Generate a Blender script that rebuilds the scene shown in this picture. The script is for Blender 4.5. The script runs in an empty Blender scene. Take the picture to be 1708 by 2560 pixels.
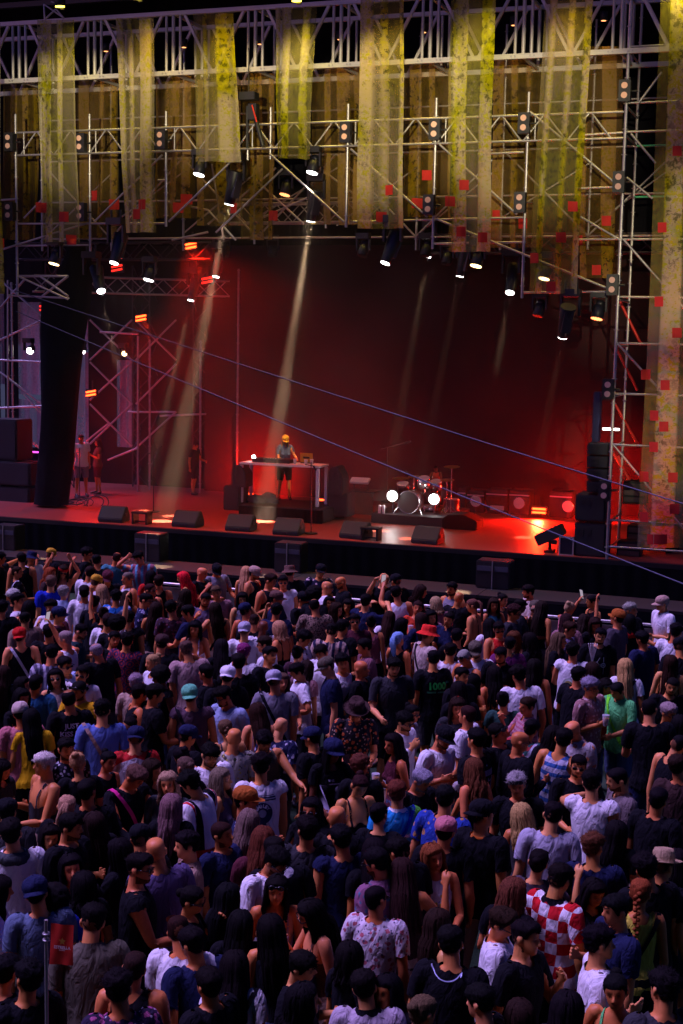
import bpy, bmesh, math, random
import numpy as np
from mathutils import Vector, Matrix, Quaternion
from mathutils.bvhtree import BVHTree
rnd = random.Random(7)
S = bpy.context.scene
COL = S.collection
# ------------------------------------------------------------ camera
CAM = Vector((0.0, -29.0346, 5.7739)); FPX = 3490.56; IW, IH = 1708, 2560
CR = Vector((0.94182346, 0.33559674, 0.01853086)); CU = Vector((-0.05991511, 0.1133849, 0.99174293)); CF = Vector((-0.33072457, 0.93515704, -0.12689587))
cd = bpy.data.cameras.new('camera'); cam = bpy.data.objects.new('camera', cd); COL.objects.link(cam)
cam.matrix_world = Matrix(((CR.x, CU.x, -CF.x, CAM.x), (CR.y, CU.y, -CF.y, CAM.y), (CR.z, CU.z, -CF.z, CAM.z), (0, 0, 0, 1)))
cd.sensor_fit = 'HORIZONTAL'; cd.sensor_width = 36; cd.lens = 36 * FPX / IW; cd.clip_end = 2000
S.camera = cam
# ------------------------------------------------------------ sky, sun, exposure
W = bpy.data.worlds.new('World'); S.world = W; W.use_nodes = True
nt = W.node_tree; nt.nodes.clear()
SUN_EL, SUN_AZ = math.radians(3.0), math.radians(215)
sky = nt.nodes.new('ShaderNodeTexSky'); sky.sky_type = 'NISHITA'; sky.sun_disc = False
sky.sun_elevation = SUN_EL; sky.sun_rotation = SUN_AZ; sky.ozone_density = 4.0; sky.dust_density = 1.0
tint = nt.nodes.new('ShaderNodeMix'); tint.data_type = 'RGBA'; tint.blend_type = 'MULTIPLY'; tint.inputs[0].default_value = 1
tint.inputs[7].default_value = (0.55, 0.34, 1.0, 1)
bg = nt.nodes.new('ShaderNodeBackground'); bg.inputs[1].default_value = 0.15
wo = nt.nodes.new('ShaderNodeOutputWorld')
nt.links.new(sky.outputs[0], tint.inputs[6]); nt.links.new(tint.outputs[2], bg.inputs[0]); nt.links.new(bg.outputs[0], wo.inputs[0])
sd = bpy.data.lights.new('sun', 'SUN'); sd.energy = 4.9; sd.angle = math.radians(26); sd.color = (0.52, 0.36, 0.96)
sun = bpy.data.objects.new('sun', sd); COL.objects.link(sun)
sun.rotation_euler = Vector((0.44, 0.05, -0.89)).to_track_quat('-Z', 'Y').to_euler()
S.view_settings.view_transform = 'Standard'; S.view_settings.look = 'None'; S.view_settings.exposure = 0.3; S.view_settings.gamma = 1.0
S.view_settings.use_curve_mapping = False
S.cycles.use_denoising = True
S.cycles.max_bounces = 6; S.cycles.transparent_max_bounces = 12; S.cycles.volume_bounces = 0; S.cycles.diffuse_bounces = 3
S.cycles.sample_clamp_indirect = 3.0; S.cycles.caustics_reflective = False; S.cycles.caustics_refractive = False
# ------------------------------------------------------------ pixel helpers (photograph pixel -> point in the place at a known depth or height)
def ray(x, y): return CF + CR * ((x - IW / 2) / FPX) - CU * ((y - IH / 2) / FPX)
def atY(x, y, Y): d = ray(x, y); return CAM + d * ((Y - CAM.y) / d.y)
def atZ(x, y, Z): d = ray(x, y); return CAM + d * ((Z - CAM.z) / d.z)
def proj(p): d = Vector(p) - CAM; z = d.dot(CF); return IW / 2 + FPX * d.dot(CR) / z, IH / 2 - FPX * d.dot(CU) / z
# ------------------------------------------------------------ object helpers
def link(o, parent=None):
    COL.objects.link(o)
    if parent is not None:
        o.parent = parent; o.matrix_parent_inverse = parent.matrix_basis.inverted()
    return o
def tag(o, label=None, cat=None, group=None, kind=None):
    if label: o['label'] = label
    if cat: o['category'] = cat
    if group: o['group'] = group
    if kind: o['kind'] = kind
    return o
def empty(name, loc, label, cat, group=None, rz=0):
    o = bpy.data.objects.new(name, None); COL.objects.link(o); o.location = loc; o.rotation_euler = (0, 0, rz); o.empty_display_size = .1
    # matrix_basis is up to date right away
    return tag(o, label, cat, group)
def local(o, parent):            # child given in the parent's own coordinates
    COL.objects.link(o); o.parent = parent; return o
def mesh_obj(name, verts, faces, mat, parent=None, smooth=False, loc=None):
    me = bpy.data.meshes.new(name); me.from_pydata([tuple(v) for v in verts], [], faces); me.update()
    if smooth: me.polygons.foreach_set('use_smooth', [True] * len(me.polygons))
    if mat: me.materials.append(mat)
    o = bpy.data.objects.new(name, me)
    if loc is not None: o.location = loc
    return link(o, parent)
_sh = {}
def unit(shape, mat):
    k = (shape, mat.name)
    if k in _sh: return _sh[k]
    bm = bmesh.new()
    if shape == 'tube': bmesh.ops.create_cone(bm, cap_ends=True, segments=10, radius1=1, radius2=1, depth=1)
    elif shape == 'disc': bmesh.ops.create_cone(bm, cap_ends=True, segments=24, radius1=1, radius2=1, depth=1)
    elif shape == 'cone': bmesh.ops.create_cone(bm, cap_ends=True, segments=24, radius1=.66, radius2=1, depth=1)
    elif shape == 'ball': bmesh.ops.create_icosphere(bm, subdivisions=3, radius=1)
    elif shape == 'box':
        bmesh.ops.create_cube(bm, size=1)
    elif shape == 'bbox':
        bmesh.ops.create_cube(bm, size=1); bmesh.ops.bevel(bm, geom=bm.edges[:], offset=.035, segments=2, affect='EDGES')
    me = bpy.data.meshes.new(shape); bm.to_mesh(me); bm.free(); me.materials.append(mat)
    if shape in ('tube', 'disc', 'cone', 'ball'):
        sm = [len(p.vertices) <= 4 for p in me.polygons]; me.polygons.foreach_set('use_smooth', sm)
    _sh[k] = me; return me
def prim(name, shape, loc, scale, mat, parent=None, rot=None):
    o = bpy.data.objects.new(name, unit(shape, mat)); o.location = loc; o.scale = scale
    if rot is not None:
        o.rotation_mode = 'QUATERNION'; o.rotation_quaternion = rot if isinstance(rot, Quaternion) else rot.to_quaternion()
    return link(o, parent)
def tube(name, a, b, r, mat, parent=None, shape='tube'):
    a, b = Vector(a), Vector(b); d = b - a
    return prim(name, shape, (a + b) / 2, (r, r, d.length), mat, parent, d.to_track_quat('Z', 'Y'))
def box(name, c, s, mat, parent=None, rz=0, rx=0, bev=True):
    q = Quaternion((0, 0, 1), rz) @ Quaternion((1, 0, 0), rx)
    return prim(name, 'bbox' if bev else 'box', c, s, mat, parent, q)
def bar(name, a, b, w, h, mat, parent=None):       # rectangular beam
    a, b = Vector(a), Vector(b); d = b - a
    q = d.to_track_quat('X', 'Z')
    return prim(name, 'box', (a + b) / 2, (d.length, w, h), mat, parent, q)
def copy_tree(o, parent=None):
    c = o.copy(); COL.objects.link(c)
    if parent is not None: c.parent = parent
    for ch in list(o.children): copy_tree(ch, c)
    return c
# ------------------------------------------------------------ materials
MATS = {}
def mat(name, col=(.5, .5, .5), rough=.6, metal=0.0, var=.15, scale=8.0, emit=None, es=0.0, bump=0.0, objcol=False, coords='Object', spec=None):
    if name in MATS: return MATS[name]
    m = bpy.data.materials.new(name); m.use_nodes = True; t = m.node_tree; b = t.nodes['Principled BSDF']
    b.inputs['Roughness'].default_value = rough; b.inputs['Metallic'].default_value = metal
    if spec is not None: b.inputs['Specular IOR Level'].default_value = spec
    tc = t.nodes.new('ShaderNodeTexCoord'); src = tc.outputs[coords]
    nz = t.nodes.new('ShaderNodeTexNoise'); nz.inputs['Scale'].default_value = scale; nz.inputs['Detail'].default_value = 4
    t.links.new(src, nz.inputs['Vector'])
    mr = t.nodes.new('ShaderNodeMapRange'); mr.inputs[3].default_value = 1 - var * 1.3; mr.inputs[4].default_value = 1 + var * 1.3
    t.links.new(nz.outputs[0], mr.inputs[0])
    mx = t.nodes.new('ShaderNodeMix'); mx.data_type = 'RGBA'; mx.blend_type = 'MULTIPLY'; mx.inputs[0].default_value = 1
    if objcol:
        oi = t.nodes.new('ShaderNodeObjectInfo'); t.links.new(oi.outputs['Color'], mx.inputs[6])
    else: mx.inputs[6].default_value = (*col, 1)
    t.links.new(mr.outputs[0], mx.inputs[7]); t.links.new(mx.outputs[2], b.inputs['Base Color'])
    if bump:
        bn = t.nodes.new('ShaderNodeBump'); bn.inputs['Strength'].default_value = bump; bn.inputs['Distance'].default_value = .02
        t.links.new(nz.outputs[0], bn.inputs['Height']); t.links.new(bn.outputs[0], b.inputs['Normal'])
    if emit:
        b.inputs['Emission Color'].default_value = (*emit, 1); b.inputs['Emission Strength'].default_value = es
    MATS[name] = m; return m
STEEL = mat('galvanised_steel', (.42, .40, .40), .42, .75, .25, 14, bump=.1)
PAINT = mat('grey_painted_truss', (.55, .52, .50), .5, .35, .2, 6)
BLACK = mat('black_powder_coat', (.012, .012, .016), .45, 0, .3, 10)
RUBBER = mat('dark_speaker_grille', (.022, .021, .025), .7, 0, .35, 60, bump=.3)
DRAPE = mat('black_stage_cloth', (.006, .006, .009), .95, 0, .4, 3, bump=.3, spec=.1)
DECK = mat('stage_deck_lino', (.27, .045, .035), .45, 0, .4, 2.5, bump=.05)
CASE = mat('flight_case_edge', (.62, .62, .66), .35, .8, .2, 12)
WHITEP = mat('white_plastic', (.75, .74, .74), .4, 0, .08, 10)
GLASS = mat('blinder_lens', (.75, .45, .38), .25, 0, .2, 30)
CABLE = mat('cable_rubber', (.015, .015, .018), .6, 0, .2, 8)
TURF = mat('turf_ground', (.012, .035, .014), .95, 0, .5, 30, bump=.4, coords='Object')
LENSW = mat('white_lamp_lens', (.9, .9, .9), .3, 0, 0, 5, emit=(1, .97, .95), es=14)
LENSY = mat('warm_led_cell', (.9, .8, .5), .3, 0, 0, 5, emit=(1, .72, .30), es=7)
LENSO = mat('amber_led_cell', (.9, .5, .3), .3, 0, 0, 5, emit=(1, .35, .12), es=2.2)
LENSR = mat('red_strobe_tube', (.9, .2, .1), .3, 0, 0, 5, emit=(1, .055, .008), es=9)
LENSRD = mat('dim_red_strobe_tube', (.6, .05, .03), .3, 0, 0, 5, emit=(1, .02, .01), es=1.6)
LEDW = mat('white_led_tube', (.9, .9, .9), .3, 0, 0, 5, emit=(1, .9, .85), es=12)
LEDB = mat('blue_led_strip', (.1, .1, .6), .3, 0, 0, 5, emit=(.06, .05, 1), es=2)
LEDM = mat('magenta_led_strip', (.6, .1, .6), .3, 0, 0, 5, emit=(.8, .08, .9), es=2)
REDP = mat('red_printed_patch', (.50, .012, .01), .8, 0, .2, 8)
LIPW = mat('pit_platform_ply', (.012, .006, .006), .85, 0, .3, 4)
# translucent printed scrim of the banners
def scrim(name, dens, dark, leaf, pale, seed):
    m = bpy.data.materials.new(name); m.use_nodes = True; t = m.node_tree; t.nodes.clear()
    N = t.nodes.new; L = t.links.new
    def rng(src, a, b, lo=0.0, hi=1.0): r = N('ShaderNodeMapRange'); r.inputs[1].default_value = a; r.inputs[2].default_value = b; r.inputs[3].default_value = lo; r.inputs[4].default_value = hi; L(src, r.inputs[0]); return r.outputs[0]
    def add(x, y, op='ADD'):
        k = N('ShaderNodeMath'); k.operation = op
        for q, i in ((x, 0), (y, 1)):
            if isinstance(q, (int, float)): k.inputs[i].default_value = q
            else: L(q, k.inputs[i])
        return k.outputs[0]
    def mixc(fac, x, y):
        k = N('ShaderNodeMix'); k.data_type = 'RGBA'; L(fac, k.inputs[0])
        for q, i in ((x, 6), (y, 7)):
            if isinstance(q, tuple): k.inputs[i].default_value = (*q, 1)
            else: L(q, k.inputs[i])
        return k.outputs[2]
    uv = N('ShaderNodeUVMap'); uv.uv_map = 'metres'; oi = N('ShaderNodeObjectInfo')
    sc = N('ShaderNodeVectorMath'); sc.operation = 'SCALE'; sc.inputs['Scale'].default_value = 37 + seed; L(oi.outputs['Random'], sc.inputs[0])
    ad = N('ShaderNodeVectorMath'); ad.operation = 'ADD'; L(uv.outputs[0], ad.inputs[0]); L(sc.outputs[0], ad.inputs[1]); P = ad.outputs[0]
    def noise(scale, det, vec=P, rough=.55, st=None):
        n = N('ShaderNodeTexNoise'); n.inputs['Scale'].default_value = scale; n.inputs['Detail'].default_value = det; n.inputs['Roughness'].default_value = rough
        if st: mp = N('ShaderNodeMapping'); mp.inputs['Scale'].default_value = st; L(vec, mp.inputs[0]); vec = mp.outputs[0]
        L(vec, n.inputs['Vector']); return n.outputs[0]
    sx = N('ShaderNodeSeparateXYZ'); L(P, sx.inputs[0])
    bn = N('ShaderNodeTexNoise'); bn.noise_dimensions = '1D'; bn.inputs['Scale'].default_value = 3.4; bn.inputs['Detail'].default_value = 0; L(sx.outputs[0], bn.inputs['W']); band = rng(bn.outputs[0], .44, .54)
    low = noise(1.0, 2, st=(1.2, .45, 1)); fine = noise(9, 6, rough=.7, st=(1, .8, 1)); spk = noise(20, 3); twig = noise(5, 6, rough=.75, st=(1, .5, 1))
    base = mixc(rng(add(low, add(band, .10, 'MULTIPLY')), .49, .58), tuple(.7 * l + .3 * d_ for l, d_ in zip(leaf, dark)), pale)
    base = mixc(add(rng(add(fine, add(low, .35, 'MULTIPLY')), .69, .72), .9, 'MULTIPLY'), base, leaf)
    base = mixc(add(rng(add(spk, low), 1.05, 1.09), .8, 'MULTIPLY'), base, tuple(min(1, q * 1.15) for q in pale))
    base = mixc(add(add(rng(fine, .47, .42), rng(low, .60, .45), 'MULTIPLY'), .75, 'MULTIPLY'), base, dark)
    base = mixc(add(rng(twig, .37, .34), .5, 'MULTIPLY'), base, dark)
    base = mixc(add(rng(band, 1, 0), .45, 'MULTIPLY'), base, tuple(.6 * q for q in pale))
    al = rng(band, 0, 1, dens * .52, min(1, dens * 1.12))
    df = N('ShaderNodeBsdfDiffuse'); tl = N('ShaderNodeBsdfTranslucent'); L(base, df.inputs[0]); L(base, tl.inputs[0])
    m1 = N('ShaderNodeMixShader'); m1.inputs[0].default_value = .35; L(df.outputs[0], m1.inputs[1]); L(tl.outputs[0], m1.inputs[2])
    tr = N('ShaderNodeBsdfTransparent'); m2 = N('ShaderNodeMixShader'); L(al, m2.inputs[0]); L(tr.outputs[0], m2.inputs[1]); L(m1.outputs[0], m2.inputs[2])
    out = N('ShaderNodeOutputMaterial'); L(m2.outputs[0], out.inputs[0]); return m
SCRIM = [scrim('leaf_print_scrim_%d' % i, .72, (.05, .055, .008), (.50, .47, .006), (.56, .46, .30), i) for i in range(2)]
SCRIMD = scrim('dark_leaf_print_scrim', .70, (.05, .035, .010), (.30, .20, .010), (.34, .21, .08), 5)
PALE = scrim('pale_side_scrim', .9, (.30, .27, .30), (.36, .32, .34), (.45, .42, .45), 9)
def spot(name, a, b, power, deg, col, parent=None, blend=.25, r=.04):
    ld = bpy.data.lights.new(name, 'SPOT'); ld.energy = power; ld.spot_size = math.radians(deg); ld.spot_blend = blend; ld.color = col; ld.shadow_soft_size = r
    o = bpy.data.objects.new(name, ld); o.location = a; o.rotation_mode = 'QUATERNION'; o.rotation_quaternion = (Vector(b) - Vector(a)).to_track_quat('-Z', 'Y')
    return link(o, parent)
def point(name, a, power, col, parent=None, r=.1):
    ld = bpy.data.lights.new(name, 'POINT'); ld.energy = power; ld.color = col; ld.shadow_soft_size = r
    o = bpy.data.objects.new(name, ld); o.location = a; return link(o, parent)
# ============================================================ setting: ground, stage
ZS = 1.2
g = mesh_obj('ground', [(-400, -400, 0), (400, -400, 0), (400, 400, 0), (-400, 400, 0)], [(0, 1, 2, 3)], TURF); tag(g, kind='structure')
st = empty('stage', (-12, 0, 0), 'long dark festival stage with reddish deck and black front skirt', 'stage')
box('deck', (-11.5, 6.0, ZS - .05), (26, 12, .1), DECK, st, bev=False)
box('deck_edge', (-11.5, -.03, ZS - .06), (26, .05, .1), BLACK, st, bev=False)
# pleated skirt
def cloth_strip(name, x0, x1, y, z0, z1, mat_, parent, amp=.03, wl=.22, nx=None, ny=3, taper=0):
    n = nx or max(8, int(abs(x1 - x0) / wl * 6)); vs, fs = [], []
    for j in range(ny + 1):
        t = j / ny
        for i in range(n + 1):
            s = i / n; x = x0 + (x1 - x0) * s
            a = amp * math.sin(2 * math.pi * (x / wl) + math.sin(x * 3.1)) * (.5 + .5 * (1 - t))
            vs.append((x, y + a, z0 + (z1 - z0) * t))
    for j in range(ny):
        for i in range(n):
            k = j * (n + 1) + i; fs.append((k, k + 1, k + n + 2, k + n + 1))
    return mesh_obj(name, vs, fs, mat_, parent, True)
cloth_strip('skirt', -24.5, 1.5, -.09, 0.02, ZS - .1, DRAPE, st, .02, .35)
# pit platform, its lip
pp = empty('pit_platform', (-12, -1.6, 0), 'low brown plywood security walkway in front of the stage', 'walkway')
for i in range(13):
    box('panel', (-23.5 + i * 2.0, -1.95, .66), (1.985, 1.1, .06), LIPW, pp, bev=False)
cloth_strip('front_skirt', -24.5, 1.5, -2.53, .01, .62, DRAPE, pp, .015, .4)
# crowd barrier: separate steel panels
bgroup = 'crowd barrier panels in front of the first row'
bx = [-12.9 + i * 1.22 for i in range(12)]
for i, x in enumerate(bx):
    w = ['leftmost seen steel crowd barrier panel behind the front row', 'steel crowd barrier panel in front of the dark stage skirt'][min(i, 1)]
    e = empty('crowd_barrier', (x, -6.0, 0), '%s steel crowd barrier panel from the left before the pit' % ['first', 'second', 'third', 'fourth', 'fifth', 'sixth', 'seventh', 'eighth', 'ninth', 'tenth', 'eleventh', 'twelfth'][i], 'barrier', bgroup)
    tube('top_rail', (x - .58, -6.0, 1.1), (x + .58, -6.0, 1.1), .025, STEEL, e)
    box('panel', (x, -5.97, .62), (1.14, .012, .82), STEEL, e, bev=False)
    for sx in (-.58, .58): tube('post', (x + sx, -6.0, .0), (x + sx, -6.0, 1.1), .022, STEEL, e)
    box('foot_plate', (x, -6.3, .012), (1.16, .5, .02), STEEL, e, bev=False)
    box('step', (x, -5.72, .35), (1.14, .36, .03), STEEL, e, bev=False)
# black drapes and roof enclosing the stage house
cloth = []
rf = box('stage_roof', (-11, 3.6, 14.9), (30, 12.4, .1), DRAPE, bev=False); tag(rf, 'black canopy roof over the stage above the truss', 'roof')
bd = cloth_strip('backdrop_curtain', atY(512, 1100, 7.4).x, -1.5, 7.4, ZS, 9.2, mat('backdrop_cloth', (.026, .005, .008), .95, 0, .35, .8, bump=.05), None, .012, .9, ny=8); tag(bd, 'large dark cloth backdrop behind the drums, washed red', 'backdrop')
bu = cloth_strip('upper_masking_curtain', -26, 4, 3.4, 7.9, 14.8, DRAPE, None, .05, .6, ny=4); tag(bu, 'black masking curtain high behind the leaf print banners', 'curtain')
br = cloth_strip('side_masking_curtain', 0, 7.5, 0, ZS - 1.2, 14.8, DRAPE, None, .05, .5, ny=4); br.matrix_basis = Matrix.Translation((-3.3, 1.2, 0)) @ Matrix.Rotation(math.radians(80), 4, 'Z'); tag(br, 'black side curtain behind the right hand scaffold tower', 'curtain')
for i, (x0, x1, y0) in enumerate([(-120, 0, 1330), (12, 45, 1330), (108, 180, 1330), (222, 292, 1330), (335, 520, 1330), (0, 12, 680), (45, 108, 755), (180, 222, 700), (292, 335, 900), (45, 108, 1330), (180, 222, 1330), (292, 335, 1330)]):
    YC = 7.8 + .02 * (i % 3); z0_ = atY((x0 + x1) / 2, y0, YC).z if i < 9 else 0.0; z1_ = 9.4 if i < 9 else atY((x0 + x1) / 2, 1118, YC).z
    o = cloth_strip('rear_left_curtain', atY(x0, 900, YC).x - .01, atY(x1, 900, YC).x + .01, YC, max(z0_, 0), z1_, DRAPE, None, .006, .5, ny=2, nx=8); tag(o, 'black curtain strip %s, rear of stage left' % ['at the far left edge', 'left of the first pale gap', 'behind the gathered drape', 'between the two lattice towers', 'beside the red backdrop', 'above the narrowest pale strip', 'above the pale patch by the drape', 'above the pale panel by the white shirt', 'above the pale panel behind the lattice', 'below the pale patch by the drape', 'below the pale panel by the white shirt', 'below the pale panel behind the lattice'][i], 'curtain', 'black curtain strips at stage left')
# unseen balcony added behind the viewpoint; its canopy is there to shade near rows
bc = empty('viewing_balcony', (0, -33, 0), 'concrete balcony with a dark canopy behind and above the viewpoint', 'balcony')
CONC = mat('balcony_concrete', (.22, .21, .2), .85, 0, .25, 3)
box('floor_slab', (0, -34.5, 4.0), (30, 9, .3), CONC, bc, bev=False); box('canopy', (-2, -31.9, 9.6), (34, 15.2, .2), DRAPE, bc, bev=False); box('back_wall', (0, -39.2, 5), (34, .3, 10), CONC, bc, bev=False)
for xx in (-16, 13): box('pillar', (xx, -30.2, 4.75), (.4, .4, 9.5), CONC, bc, bev=False)
# ============================================================ front scaffold
sc = empty('stage_scaffold', (-12, 0, ZS), 'galvanised scaffold frame across the stage front with diagonal braces', 'scaffold')
def zat(x, y, Y=0): return atY(x, y, Y).z
_rose = {}
def post(x, y, z0, z1, parent, r=.03):
    # a tube with rosettes every half metre, one mesh
    bm = bmesh.new(); n = 10
    bmesh.ops.create_cone(bm, cap_ends=True, segments=n, radius1=r, radius2=r, depth=z1 - z0, matrix=Matrix.Translation((0, 0, (z1 - z0) / 2)))
    k = .25
    while k < z1 - z0:
        bmesh.ops.create_cone(bm, cap_ends=True, segments=8, radius1=r * 1.75, radius2=r * 1.75, depth=.016, matrix=Matrix.Translation((0, 0, k))); k += .5
    me = bpy.data.meshes.new('post'); bm.to_mesh(me); bm.free(); me.materials.append(STEEL)
    o = bpy.data.objects.new('post', me); o.location = (x, y, z0); return link(o, parent)
PX = [(-18.54, 738, 285), (-16.575, 628, 285), (-14.625, 566, 278), (-10.285, 568, 260), (-8.325, 622, 245), (-6.36, 745, 230)]
for x, yb, yt in PX:
    u = proj((x, 0, 8))[0]
    post(x, 0, zat(u, yb), zat(u, yt), sc)
post(-4.37, 0, ZS, 13.6, sc, .034); post(-2.35, 0.0, ZS, 13.6, sc, .034); post(-4.37, 1.6, ZS, 13.0, sc); post(-2.35, 1.6, ZS, 13.0, sc)
post(-12.62, .0, zat(612, 400), zat(612, 268), sc); post(-12.08, .0, zat(665, 398), zat(665, 268), sc)
def L2(name, a, b, Y=0, r=.024, m=STEEL, Y2=None):
    return tube(name, atY(*a, Y), atY(*b, Y if Y2 is None else Y2), r, m, sc)
RZ = [10.29, 9.775]
tube('truss_chord', (-18.5, -.03, RZ[0]), (-4.4, -.03, RZ[0]), .026, STEEL, sc); tube('truss_chord', (-18.5, -.03, RZ[1]), (-4.4, -.03, RZ[1]), .026, STEEL, sc)
x = -18.4; k = 0
while x < -4.8:
    z0, z1 = (RZ[1], RZ[0]) if k % 2 == 0 else (RZ[0], RZ[1])
    tube('truss_web', (x, -.03, z0), (x + .42, -.03, z1), .02, STEEL, sc); x += .46; k += 1
for x in (-18.4, -16.5, -14.5, -12.6, -10.2, -8.2, -6.3): tube('truss_web', (x + .1, -.03, RZ[0]), (x + .1, -.03, RZ[1]), .02, STEEL, sc)
for a, b in [((44, 559), (415, 558)), ((883, 554), (1315, 543)), ((44, 614), (222, 612)), ((1080, 609), (1315, 605)), ((1309, 731), (1520, 729)), ((1444, 599), (1553, 597)), ((1460, 337), (1558, 331)), ((1440, 471), (1548, 467)), ((20, 738), (172, 745)), ((0, 500), (41, 497)), ((395, 450), (415, 450)), ((1195, 385), (1310, 380))]:
    L2('ledger', a, b)
for a, b in [((236, 554), (406, 387)), ((422, 554), (598, 384)), ((675, 384), (860, 554)), ((877, 372), (1069, 542)), ((1099, 361), (1293, 536)), ((1326, 279), (1534, 454)), ((1091, 547), (1545, 731)), ((1452, 542), (1552, 600)), ((0, 625), (219, 557)), ((60, 545), (104, 500)), ((45, 690), (170, 748))]:
    L2('brace', a, b, -.05)
for y in (118, 258, 330, 598, 742, 858, 984, 1112, 1301, 1368):
    p = atY(1545, y, 0); tube('ledger', (-4.37, 0, p.z), (-2.35, 0, p.z), .024, STEEL, sc)
    tube('ledger', (-4.37, 0, p.z - .06), (-4.37, 1.6, p.z - .06), .024, STEEL, sc)
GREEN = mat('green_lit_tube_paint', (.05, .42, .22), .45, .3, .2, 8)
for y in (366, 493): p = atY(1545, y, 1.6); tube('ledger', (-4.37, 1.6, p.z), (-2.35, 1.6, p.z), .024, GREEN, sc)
for a, b in [((1578, 334), (1640, 408)), ((1597, 257), (1655, 180)), ((1559, 598), (1712, 772)), ((1542, 856), (1680, 1008)), ((1534, 1112), (1712, 1326)), ((1567, 443), (1632, 496))]:
    L2('brace', a, b, -.06)
REDT = mat('red_painted_tube', (.55, .02, .012), .5, .2, .2, 8)  # red light on these braces put into their colour; also a red cable
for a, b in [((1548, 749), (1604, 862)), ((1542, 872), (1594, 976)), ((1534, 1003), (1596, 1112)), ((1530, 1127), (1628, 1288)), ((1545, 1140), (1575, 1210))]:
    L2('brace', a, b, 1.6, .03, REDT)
# big red-grey roof truss
tr = empty('roof_truss', (-12, 0, 11), 'tall pale grey lattice truss spanning the top of the stage', 'truss')
ZT, ZB = 12.76, 11.47
for Y, w in ((0.0, .1), (1.5, .09)):
    for z in (ZT, ZB): bar('chord', (-20.5, Y, z), (-1.0, Y, z), w, .1 if z == ZB else .09, PAINT, tr)
    nodes = [-18.42 + 1.985 * i for i in range(-1, 9)]
    for nx in nodes:
        for d in (-.17, 0, .17): tube('upright', (nx + d, Y, ZB + .05), (nx + d, Y, ZT - .05), .032 if d else .04, PAINT, tr)
        bar('diagonal', (nx + .28, Y, ZT - .04), (nx + .93, Y, ZB + .04), .06, .06, PAINT, tr)
        bar('diagonal', (nx - .28, Y, ZT - .04), (nx - .93, Y, ZB + .04), .06, .06, PAINT, tr)
        if Y == 0:
            bar('cross_member', (nx, .06, ZT), (nx, 1.44, ZT), .06, .06, PAINT, tr); bar('cross_member', (nx, .06, ZB), (nx, 1.44, ZB), .06, .06, PAINT, tr)
            for d in (-.24, -.16, .16, .24): prim('bolt', 'disc', (nx + d, -.056, ZB), (.018, .018, .02), STEEL, tr, Quaternion((1, 0, 0), math.pi / 2))
# second scaffold layer behind, and the truss grid inside the stage house
sb = empty('rear_scaffold', (-12, 2.2, ZS), 'second scaffold layer behind the banners catching red light', 'scaffold')
for i in range(9):
    x = -19.2 + i * 1.97
    if not (-14.4 < x < -10.3): post(x, 2.2, 7.7, 12.6, sb)
for z in (8.0, 8.9, 9.9, 10.9): tube('ledger', (-19.2, 2.2, z), (-3.5, 2.2, z), .024, STEEL, sb)
for i in range(8):
    x = -19.2 + i * 1.97; z = 8.0 if i % 2 else 9.9
    tube('brace', (x, 2.15, z), (x + 1.97, 2.15, z + 1.9 if i % 2 else z - 1.9), .024, STEEL, sb)
    tube('brace', (x, 2.25, 8.0 + (i * .37) % .6), (x + 1.97, 2.25, 9.6), .02, STEEL, sb)
for a, b, Y in [((540, 581), (707, 422), 1.0), ((420, 505), (520, 525), 1.2), ((520, 525), (590, 600), 1.2), ((430, 600), (520, 580), 1.2), ((640, 450), (760, 560), 1.4), ((620, 560), (800, 480), 1.4), ((800, 420), (905, 500), 1.5), ((690, 420), (520, 560), 1.6), ((530, 410), (560, 600), 1.5), ((636, 420), (636, 610), 1.5), ((810, 430), (815, 570), 1.5)]:
    tube('brace', atY(*a, Y), atY(*b, Y), .025, STEEL, sb)
def boxtruss(name, a, b, w, label, group=None, m=STEEL, n=None):
    a, b = Vector(a), Vector(b); e = empty(name, (a + b) / 2, label, 'truss', group); d = (b - a).normalized()
    up = Vector((0, 0, 1)) if abs(d.z) < .9 else Vector((0, 1, 0)); s = d.cross(up).normalized() * (w / 2); v = s.cross(d).normalized() * (w / 2)
    cs = [s + v, s - v, -s - v, -s + v]
    for c in cs: tube('chord', a + c, b + c, .024, m, e)
    L = (b - a).length; n = n or max(2, int(L / w))
    for f in range(4):
        p, q = cs[f], cs[(f + 1) % 4]
        for i in range(n):
            t0, t1 = L * i / n, L * (i + 1) / n
            c0, c1 = (p, q) if i % 2 else (q, p)
            tube('web', a + c0 + d * t0, a + c1 + d * t1, .014, m, e)
    return e
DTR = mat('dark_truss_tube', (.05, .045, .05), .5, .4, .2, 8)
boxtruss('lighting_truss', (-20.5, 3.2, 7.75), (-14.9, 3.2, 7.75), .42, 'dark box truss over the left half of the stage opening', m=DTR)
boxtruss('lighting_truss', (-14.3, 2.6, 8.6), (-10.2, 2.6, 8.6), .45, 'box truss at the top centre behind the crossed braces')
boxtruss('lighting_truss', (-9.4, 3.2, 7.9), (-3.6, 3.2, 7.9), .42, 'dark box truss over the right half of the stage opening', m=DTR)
boxtruss('lighting_truss', (-19.6, 2.4, 6.9), (-15.6, 5.6, 6.9), .4, 'short red lit box truss running back at stage left')
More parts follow.
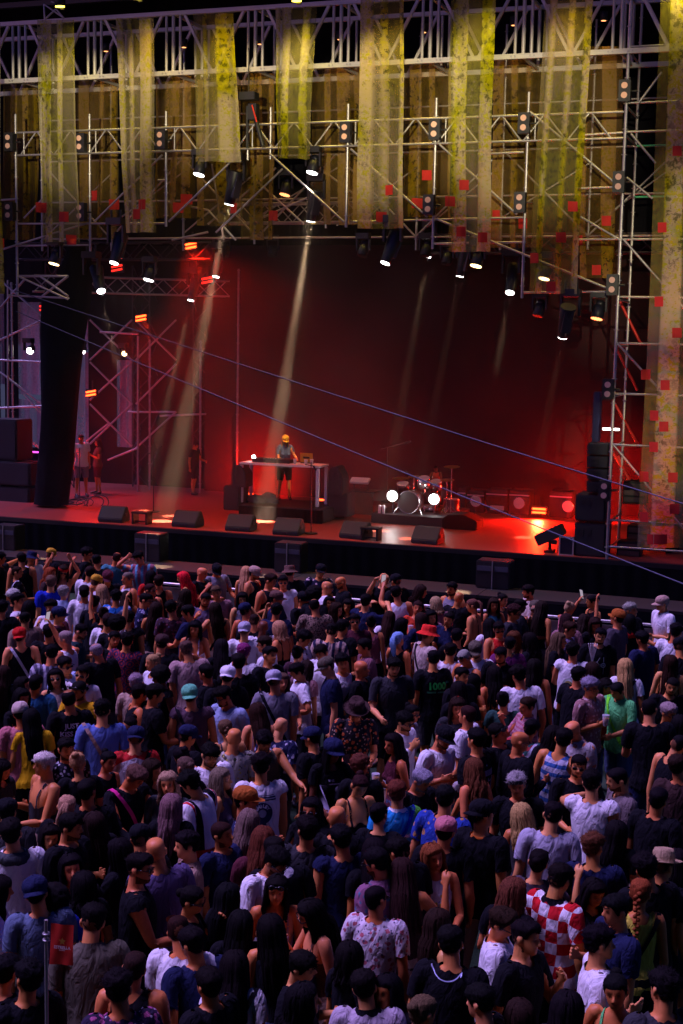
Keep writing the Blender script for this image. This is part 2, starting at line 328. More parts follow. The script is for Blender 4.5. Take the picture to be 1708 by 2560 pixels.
# stage-left side towers (behind the white shirted person)
for i, (xx, yy) in enumerate([(-21.0, 6.0), (-19.1, 7.6), (-17.3, 7.9)]):
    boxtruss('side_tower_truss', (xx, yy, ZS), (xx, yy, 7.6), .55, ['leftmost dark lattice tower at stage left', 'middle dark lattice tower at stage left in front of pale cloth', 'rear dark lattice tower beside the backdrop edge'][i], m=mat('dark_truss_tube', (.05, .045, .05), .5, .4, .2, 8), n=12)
sl = empty('side_scaffold', (-20, 3, ZS), 'scaffold bays at stage left lit red from inside', 'scaffold')
for x, y, z1 in [(-21.6, 1.0, 8), (-21.6, 4.5, 7), (-17.0, 6.9, 5.5), (-18.6, 6.9, 5.5), (-15.9, 7.0, 7.5)]: post(x, y, ZS, z1, sl)
for a, b, Y in [((0, 1020), (105, 1015), 4), ((0, 900), (110, 905), 4), ((0, 850), (105, 800), 4.2), ((0, 930), (105, 1010), 4.2), ((60, 985), (110, 1040), 4), ((45, 1075), (110, 1130), 4), ((320, 1030), (440, 1030), 6.9), ((400, 1040), (515, 1035), 6.9), ((270, 1150), (345, 1120), 6.5), ((170, 1140), (270, 1060), 6.5), ((20, 1300), (20, 700), 4), ((225, 1000), (330, 905), 6.8), ((225, 905), (330, 1010), 6.8), ((225, 1110), (330, 1010), 6.8), ((225, 1010), (330, 1115), 6.8), ((225, 800), (330, 900), 6.8), ((225, 900), (330, 800), 6.8), ((340, 900), (440, 800), 6.9), ((340, 800), (440, 900), 6.9), ((340, 1010), (440, 910), 6.9), ((340, 1120), (440, 1030), 6.9), ((100, 690), (170, 740), .2), ((170, 690), (100, 745), .2), ((45, 690), (170, 690), .2), ((250, 830), (345, 835), 6.2), ((345, 1240), (345, 840), 6.2), ((0, 770), (60, 700), 3), ((0, 700), (105, 790), 3)]:
    tube('brace', atY(*a, Y), atY(*b, Y), .03, STEEL, sl)
for i, (x0, x1, y0, y1, Y) in enumerate([(180, 222, 880, 1115, 7.9), (292, 335, 900, 1120, 7.9), (45, 108, 1000, 1120, 7.9), (0, 12, 680, 960, 7.9), (47, 106, 755, 985, 7.9), (182, 220, 702, 872, 7.9)]):
    a, b = atY(x0, y1, Y), atY(x1, y0, Y); n = 8; vs = []; fs = []
    for j in range(n + 1):
        for k in range(n + 1): vs.append((a.x + (b.x - a.x) * k / n, Y + .03 * math.sin(k * 1.7 + i), a.z + (b.z - a.z) * j / n))
    for j in range(n):
        for k in range(n): q = j * (n + 1) + k; fs.append((q, q + 1, q + n + 2, q + n + 1))
    o = mesh_obj('pale_side_cloth', vs, fs, PALE, None, True)
    uvl = o.data.uv_layers.new(name='metres')
    for lp in o.data.loops: v = o.data.vertices[lp.vertex_index].co; uvl.data[lp.index].uv = (v.x, v.z)
    tag(o, ['pale cloth panel glimpsed beside the white shirted person', 'pale cloth panel behind the lattice tower right of the white shirted person', 'pale cloth patch between the drape and the left edge', 'pale strip of cloth at the left picture edge', 'pale cloth patch left of the black drape', 'pale cloth patch just right of the black drape above the white panel'][i], 'cloth panel', 'pale cloths behind stage left')
# black masking drape / covered hanging speaker column at left
vs = []; fs = []; prof = [(1260, 92, 165), (1150, 100, 178), (1020, 108, 188), (930, 108, 196), (830, 107, 212), (740, 108, 226), (690, 150, 226), (640, 172, 222), (610, 178, 222)]
NN = 20
for y, xl, xr in prof:
    a, b = atY(xl, y, 2.2), atY(xr, y, 2.2); c = (a + b) / 2; rx = (b.x - a.x) / 2
    for k in range(NN):
        t = 2 * math.pi * k / NN; w = 1 + .06 * math.sin(7 * t + y * .01); vs.append((c.x + rx * math.cos(t) * w, 2.2 + .4 * math.sin(t) * w, c.z))
for j in range(len(prof) - 1):
    for k in range(NN): fs.append((j * NN + k, j * NN + (k + 1) % NN, (j + 1) * NN + (k + 1) % NN, (j + 1) * NN + k))
o = mesh_obj('gathered_drape', vs, fs, DRAPE, None, True); tag(o, 'tall gathered black drape hanging at the left of the stage', 'drape')
# ============================================================ banners
def banner(top, bot, Y, mt, label, squares=(), seed=0, gather=0, group='leaf print banners hanging in front of the truss', name='hanging_banner'):
    (xl, xr, yt), (bl_, br_, yb) = top, bot
    a, b, c, d = atY(xl, yt, Y), atY(xr, yt, Y), atY(bl_, yb, Y), atY(br_, yb, Y)
    nx, ny = 22, 36; vs, fs, uvs = [], [], []
    r = random.Random(seed); ph = [r.uniform(0, 6.28) for _ in range(4)]
    for j in range(ny + 1):
        t = j / ny
        for i in range(nx + 1):
            s = i / nx; p = a.lerp(b, s).lerp(c.lerp(d, s), t)
            am = .015 + .085 * t
            dy = am * (math.sin(5.5 * s + ph[0] + 1.2 * t) + .5 * math.sin(13 * s + ph[1] + 2.2 * t)) + .02 * math.sin(4 * t + ph[2])
            dx = .025 * math.sin(7 * t + ph[3]) * t
            vs.append((p.x + dx, Y + dy - .10, p.z)); uvs.append(((b - a).length * s, (a.z - c.z) * t))
    for j in range(ny):
        for i in range(nx): k = j * (nx + 1) + i; fs.append((k, k + nx + 1, k + nx + 2, k + 1))
    o = mesh_obj(name, vs, fs, mt, None, True); ul = o.data.uv_layers.new(name='metres')
    for lp in o.data.loops: ul.data[lp.index].uv = uvs[lp.vertex_index]
    tag(o, label, 'banner', group)
    bvh = BVHTree.FromPolygons([Vector(v) for v in vs], fs)
    for sq in squares:
        x, y = sq[0], sq[1]; w = (sq[2] if len(sq) > 2 else 23) / 2; h = 12.5; n = 4; sv = []; ok = True
        for j in range(n + 1):
            for i in range(n + 1):
                q = atY(x - w + 2 * w * i / n, y - h + 2 * h * j / n, Y); hit = bvh.ray_cast(Vector((q.x, Y - 3, q.z)), Vector((0, 1, 0)))[0]
                sv.append((q.x, (hit.y if hit else Y - .1) - .006, q.z))
        sf = [(j * (n + 1) + i, (j + 1) * (n + 1) + i, (j + 1) * (n + 1) + i + 1, j * (n + 1) + i + 1) for j in range(n) for i in range(n)]
        mesh_obj('red_square', sv, sf, REDP, o, True)
    return o
YB = -.32
FB = [((-40, 8, 60), (-40, 16, 735), 'narrow banner cut off by the left picture edge', [(5, 609)]),
      ((99, 192, 52), (104, 194, 606), 'leaf print banner second from the left, sheer grey right half', [(107, 519), (167, 543), (185, 600)]),
      ((295, 390, 47), (313, 392, 582), 'leaf print banner third from the left with two close red squares', [(349, 536), (364, 513)]),
      ((487, 587, 35), (497, 606, 406), 'short amber leaf print banner left of the hoisted camera', []),
      ((692, 795, 20), (694, 772, 398), 'short pale leaf print banner at the middle of the truss', []),
      ((907, 1014, 2), (899, 1013, 572), 'leaf print banner right of centre under the bright orange lamp', [(974, 475), (954, 542)]),
      ((1132, 1244, -15), (1121, 1227, 630), 'yellow green leaf print banner with four red squares', [(1128, 504), (1154, 579), (1162, 463), (1212, 595)]),
      ((1367, 1487, -30), (1323, 1440, 735), 'slanting leaf print banner left of the right tower', [(1433, 516), (1405, 594), (1340, 646), (1381, 717)]),
      ((1655, 1790, -40), (1597, 1790, 1367), 'full height pale leaf print banner at the right edge', [(1695, 379), (1657, 569), (1649, 754), (1695, 832), (1616, 936), (1666, 962), (1638, 1038), (1663, 1065), (1637, 1116), (1612, 1191), (1685, 1192), (1689, 1270), (1612, 1291), (1646, 1345, 50)])]
for i, (t, b, l, s) in enumerate(FB): banner(t, b, YB if i < 8 else -.7, SCRIM[i % 2], l, s, i)
RB = [((14, 100, 205), (14, 102, 600), []), ((195, 300, 200), (195, 300, 598), [(240, 490), (292, 512)]), ((392, 496, 190), (392, 494, 546), [(473, 499), (455, 521)]), ((500, 608, 200), (500, 608, 565), [(587, 521)]), ((612, 692, 185), (612, 690, 600), [(687, 540)]), ((785, 908, 170), (785, 906, 562), []), ((1012, 1130, 150), (1012, 1126, 545), [(1071, 439), (1049, 510)]), ((1237, 1365, 140), (1232, 1350, 620), [(1242, 539), (1309, 559)]), ((1460, 1560, 118), (1452, 1556, 695), [(1517, 552), (1449, 602), (1492, 675)])]
RN = ['narrow dim banner behind the scaffold at the far left', 'dim banner behind between the second and third front banners', 'dim banner behind with two overlapping red squares', 'dim brown banner low behind the hanging long lamp', 'dim banner behind the hoisted camera', 'dim brown banner behind, right of the short pale banner', 'dim amber banner behind with a bright middle stripe', 'dim brown banner behind, right of the yellow green one', 'dim green edged banner behind beside the right tower']
for i, (t, b, s) in enumerate(RB): banner(t, b, 1.15, SCRIMD, RN[i], s, 30 + i, group='dimmer banners of the second layer', name='rear_banner')
# ============================================================ lamps
ZUP = Vector((0, 0, 1))
def beam_lamp(lens_px, Y, target, label, lit=True, power=900, deg=4.2, col=(1, .64, .38), size=1.0):
    p = atY(*lens_px, Y); d = (Vector(target) - p).normalized(); q = (-d).to_track_quat('Z', 'Y')
    top = p - d * .62 * size
    e = empty('moving_head_lamp', (top.x, Y, top.z + .3), label, 'stage lamp', 'long moving head lamps')
    box('base', (top.x, Y, top.z + .36 * size), (.40 * size, .3, .16), BLACK, e)
    for s in (-1, 1): box('yoke_arm', (top.x + s * .19 * size, Y, top.z + .10 * size), (.05, .12, .42 * size), BLACK, e)
    h = prim('lamp_head', 'cone', p - d * .36 * size, (.165 * size, .165 * size, .70 * size), BLACK, e, q)
    prim('head_cover', 'box', p - d * .42 * size + (q @ Vector((0, -.09, 0))) * size, (.19 * size, .12 * size, .5 * size), mat('slate_lamp_shell', (.03, .033, .045), .35, 0, .2, 6), e, q)
    prim('lens', 'disc', p - d * .004, (.098 * size, .098 * size, .02), LENSW if lit else GLASS, e, q)
    for s in (-.12, .12): tube('clamp', (top.x + s, Y, top.z + .42 * size), (top.x + s, Y, top.z + .62 * size), .025, BLACK, e)
    if lit and power: spot('beam', p + d * .03, target, power, deg, col, e, .2, .06)
    return e
def wash_lamp(lens_px, Y, label, lensm, aim=(-.15, -.25, -1), size=1.0, power=0, col=(1, .7, .35)):
    p = atY(*lens_px, Y); d = Vector(aim).normalized(); q = (-d).to_track_quat('Z', 'Y')
    e = empty('wash_lamp', (p.x, Y, p.z + .3), label, 'stage lamp', 'round wash lamps with clustered cells')
    prim('lamp_head', 'disc', p - d * .14 * size, (.13 * size, .13 * size, .26 * size), BLACK, e, q)
    prim('head_back', 'disc', p - d * .32 * size, (.10 * size, .10 * size, .12 * size), BLACK, e, q)
    c = p - d * .2 * size
    for s in (-1, 1): box('yoke_arm', (c.x + s * .16 * size, Y, c.z + .1 * size), (.04, .09, .3 * size), BLACK, e)
    box('base', (c.x, Y, c.z + .3 * size), (.34 * size, .22, .13), BLACK, e)
    cells = [(0, 0)] + [(.052 * math.cos(a), .052 * math.sin(a)) for a in [k * math.pi / 3 for k in range(6)]] + [(.1 * math.cos(a), .1 * math.sin(a)) for a in [k * math.pi / 6 for k in range(12)]]
    for x, y in cells: prim('led_cell', 'disc', p + q @ Vector((x * size, y * size, .0)) + d * .002, (.021 * size, .021 * size, .012), lensm, e, q)
    if power: spot('wash', p + d * .05, p + d * 3, power, 40, col, e, .6, .1)
    return e
FL = lambda x, y: atZ(x, y, ZS)
beam_lamp((573, 511), .3, FL(405, 1303), 'long lamp hanging at upper centre with the strongest left beam', power=60000, size=1.05)
beam_lamp((777, 553), 1.0, FL(657, 1303), 'long lamp half hidden behind the scaffold brace, pouring a wide beam', power=80000, deg=4.6)
beam_lamp((285, 658), -.15, atZ(92, 1398, .69), 'long lamp below the third banner at left', power=9000, size=1.0)
beam_lamp((253, 728), .9, atZ(400, 1416, .69), 'shadowed long lamp left of the red strobes', power=9000)
beam_lamp((963, 658), -.15, atZ(660, 1440, .69), 'long lamp hanging under the banner right of centre', power=14000)
beam_lamp((1150, 691), .8, FL(1022, 1347), 'small shadowed long lamp right of centre beside the warm cluster', power=8000, size=.8)
beam_lamp((1275, 732), .9, atZ(1145, 1481, .69), 'dark long lamp beside the scaffold post at right', power=14000, size=.95)
beam_lamp((1407, 842), -.15, FL(1310, 1344), 'large long lamp under the slanting banner at right', power=8000)
beam_lamp((540, 692), 3.2, FL(430, 1290), 'distant white lens beside the dim red strobe', power=15000, size=.8)
beam_lamp((477, 751), 3.6, FL(355, 1277), 'distant white lens low above the stage at left', power=15000, size=.8)
beam_lamp((1069, 642), 3.2, FL(950, 1327), 'unlit looking lamp on the inner truss right of centre', power=10000, size=.8)
wash_lamp((497, 437), -.1, 'small round lamp with white cells under the upper truss, left', LENSW)
wash_lamp((780, 432), -.1, 'small round lamp with white cells under the upper truss, right', LENSW)
spot('key', atY(780, 440, -.2), atY(712, 1150, 3.7), 3500, 9, (1, .75, .4), None, .5, .1)
wash_lamp((712, 487), 1.2, 'small round lamp with dull amber cells at upper centre', LENSO)
wash_lamp((135, 660), -.1, 'round lamp with yellow cells at the far left', LENSY)
wash_lamp((371, 700), 1.4, 'round lamp with bright white cells left of the red strobe', LENSW)
wash_lamp((1190, 665), -.1, 'round lamp with yellow white cells right of centre', LENSY)
wash_lamp((1360, 697), .9, 'round lamp with yellow cells seen through the slanting banner', LENSY)
wash_lamp((1492, 797), 0.1, 'round lamp with dim orange cells near the right tower', LENSO)
for i, (x, y, s) in enumerate([(75, 877, .8), (206, 878, .7), (311, 884, .6)]):
    wash_lamp((x, y), 5.0, ['white side lamp left of the black drape', 'white side lamp just right of the black drape', 'faint white side lamp on the lattice tower'][i], LENSW if i < 2 else LENSY, aim=(.3, -.9, -.3), size=s)
# unlit lamps
for i, (x, y, Y) in enumerate([(905, 640, 1.2), (1062, 640, 1.5), (1345, 790, .3), (680, 640, 3.4), (560, 640, 3.4), (905 + 210, 660, 1.2)]):
    wash_lamp((x, y), Y, ['dark unlit lamp left of the long lamp right of centre', 'dark unlit lamp behind the inner truss', 'dark unlit lamp below the slanting banner', 'dark unlit lamp at the centre of the inner truss', 'dark unlit lamp at the left of the inner truss', 'dark unlit lamp beside the warm cluster lamp'][i], BLACK, size=.9)
def blinder(px, Y, label):
    p = atY(*px, Y); e = empty('blinder_lamp', p, label, 'blinder lamp', 'twin blinder lamps on the scaffold posts')
    box('housing', p, (.235, .17, .42), BLACK, e)
    for s in (-1, 1):
        c = p + Vector((0, -.09, s * .095)); prim('reflector_rim', 'disc', c, (.088, .088, .03), BLACK, e, Quaternion((1, 0, 0), math.pi / 2))
        prim('lens', 'disc', c + Vector((0, -.017, 0)), (.062, .062, .012), GLASS, e, Quaternion((1, 0, 0), math.pi / 2))
    tube('clamp', p + Vector((.1, .05, 0)), p + Vector((.24, .05, 0)), .02, BLACK, e)
for px, l in [((25, 355), 'upper twin blinder at the far left edge'), ((203, 357), 'upper twin blinder on the second post from left'), ((404, 349), 'upper twin blinder on the third post from left'), ((25, 528), 'lower twin blinder at the far left edge'), ((203, 530), 'lower twin blinder on the second post from left'), ((865, 331), 'twin blinder at the middle of the upper truss'), ((1088, 324), 'upper twin blinder right of centre'), ((1311, 308), 'upper twin blinder left of the slanting banner'), ((1563, 227), 'topmost twin blinder on the right tower'), ((1548, 455), 'second twin blinder down the right tower'), ((1073, 512), 'lower twin blinder right of centre'), ((1301, 506), 'lower twin blinder left of the slanting banner'), ((1532, 712), 'third twin blinder down the right tower'), ((1521, 973), 'fourth twin blinder down the right tower'), ((1512, 1226), 'lowest twin blinder beside the speaker stack')]:
    blinder(px, -.16, l)
def strobe(px, Y, label, m, power=0, rz=0, w=.30, aim=None, tilt=-.18, deg=150):
    p = atY(*px, Y); e = empty('red_strobe', p, label, 'strobe', 'red strobe panels')
    box('housing', p + Vector((0, .06, 0)), (w + .06, .08, .22), BLACK, e)
    for s in (-1, 1):
        prim('strobe_tube', 'box', p + Vector((0, 0, s * .047)), (w, .03, .045), m, e, Quaternion((0, 1, 0), tilt))
    tube('bracket', p + Vector((0, .1, .1)), p + Vector((0, .1, .35)), .02, BLACK, e)
    if power:
        t = Vector(aim) if aim else p + Vector((.5, -2, -1.2))
        spot('red_flood', p + Vector((0, -.10, .06)), t, power, deg, (1, .012, .003), e, .9, .12)
    return e
strobe((477, 614), 3.0, 'brightest red strobe under the inner truss', LENSR, 1100, aim=FL(820, 1340), deg=90)
strobe((352, 795), 4.5, 'bright red strobe at mid height above stage left', LENSR, 420, aim=FL(450, 1290), deg=110)
strobe((227, 983), 5.5, 'low bright red strobe above the white shirted person', LENSR, 220, aim=FL(330, 1270))
strobe((518, 700), 3.4, 'dim red strobe beside a white lens', LENSRD)
strobe((292, 670), 2.6, 'dim red strobe behind the long lamp at left', LENSRD)
strobe((112, 768), 2.6, 'dark red strobe at the far left', LENSRD)
strobe((1348, 1277), 5.85, 'bright red floor strobe at the back right of the deck', LENSR, 2200, aim=FL(1300, 1335), w=.34, tilt=0)
# hidden-from-front floor washes that redden the back cloth (their housings stand behind the DJ and the stack)
def floor_wash(p, aim, power, label, deg=96):
    p = Vector(p); e = empty('floor_wash_lamp', p, label, 'stage lamp', 'red floor wash lamps')
    box('housing', p + Vector((0, 0, .1)), (.3, .25, .2), BLACK, e); prim('lens', 'disc', p + Vector((0, 0, .215)), (.1, .1, .02), LENSR, e)
    spot('red_wash', p + Vector((0, 0, .27)), aim, power, deg, (1, .012, .004), e, .8, .12)
floor_wash((-14.9, 5.6, ZS), (-15.3, 7.4, 1.7), 1700, 'red floor lamp hidden behind the left monitor stack')
floor_wash((-5.3, 5.0, ZS), (-5.6, 7.4, 1.7), 1300, 'red floor lamp hidden behind the right speaker stack')
floor_wash((-12.7, 5.2, ZS), (-12.5, 7.4, 2.6), 200, 'red floor lamp glowing behind the DJ table legs')
floor_wash((-3.9, 2.6, ZS), (-3.6, 1.7, 5), 120, 'red floor lamp inside the right tower')
floor_wash((-20.6, 3.4, ZS), (-20, 6, 4), 700, 'red floor lamp beside the left drape')
# yellow and orange lamps that light the banners from above
def banner_lamp(px, Y, aim_px, col, power, label, lens, deg=95):
    p = atY(*px, Y); t = p + Vector((0, .1, -1)); e = empty('banner_lamp', p, label, 'flood lamp', 'yellow flood lamps on the top chord')
    d = (t - p).normalized(); q = (-d).to_track_quat('Z', 'Y')
    prim('lamp_head', 'disc', p - d * .12, (.12, .12, .22), BLACK, e, q); prim('lens', 'disc', p, (.1, .1, .02), lens, e, q)
    box('bracket', p + Vector((0, .12, .1)), (.1, .06, .28), BLACK, e)
    spot('flood', p + d * .03, t, power, deg, col, e, 1.0, .25)
LY = mat('yellow_flood_lens', (.9, .8, .3), .3, 0, 0, 5, emit=(1, .75, .08), es=6); LO = mat('orange_flood_lens', (.9, .6, .2), .3, 0, 0, 5, emit=(1, .42, .05), es=12)
YEL, ORA = (1, .80, .12), (1, .66, .10)
for i, (x, y, ax, ay, c, pw, ln) in enumerate([(150, 22, 140, 330, YEL, 187, LY), (345, 20, 345, 330, ORA, 202, LY), (540, 12, 540, 250, ORA, 246, LO), (742, 8, 742, 230, YEL, 333, LY), (955, -4, 958, 330, ORA, 289, LO), (1190, -22, 1185, 330, YEL, 260, LY), (1425, -36, 1400, 330, ORA, 187, LO), (1690, -50, 1650, 500, YEL, 202, LY)]):
    banner_lamp((x, y - (24 if i not in (0, 3, 4) else 6)), -1.0, (ax, ay), c, pw, 'flood lamp above the %s front banner on the top chord' % ['second', 'third', 'fourth', 'fifth', 'sixth', 'seventh', 'eighth', 'rightmost'][i], ln)
for i, (x, y) in enumerate([(265, 118), (460, 108), (570, 104), (650, 100), (850, 88), (1060, 70), (1285, 52), (1510, 40)]):  # amber lamps added to brighten the rear banners
    p = atY(x, y, 1.0); e = empty('inner_flood_lamp', p, 'amber flood lamp above the dim second layer banner number ' + ['one', 'two', 'three', 'four', 'five', 'six', 'seven', 'eight'][i] + ' from the left', 'flood lamp', 'amber lamps between the banner layers')
    prim('lamp_head', 'disc', p, (.08, .08, .18), BLACK, e); prim('lens', 'disc', p - Vector((0, 0, .09)), (.05, .05, .01), LENSO, e)
    spot('flood', p - Vector((0, .0, .12)), p + Vector((0, .15, -3)), 70, 75, (1, .5, .08), e, 1.0, .2)
# unseen projectors, added at a guessed spot to light the banners
for i, (ax, ay, pw, dg) in enumerate([(170, 250, 25312, 9.5), (560, 210, 25312, 9), (960, 260, 25312, 9.5), (1340, 300, 25312, 9.5), (1680, 640, 20250, 8), (1680, 1080, 15187, 6)]):
    p = Vector((-7.5 + i * 2.6, -30.5, 8.9)); t = atY(ax, ay, YB); e = empty('projector', p, 'projector under the balcony canopy aimed at the banners, %s in the row' % ['first', 'second', 'third', 'fourth', 'fifth', 'sixth'][i], 'projector', 'projectors under the canopy'); dd = (t - p).normalized(); q = dd.to_track_quat('Y', 'Z')
    prim('body', 'bbox', p, (.5, .6, .25), BLACK, e, q); tube('lens_barrel', p + dd * .3, p + dd * .4, .07, BLACK, e); tube('hanger', p, (p.x, p.y, 9.5), .03, BLACK, e)
    spot('projection', p + dd * .45, t, pw, dg, (1, .86, .50), e, .8, .05)
# hoisted camera / winch at the upper centre
hc = atY(627, 240, -.1); e = empty('hoisted_camera', hc, 'black camera winch hanging above the upper truss', 'camera')
box('winch_body', atY(622, 241, -.1), (.38, .28, .17), BLACK, e); box('camera_body', atY(634, 280, -.1), (.2, .2, .34), BLACK, e); tube('cable', atY(622, 230, -.1), atY(622, 120, -.1), .012, CABLE, e)
tube('arm', atY(640, 300, -.1), atY(658, 365, -.1), .05, BLACK, e); tube('red_cable', atY(630, 262, -.3), atY(642, 305, -.3), .018, REDT, e)
tube('strut', atY(618, 265, -.1), atY(618, 370, -.1), .03, BLACK, e)
e = empty('rigging_bracket', atY(130, 30, -.3), 'small lit steel bracket on the roof beam at upper left', 'bracket')
for a, b in [((110, 10), (160, 45)), ((112, 48), (140, 22)), ((140, 22), (160, 45)), ((110, 10), (112, 48)), ((128, 4), (152, 10))]: tube('strut', atY(*a, -.5), atY(*b, -.5), .02, STEEL, e)
e = empty('roof_beam', atY(854, 5, .8), 'dark beam with bright fittings above the top chord', 'beam'); bar('beam', (-20, .7, 13.35), (-1, .7, 13.35), .12, .12, BLACK, e)
# ============================================================ stage gear
def at_deck(x, y, dz=0): return atZ(x, y, ZS + dz)
MONITOR = mat('wedge_grille', (.035, .030, .033), .75, 0, .3, 80, bump=.2)
def wedge(x, y, label, rz=0, w=.62, lean=0):
    p = at_deck(x, y); e = empty('monitor_wedge', p, label, 'stage monitor', 'monitor wedges along the stage edge', rz)
    h, d = .36, .5; prof = [(-d / 2, 0), (d / 2, 0), (d / 2, .14), (d * .22, h), (-d * .05, h), (-d / 2, .1)]
    vs = [(sx * w / 2, yy, zz) for sx in (-1, 1) for yy, zz in prof]; n = 6
    fs = [tuple(range(n)), tuple(range(2 * n - 1, n - 1, -1))] + [(i, n + i, n + (i + 1) % n, (i + 1) % n) for i in range(n)]
    o = bpy.data.objects.new('cabinet', bpy.data.meshes.new('cabinet')); o.data.from_pydata(vs, [], fs); o.data.materials.append(MONITOR); bm = bmesh.new(); bm.from_mesh(o.data); bmesh.ops.recalc_face_normals(bm, faces=bm.faces[:]); bmesh.ops.bevel(bm, geom=bm.edges[:], offset=.015, segments=2, affect='EDGES'); bm.to_mesh(o.data); bm.free(); local(o, e)
    for s in (-1, 1):
        hdl = bpy.data.objects.new('handle', unit('bbox', BLACK)); hdl.location = (s * (w / 2 + .004), 0, .17); hdl.scale = (.02, .16, .07); local(hdl, e)
    led = bpy.data.objects.new('connector_plate', unit('bbox', BLACK)); led.location = (-.02, -d / 2 - .0, .05); led.scale = (.12, .03, .05); local(led, e)
    return e
for x, y, l, r in [(285, 1303, 'leftmost monitor wedge on the stage edge', .1), (470, 1315, 'second monitor wedge from the left', 0), (603, 1325, 'third monitor wedge from the left, nearest the DJ table', .05), (722, 1335, 'fourth monitor wedge from the left', .05), (890, 1344, 'fifth monitor wedge from the left with red side', -.1), (1070, 1357, 'rightmost monitor wedge below the drum riser', -.1)]: wedge(x, y, l, r)
def stool(x, y, label):
    p = at_deck(x, y); e = empty('low_stand', p, label, 'stand', 'low black stands'); box('top', p + Vector((0, 0, .27)), (.42, .32, .04), BLACK, e)
    for sx in (-.18, .18): box('side', p + Vector((sx, 0, .13)), (.04, .3, .26), BLACK, e)
    box('foot_bar', p + Vector((0, -.05, .06)), (.36, .03, .03), BLACK, e)
stool(355, 1309, 'low black stand right of the leftmost wedge'); stool(928, 1350, 'low black stand between the two right hand wedges')
def speaker(name, px_l, px_r, y_b, h, Y, label, d=.6, cat='speaker', grp=None, holes=0, mt=RUBBER):
    a, b = atY(px_l, y_b, Y), atY(px_r, y_b, Y); w = b.x - a.x; c = Vector(((a.x + b.x) / 2, Y + d / 2, a.z)); e = empty(name, c, label, cat, grp)
    box('cabinet', c + Vector((0, 0, h / 2)), (w, d, h - .01), mt, e)
    box('grille', c + Vector((0, -d / 2 - .006, h / 2)), (w * .9, .02, h * .86), mt, e)
    for i in range(holes):
        for s in (-1, 1): box('port', c + Vector((s * w * .12 - w * .15, -d / 2 - .02, h * (.28 if i else .74))), (w * .14, .02, h * .16), BLACK, e)
    return e
# right stack: two subs, four line array modules
zs0 = atY(1472, 1390, .1).z
speaker('subwoofer', 1434, 1512, 1391, .73, .15, 'lower black subwoofer of the right stack', .8, grp='right hand speaker stack', holes=1)
speaker('subwoofer', 1437, 1512, 1302, .57, .15, 'upper black subwoofer of the right stack', .8, grp='right hand speaker stack', holes=1)
for i in range(4):
    yb = 1231 - i * 31.5; e = speaker('line_array_module', 1466 + i * .6, 1520, yb, .245, .18, ['lowest', 'second', 'third', 'topmost'][i] + ' line array box on top of the right subwoofers', .45, grp='right hand speaker stack')
    p = atY(1487, yb - 16, .18)
    for s in (-1, 1): prim('horn_slot', 'disc', p + Vector((0, -.02, s * .045)), (.09, .035, .03), BLACK, e, Quaternion((1, 0, 0), math.pi / 2))
o = box('blue_panel', atY(1493, 1042, .5), (.14, .3, 1.05), mat('deep_blue_panel', (.02, .02, .07), .6, 0, .2, 5)); tag(o, 'narrow dark blue case standing above the line array', 'case')
e = empty('led_bar_lamp', atY(1528, 1073, .3), 'bright white led bar on the right tower', 'led bar'); box('tube', atY(1528, 1073, .26), (.34, .05, .04), LEDW, e); box('housing', atY(1528, 1073, .32), (.4, .05, .06), BLACK, e)
for i, (px, Y) in enumerate([((1600, 1340), 1.4), ((1590, 1230), 1.5), ((1575, 1380), .8)]):
    e = empty('equipment_rack', atY(*px, Y), ['red lit equipment rack inside the right tower', 'upper equipment rack inside the right tower', 'small equipment rack at the foot of the right tower'][i], 'rack'); p = atY(*px, Y)
    box('frame', p, (.5, .4, .5), BLACK, e)
    for k in range(3): box('unit', p + Vector((0, -.21, -.15 + k * .15)), (.44, .02, .1), mat('rack_unit_face', (.12, .10, .10), .4, .3, .3, 20), e)
# floor lamp (tilted) and flight case at the right front
p = at_deck(1372, 1382); e = empty('tilted_floor_lamp', p, 'black lamp tilted up on a stand at the right stage edge', 'stage lamp')
q = Quaternion((0, 1, 0), math.radians(-28)); prim('lamp_head', 'bbox', p + Vector((0, .1, .38)), (.62, .34, .24), MONITOR, e, q); box('base', p + Vector((0, .1, .03)), (.2, .3, .06), BLACK, e); tube('yoke_arm', p + Vector((0, .1, .05)), p + Vector((0, .1, .32)), .03, BLACK, e); box('handle', p + Vector((.12, -.08, .25)), (.12, .06, .08), BLACK, e)
p = at_deck(1413, 1390); p.y = .25; e = empty('flight_case', p, 'small flight case with bright metal edges at the right stage edge', 'case')
box('body', p + Vector((0, 0, .19)), (.28, .26, .36), mat('case_laminate', (.01, .012, .03), .5, 0, .2, 8), e)
for sx in (-1, 1):
    box('edge_profile', p + Vector((sx * .145, -.135, .19)), (.03, .03, .40), CASE, e)
for zz in (.0, .38): box('edge_profile', p + Vector((0, -.137, zz + .005)), (.318, .03, .03), CASE, e)
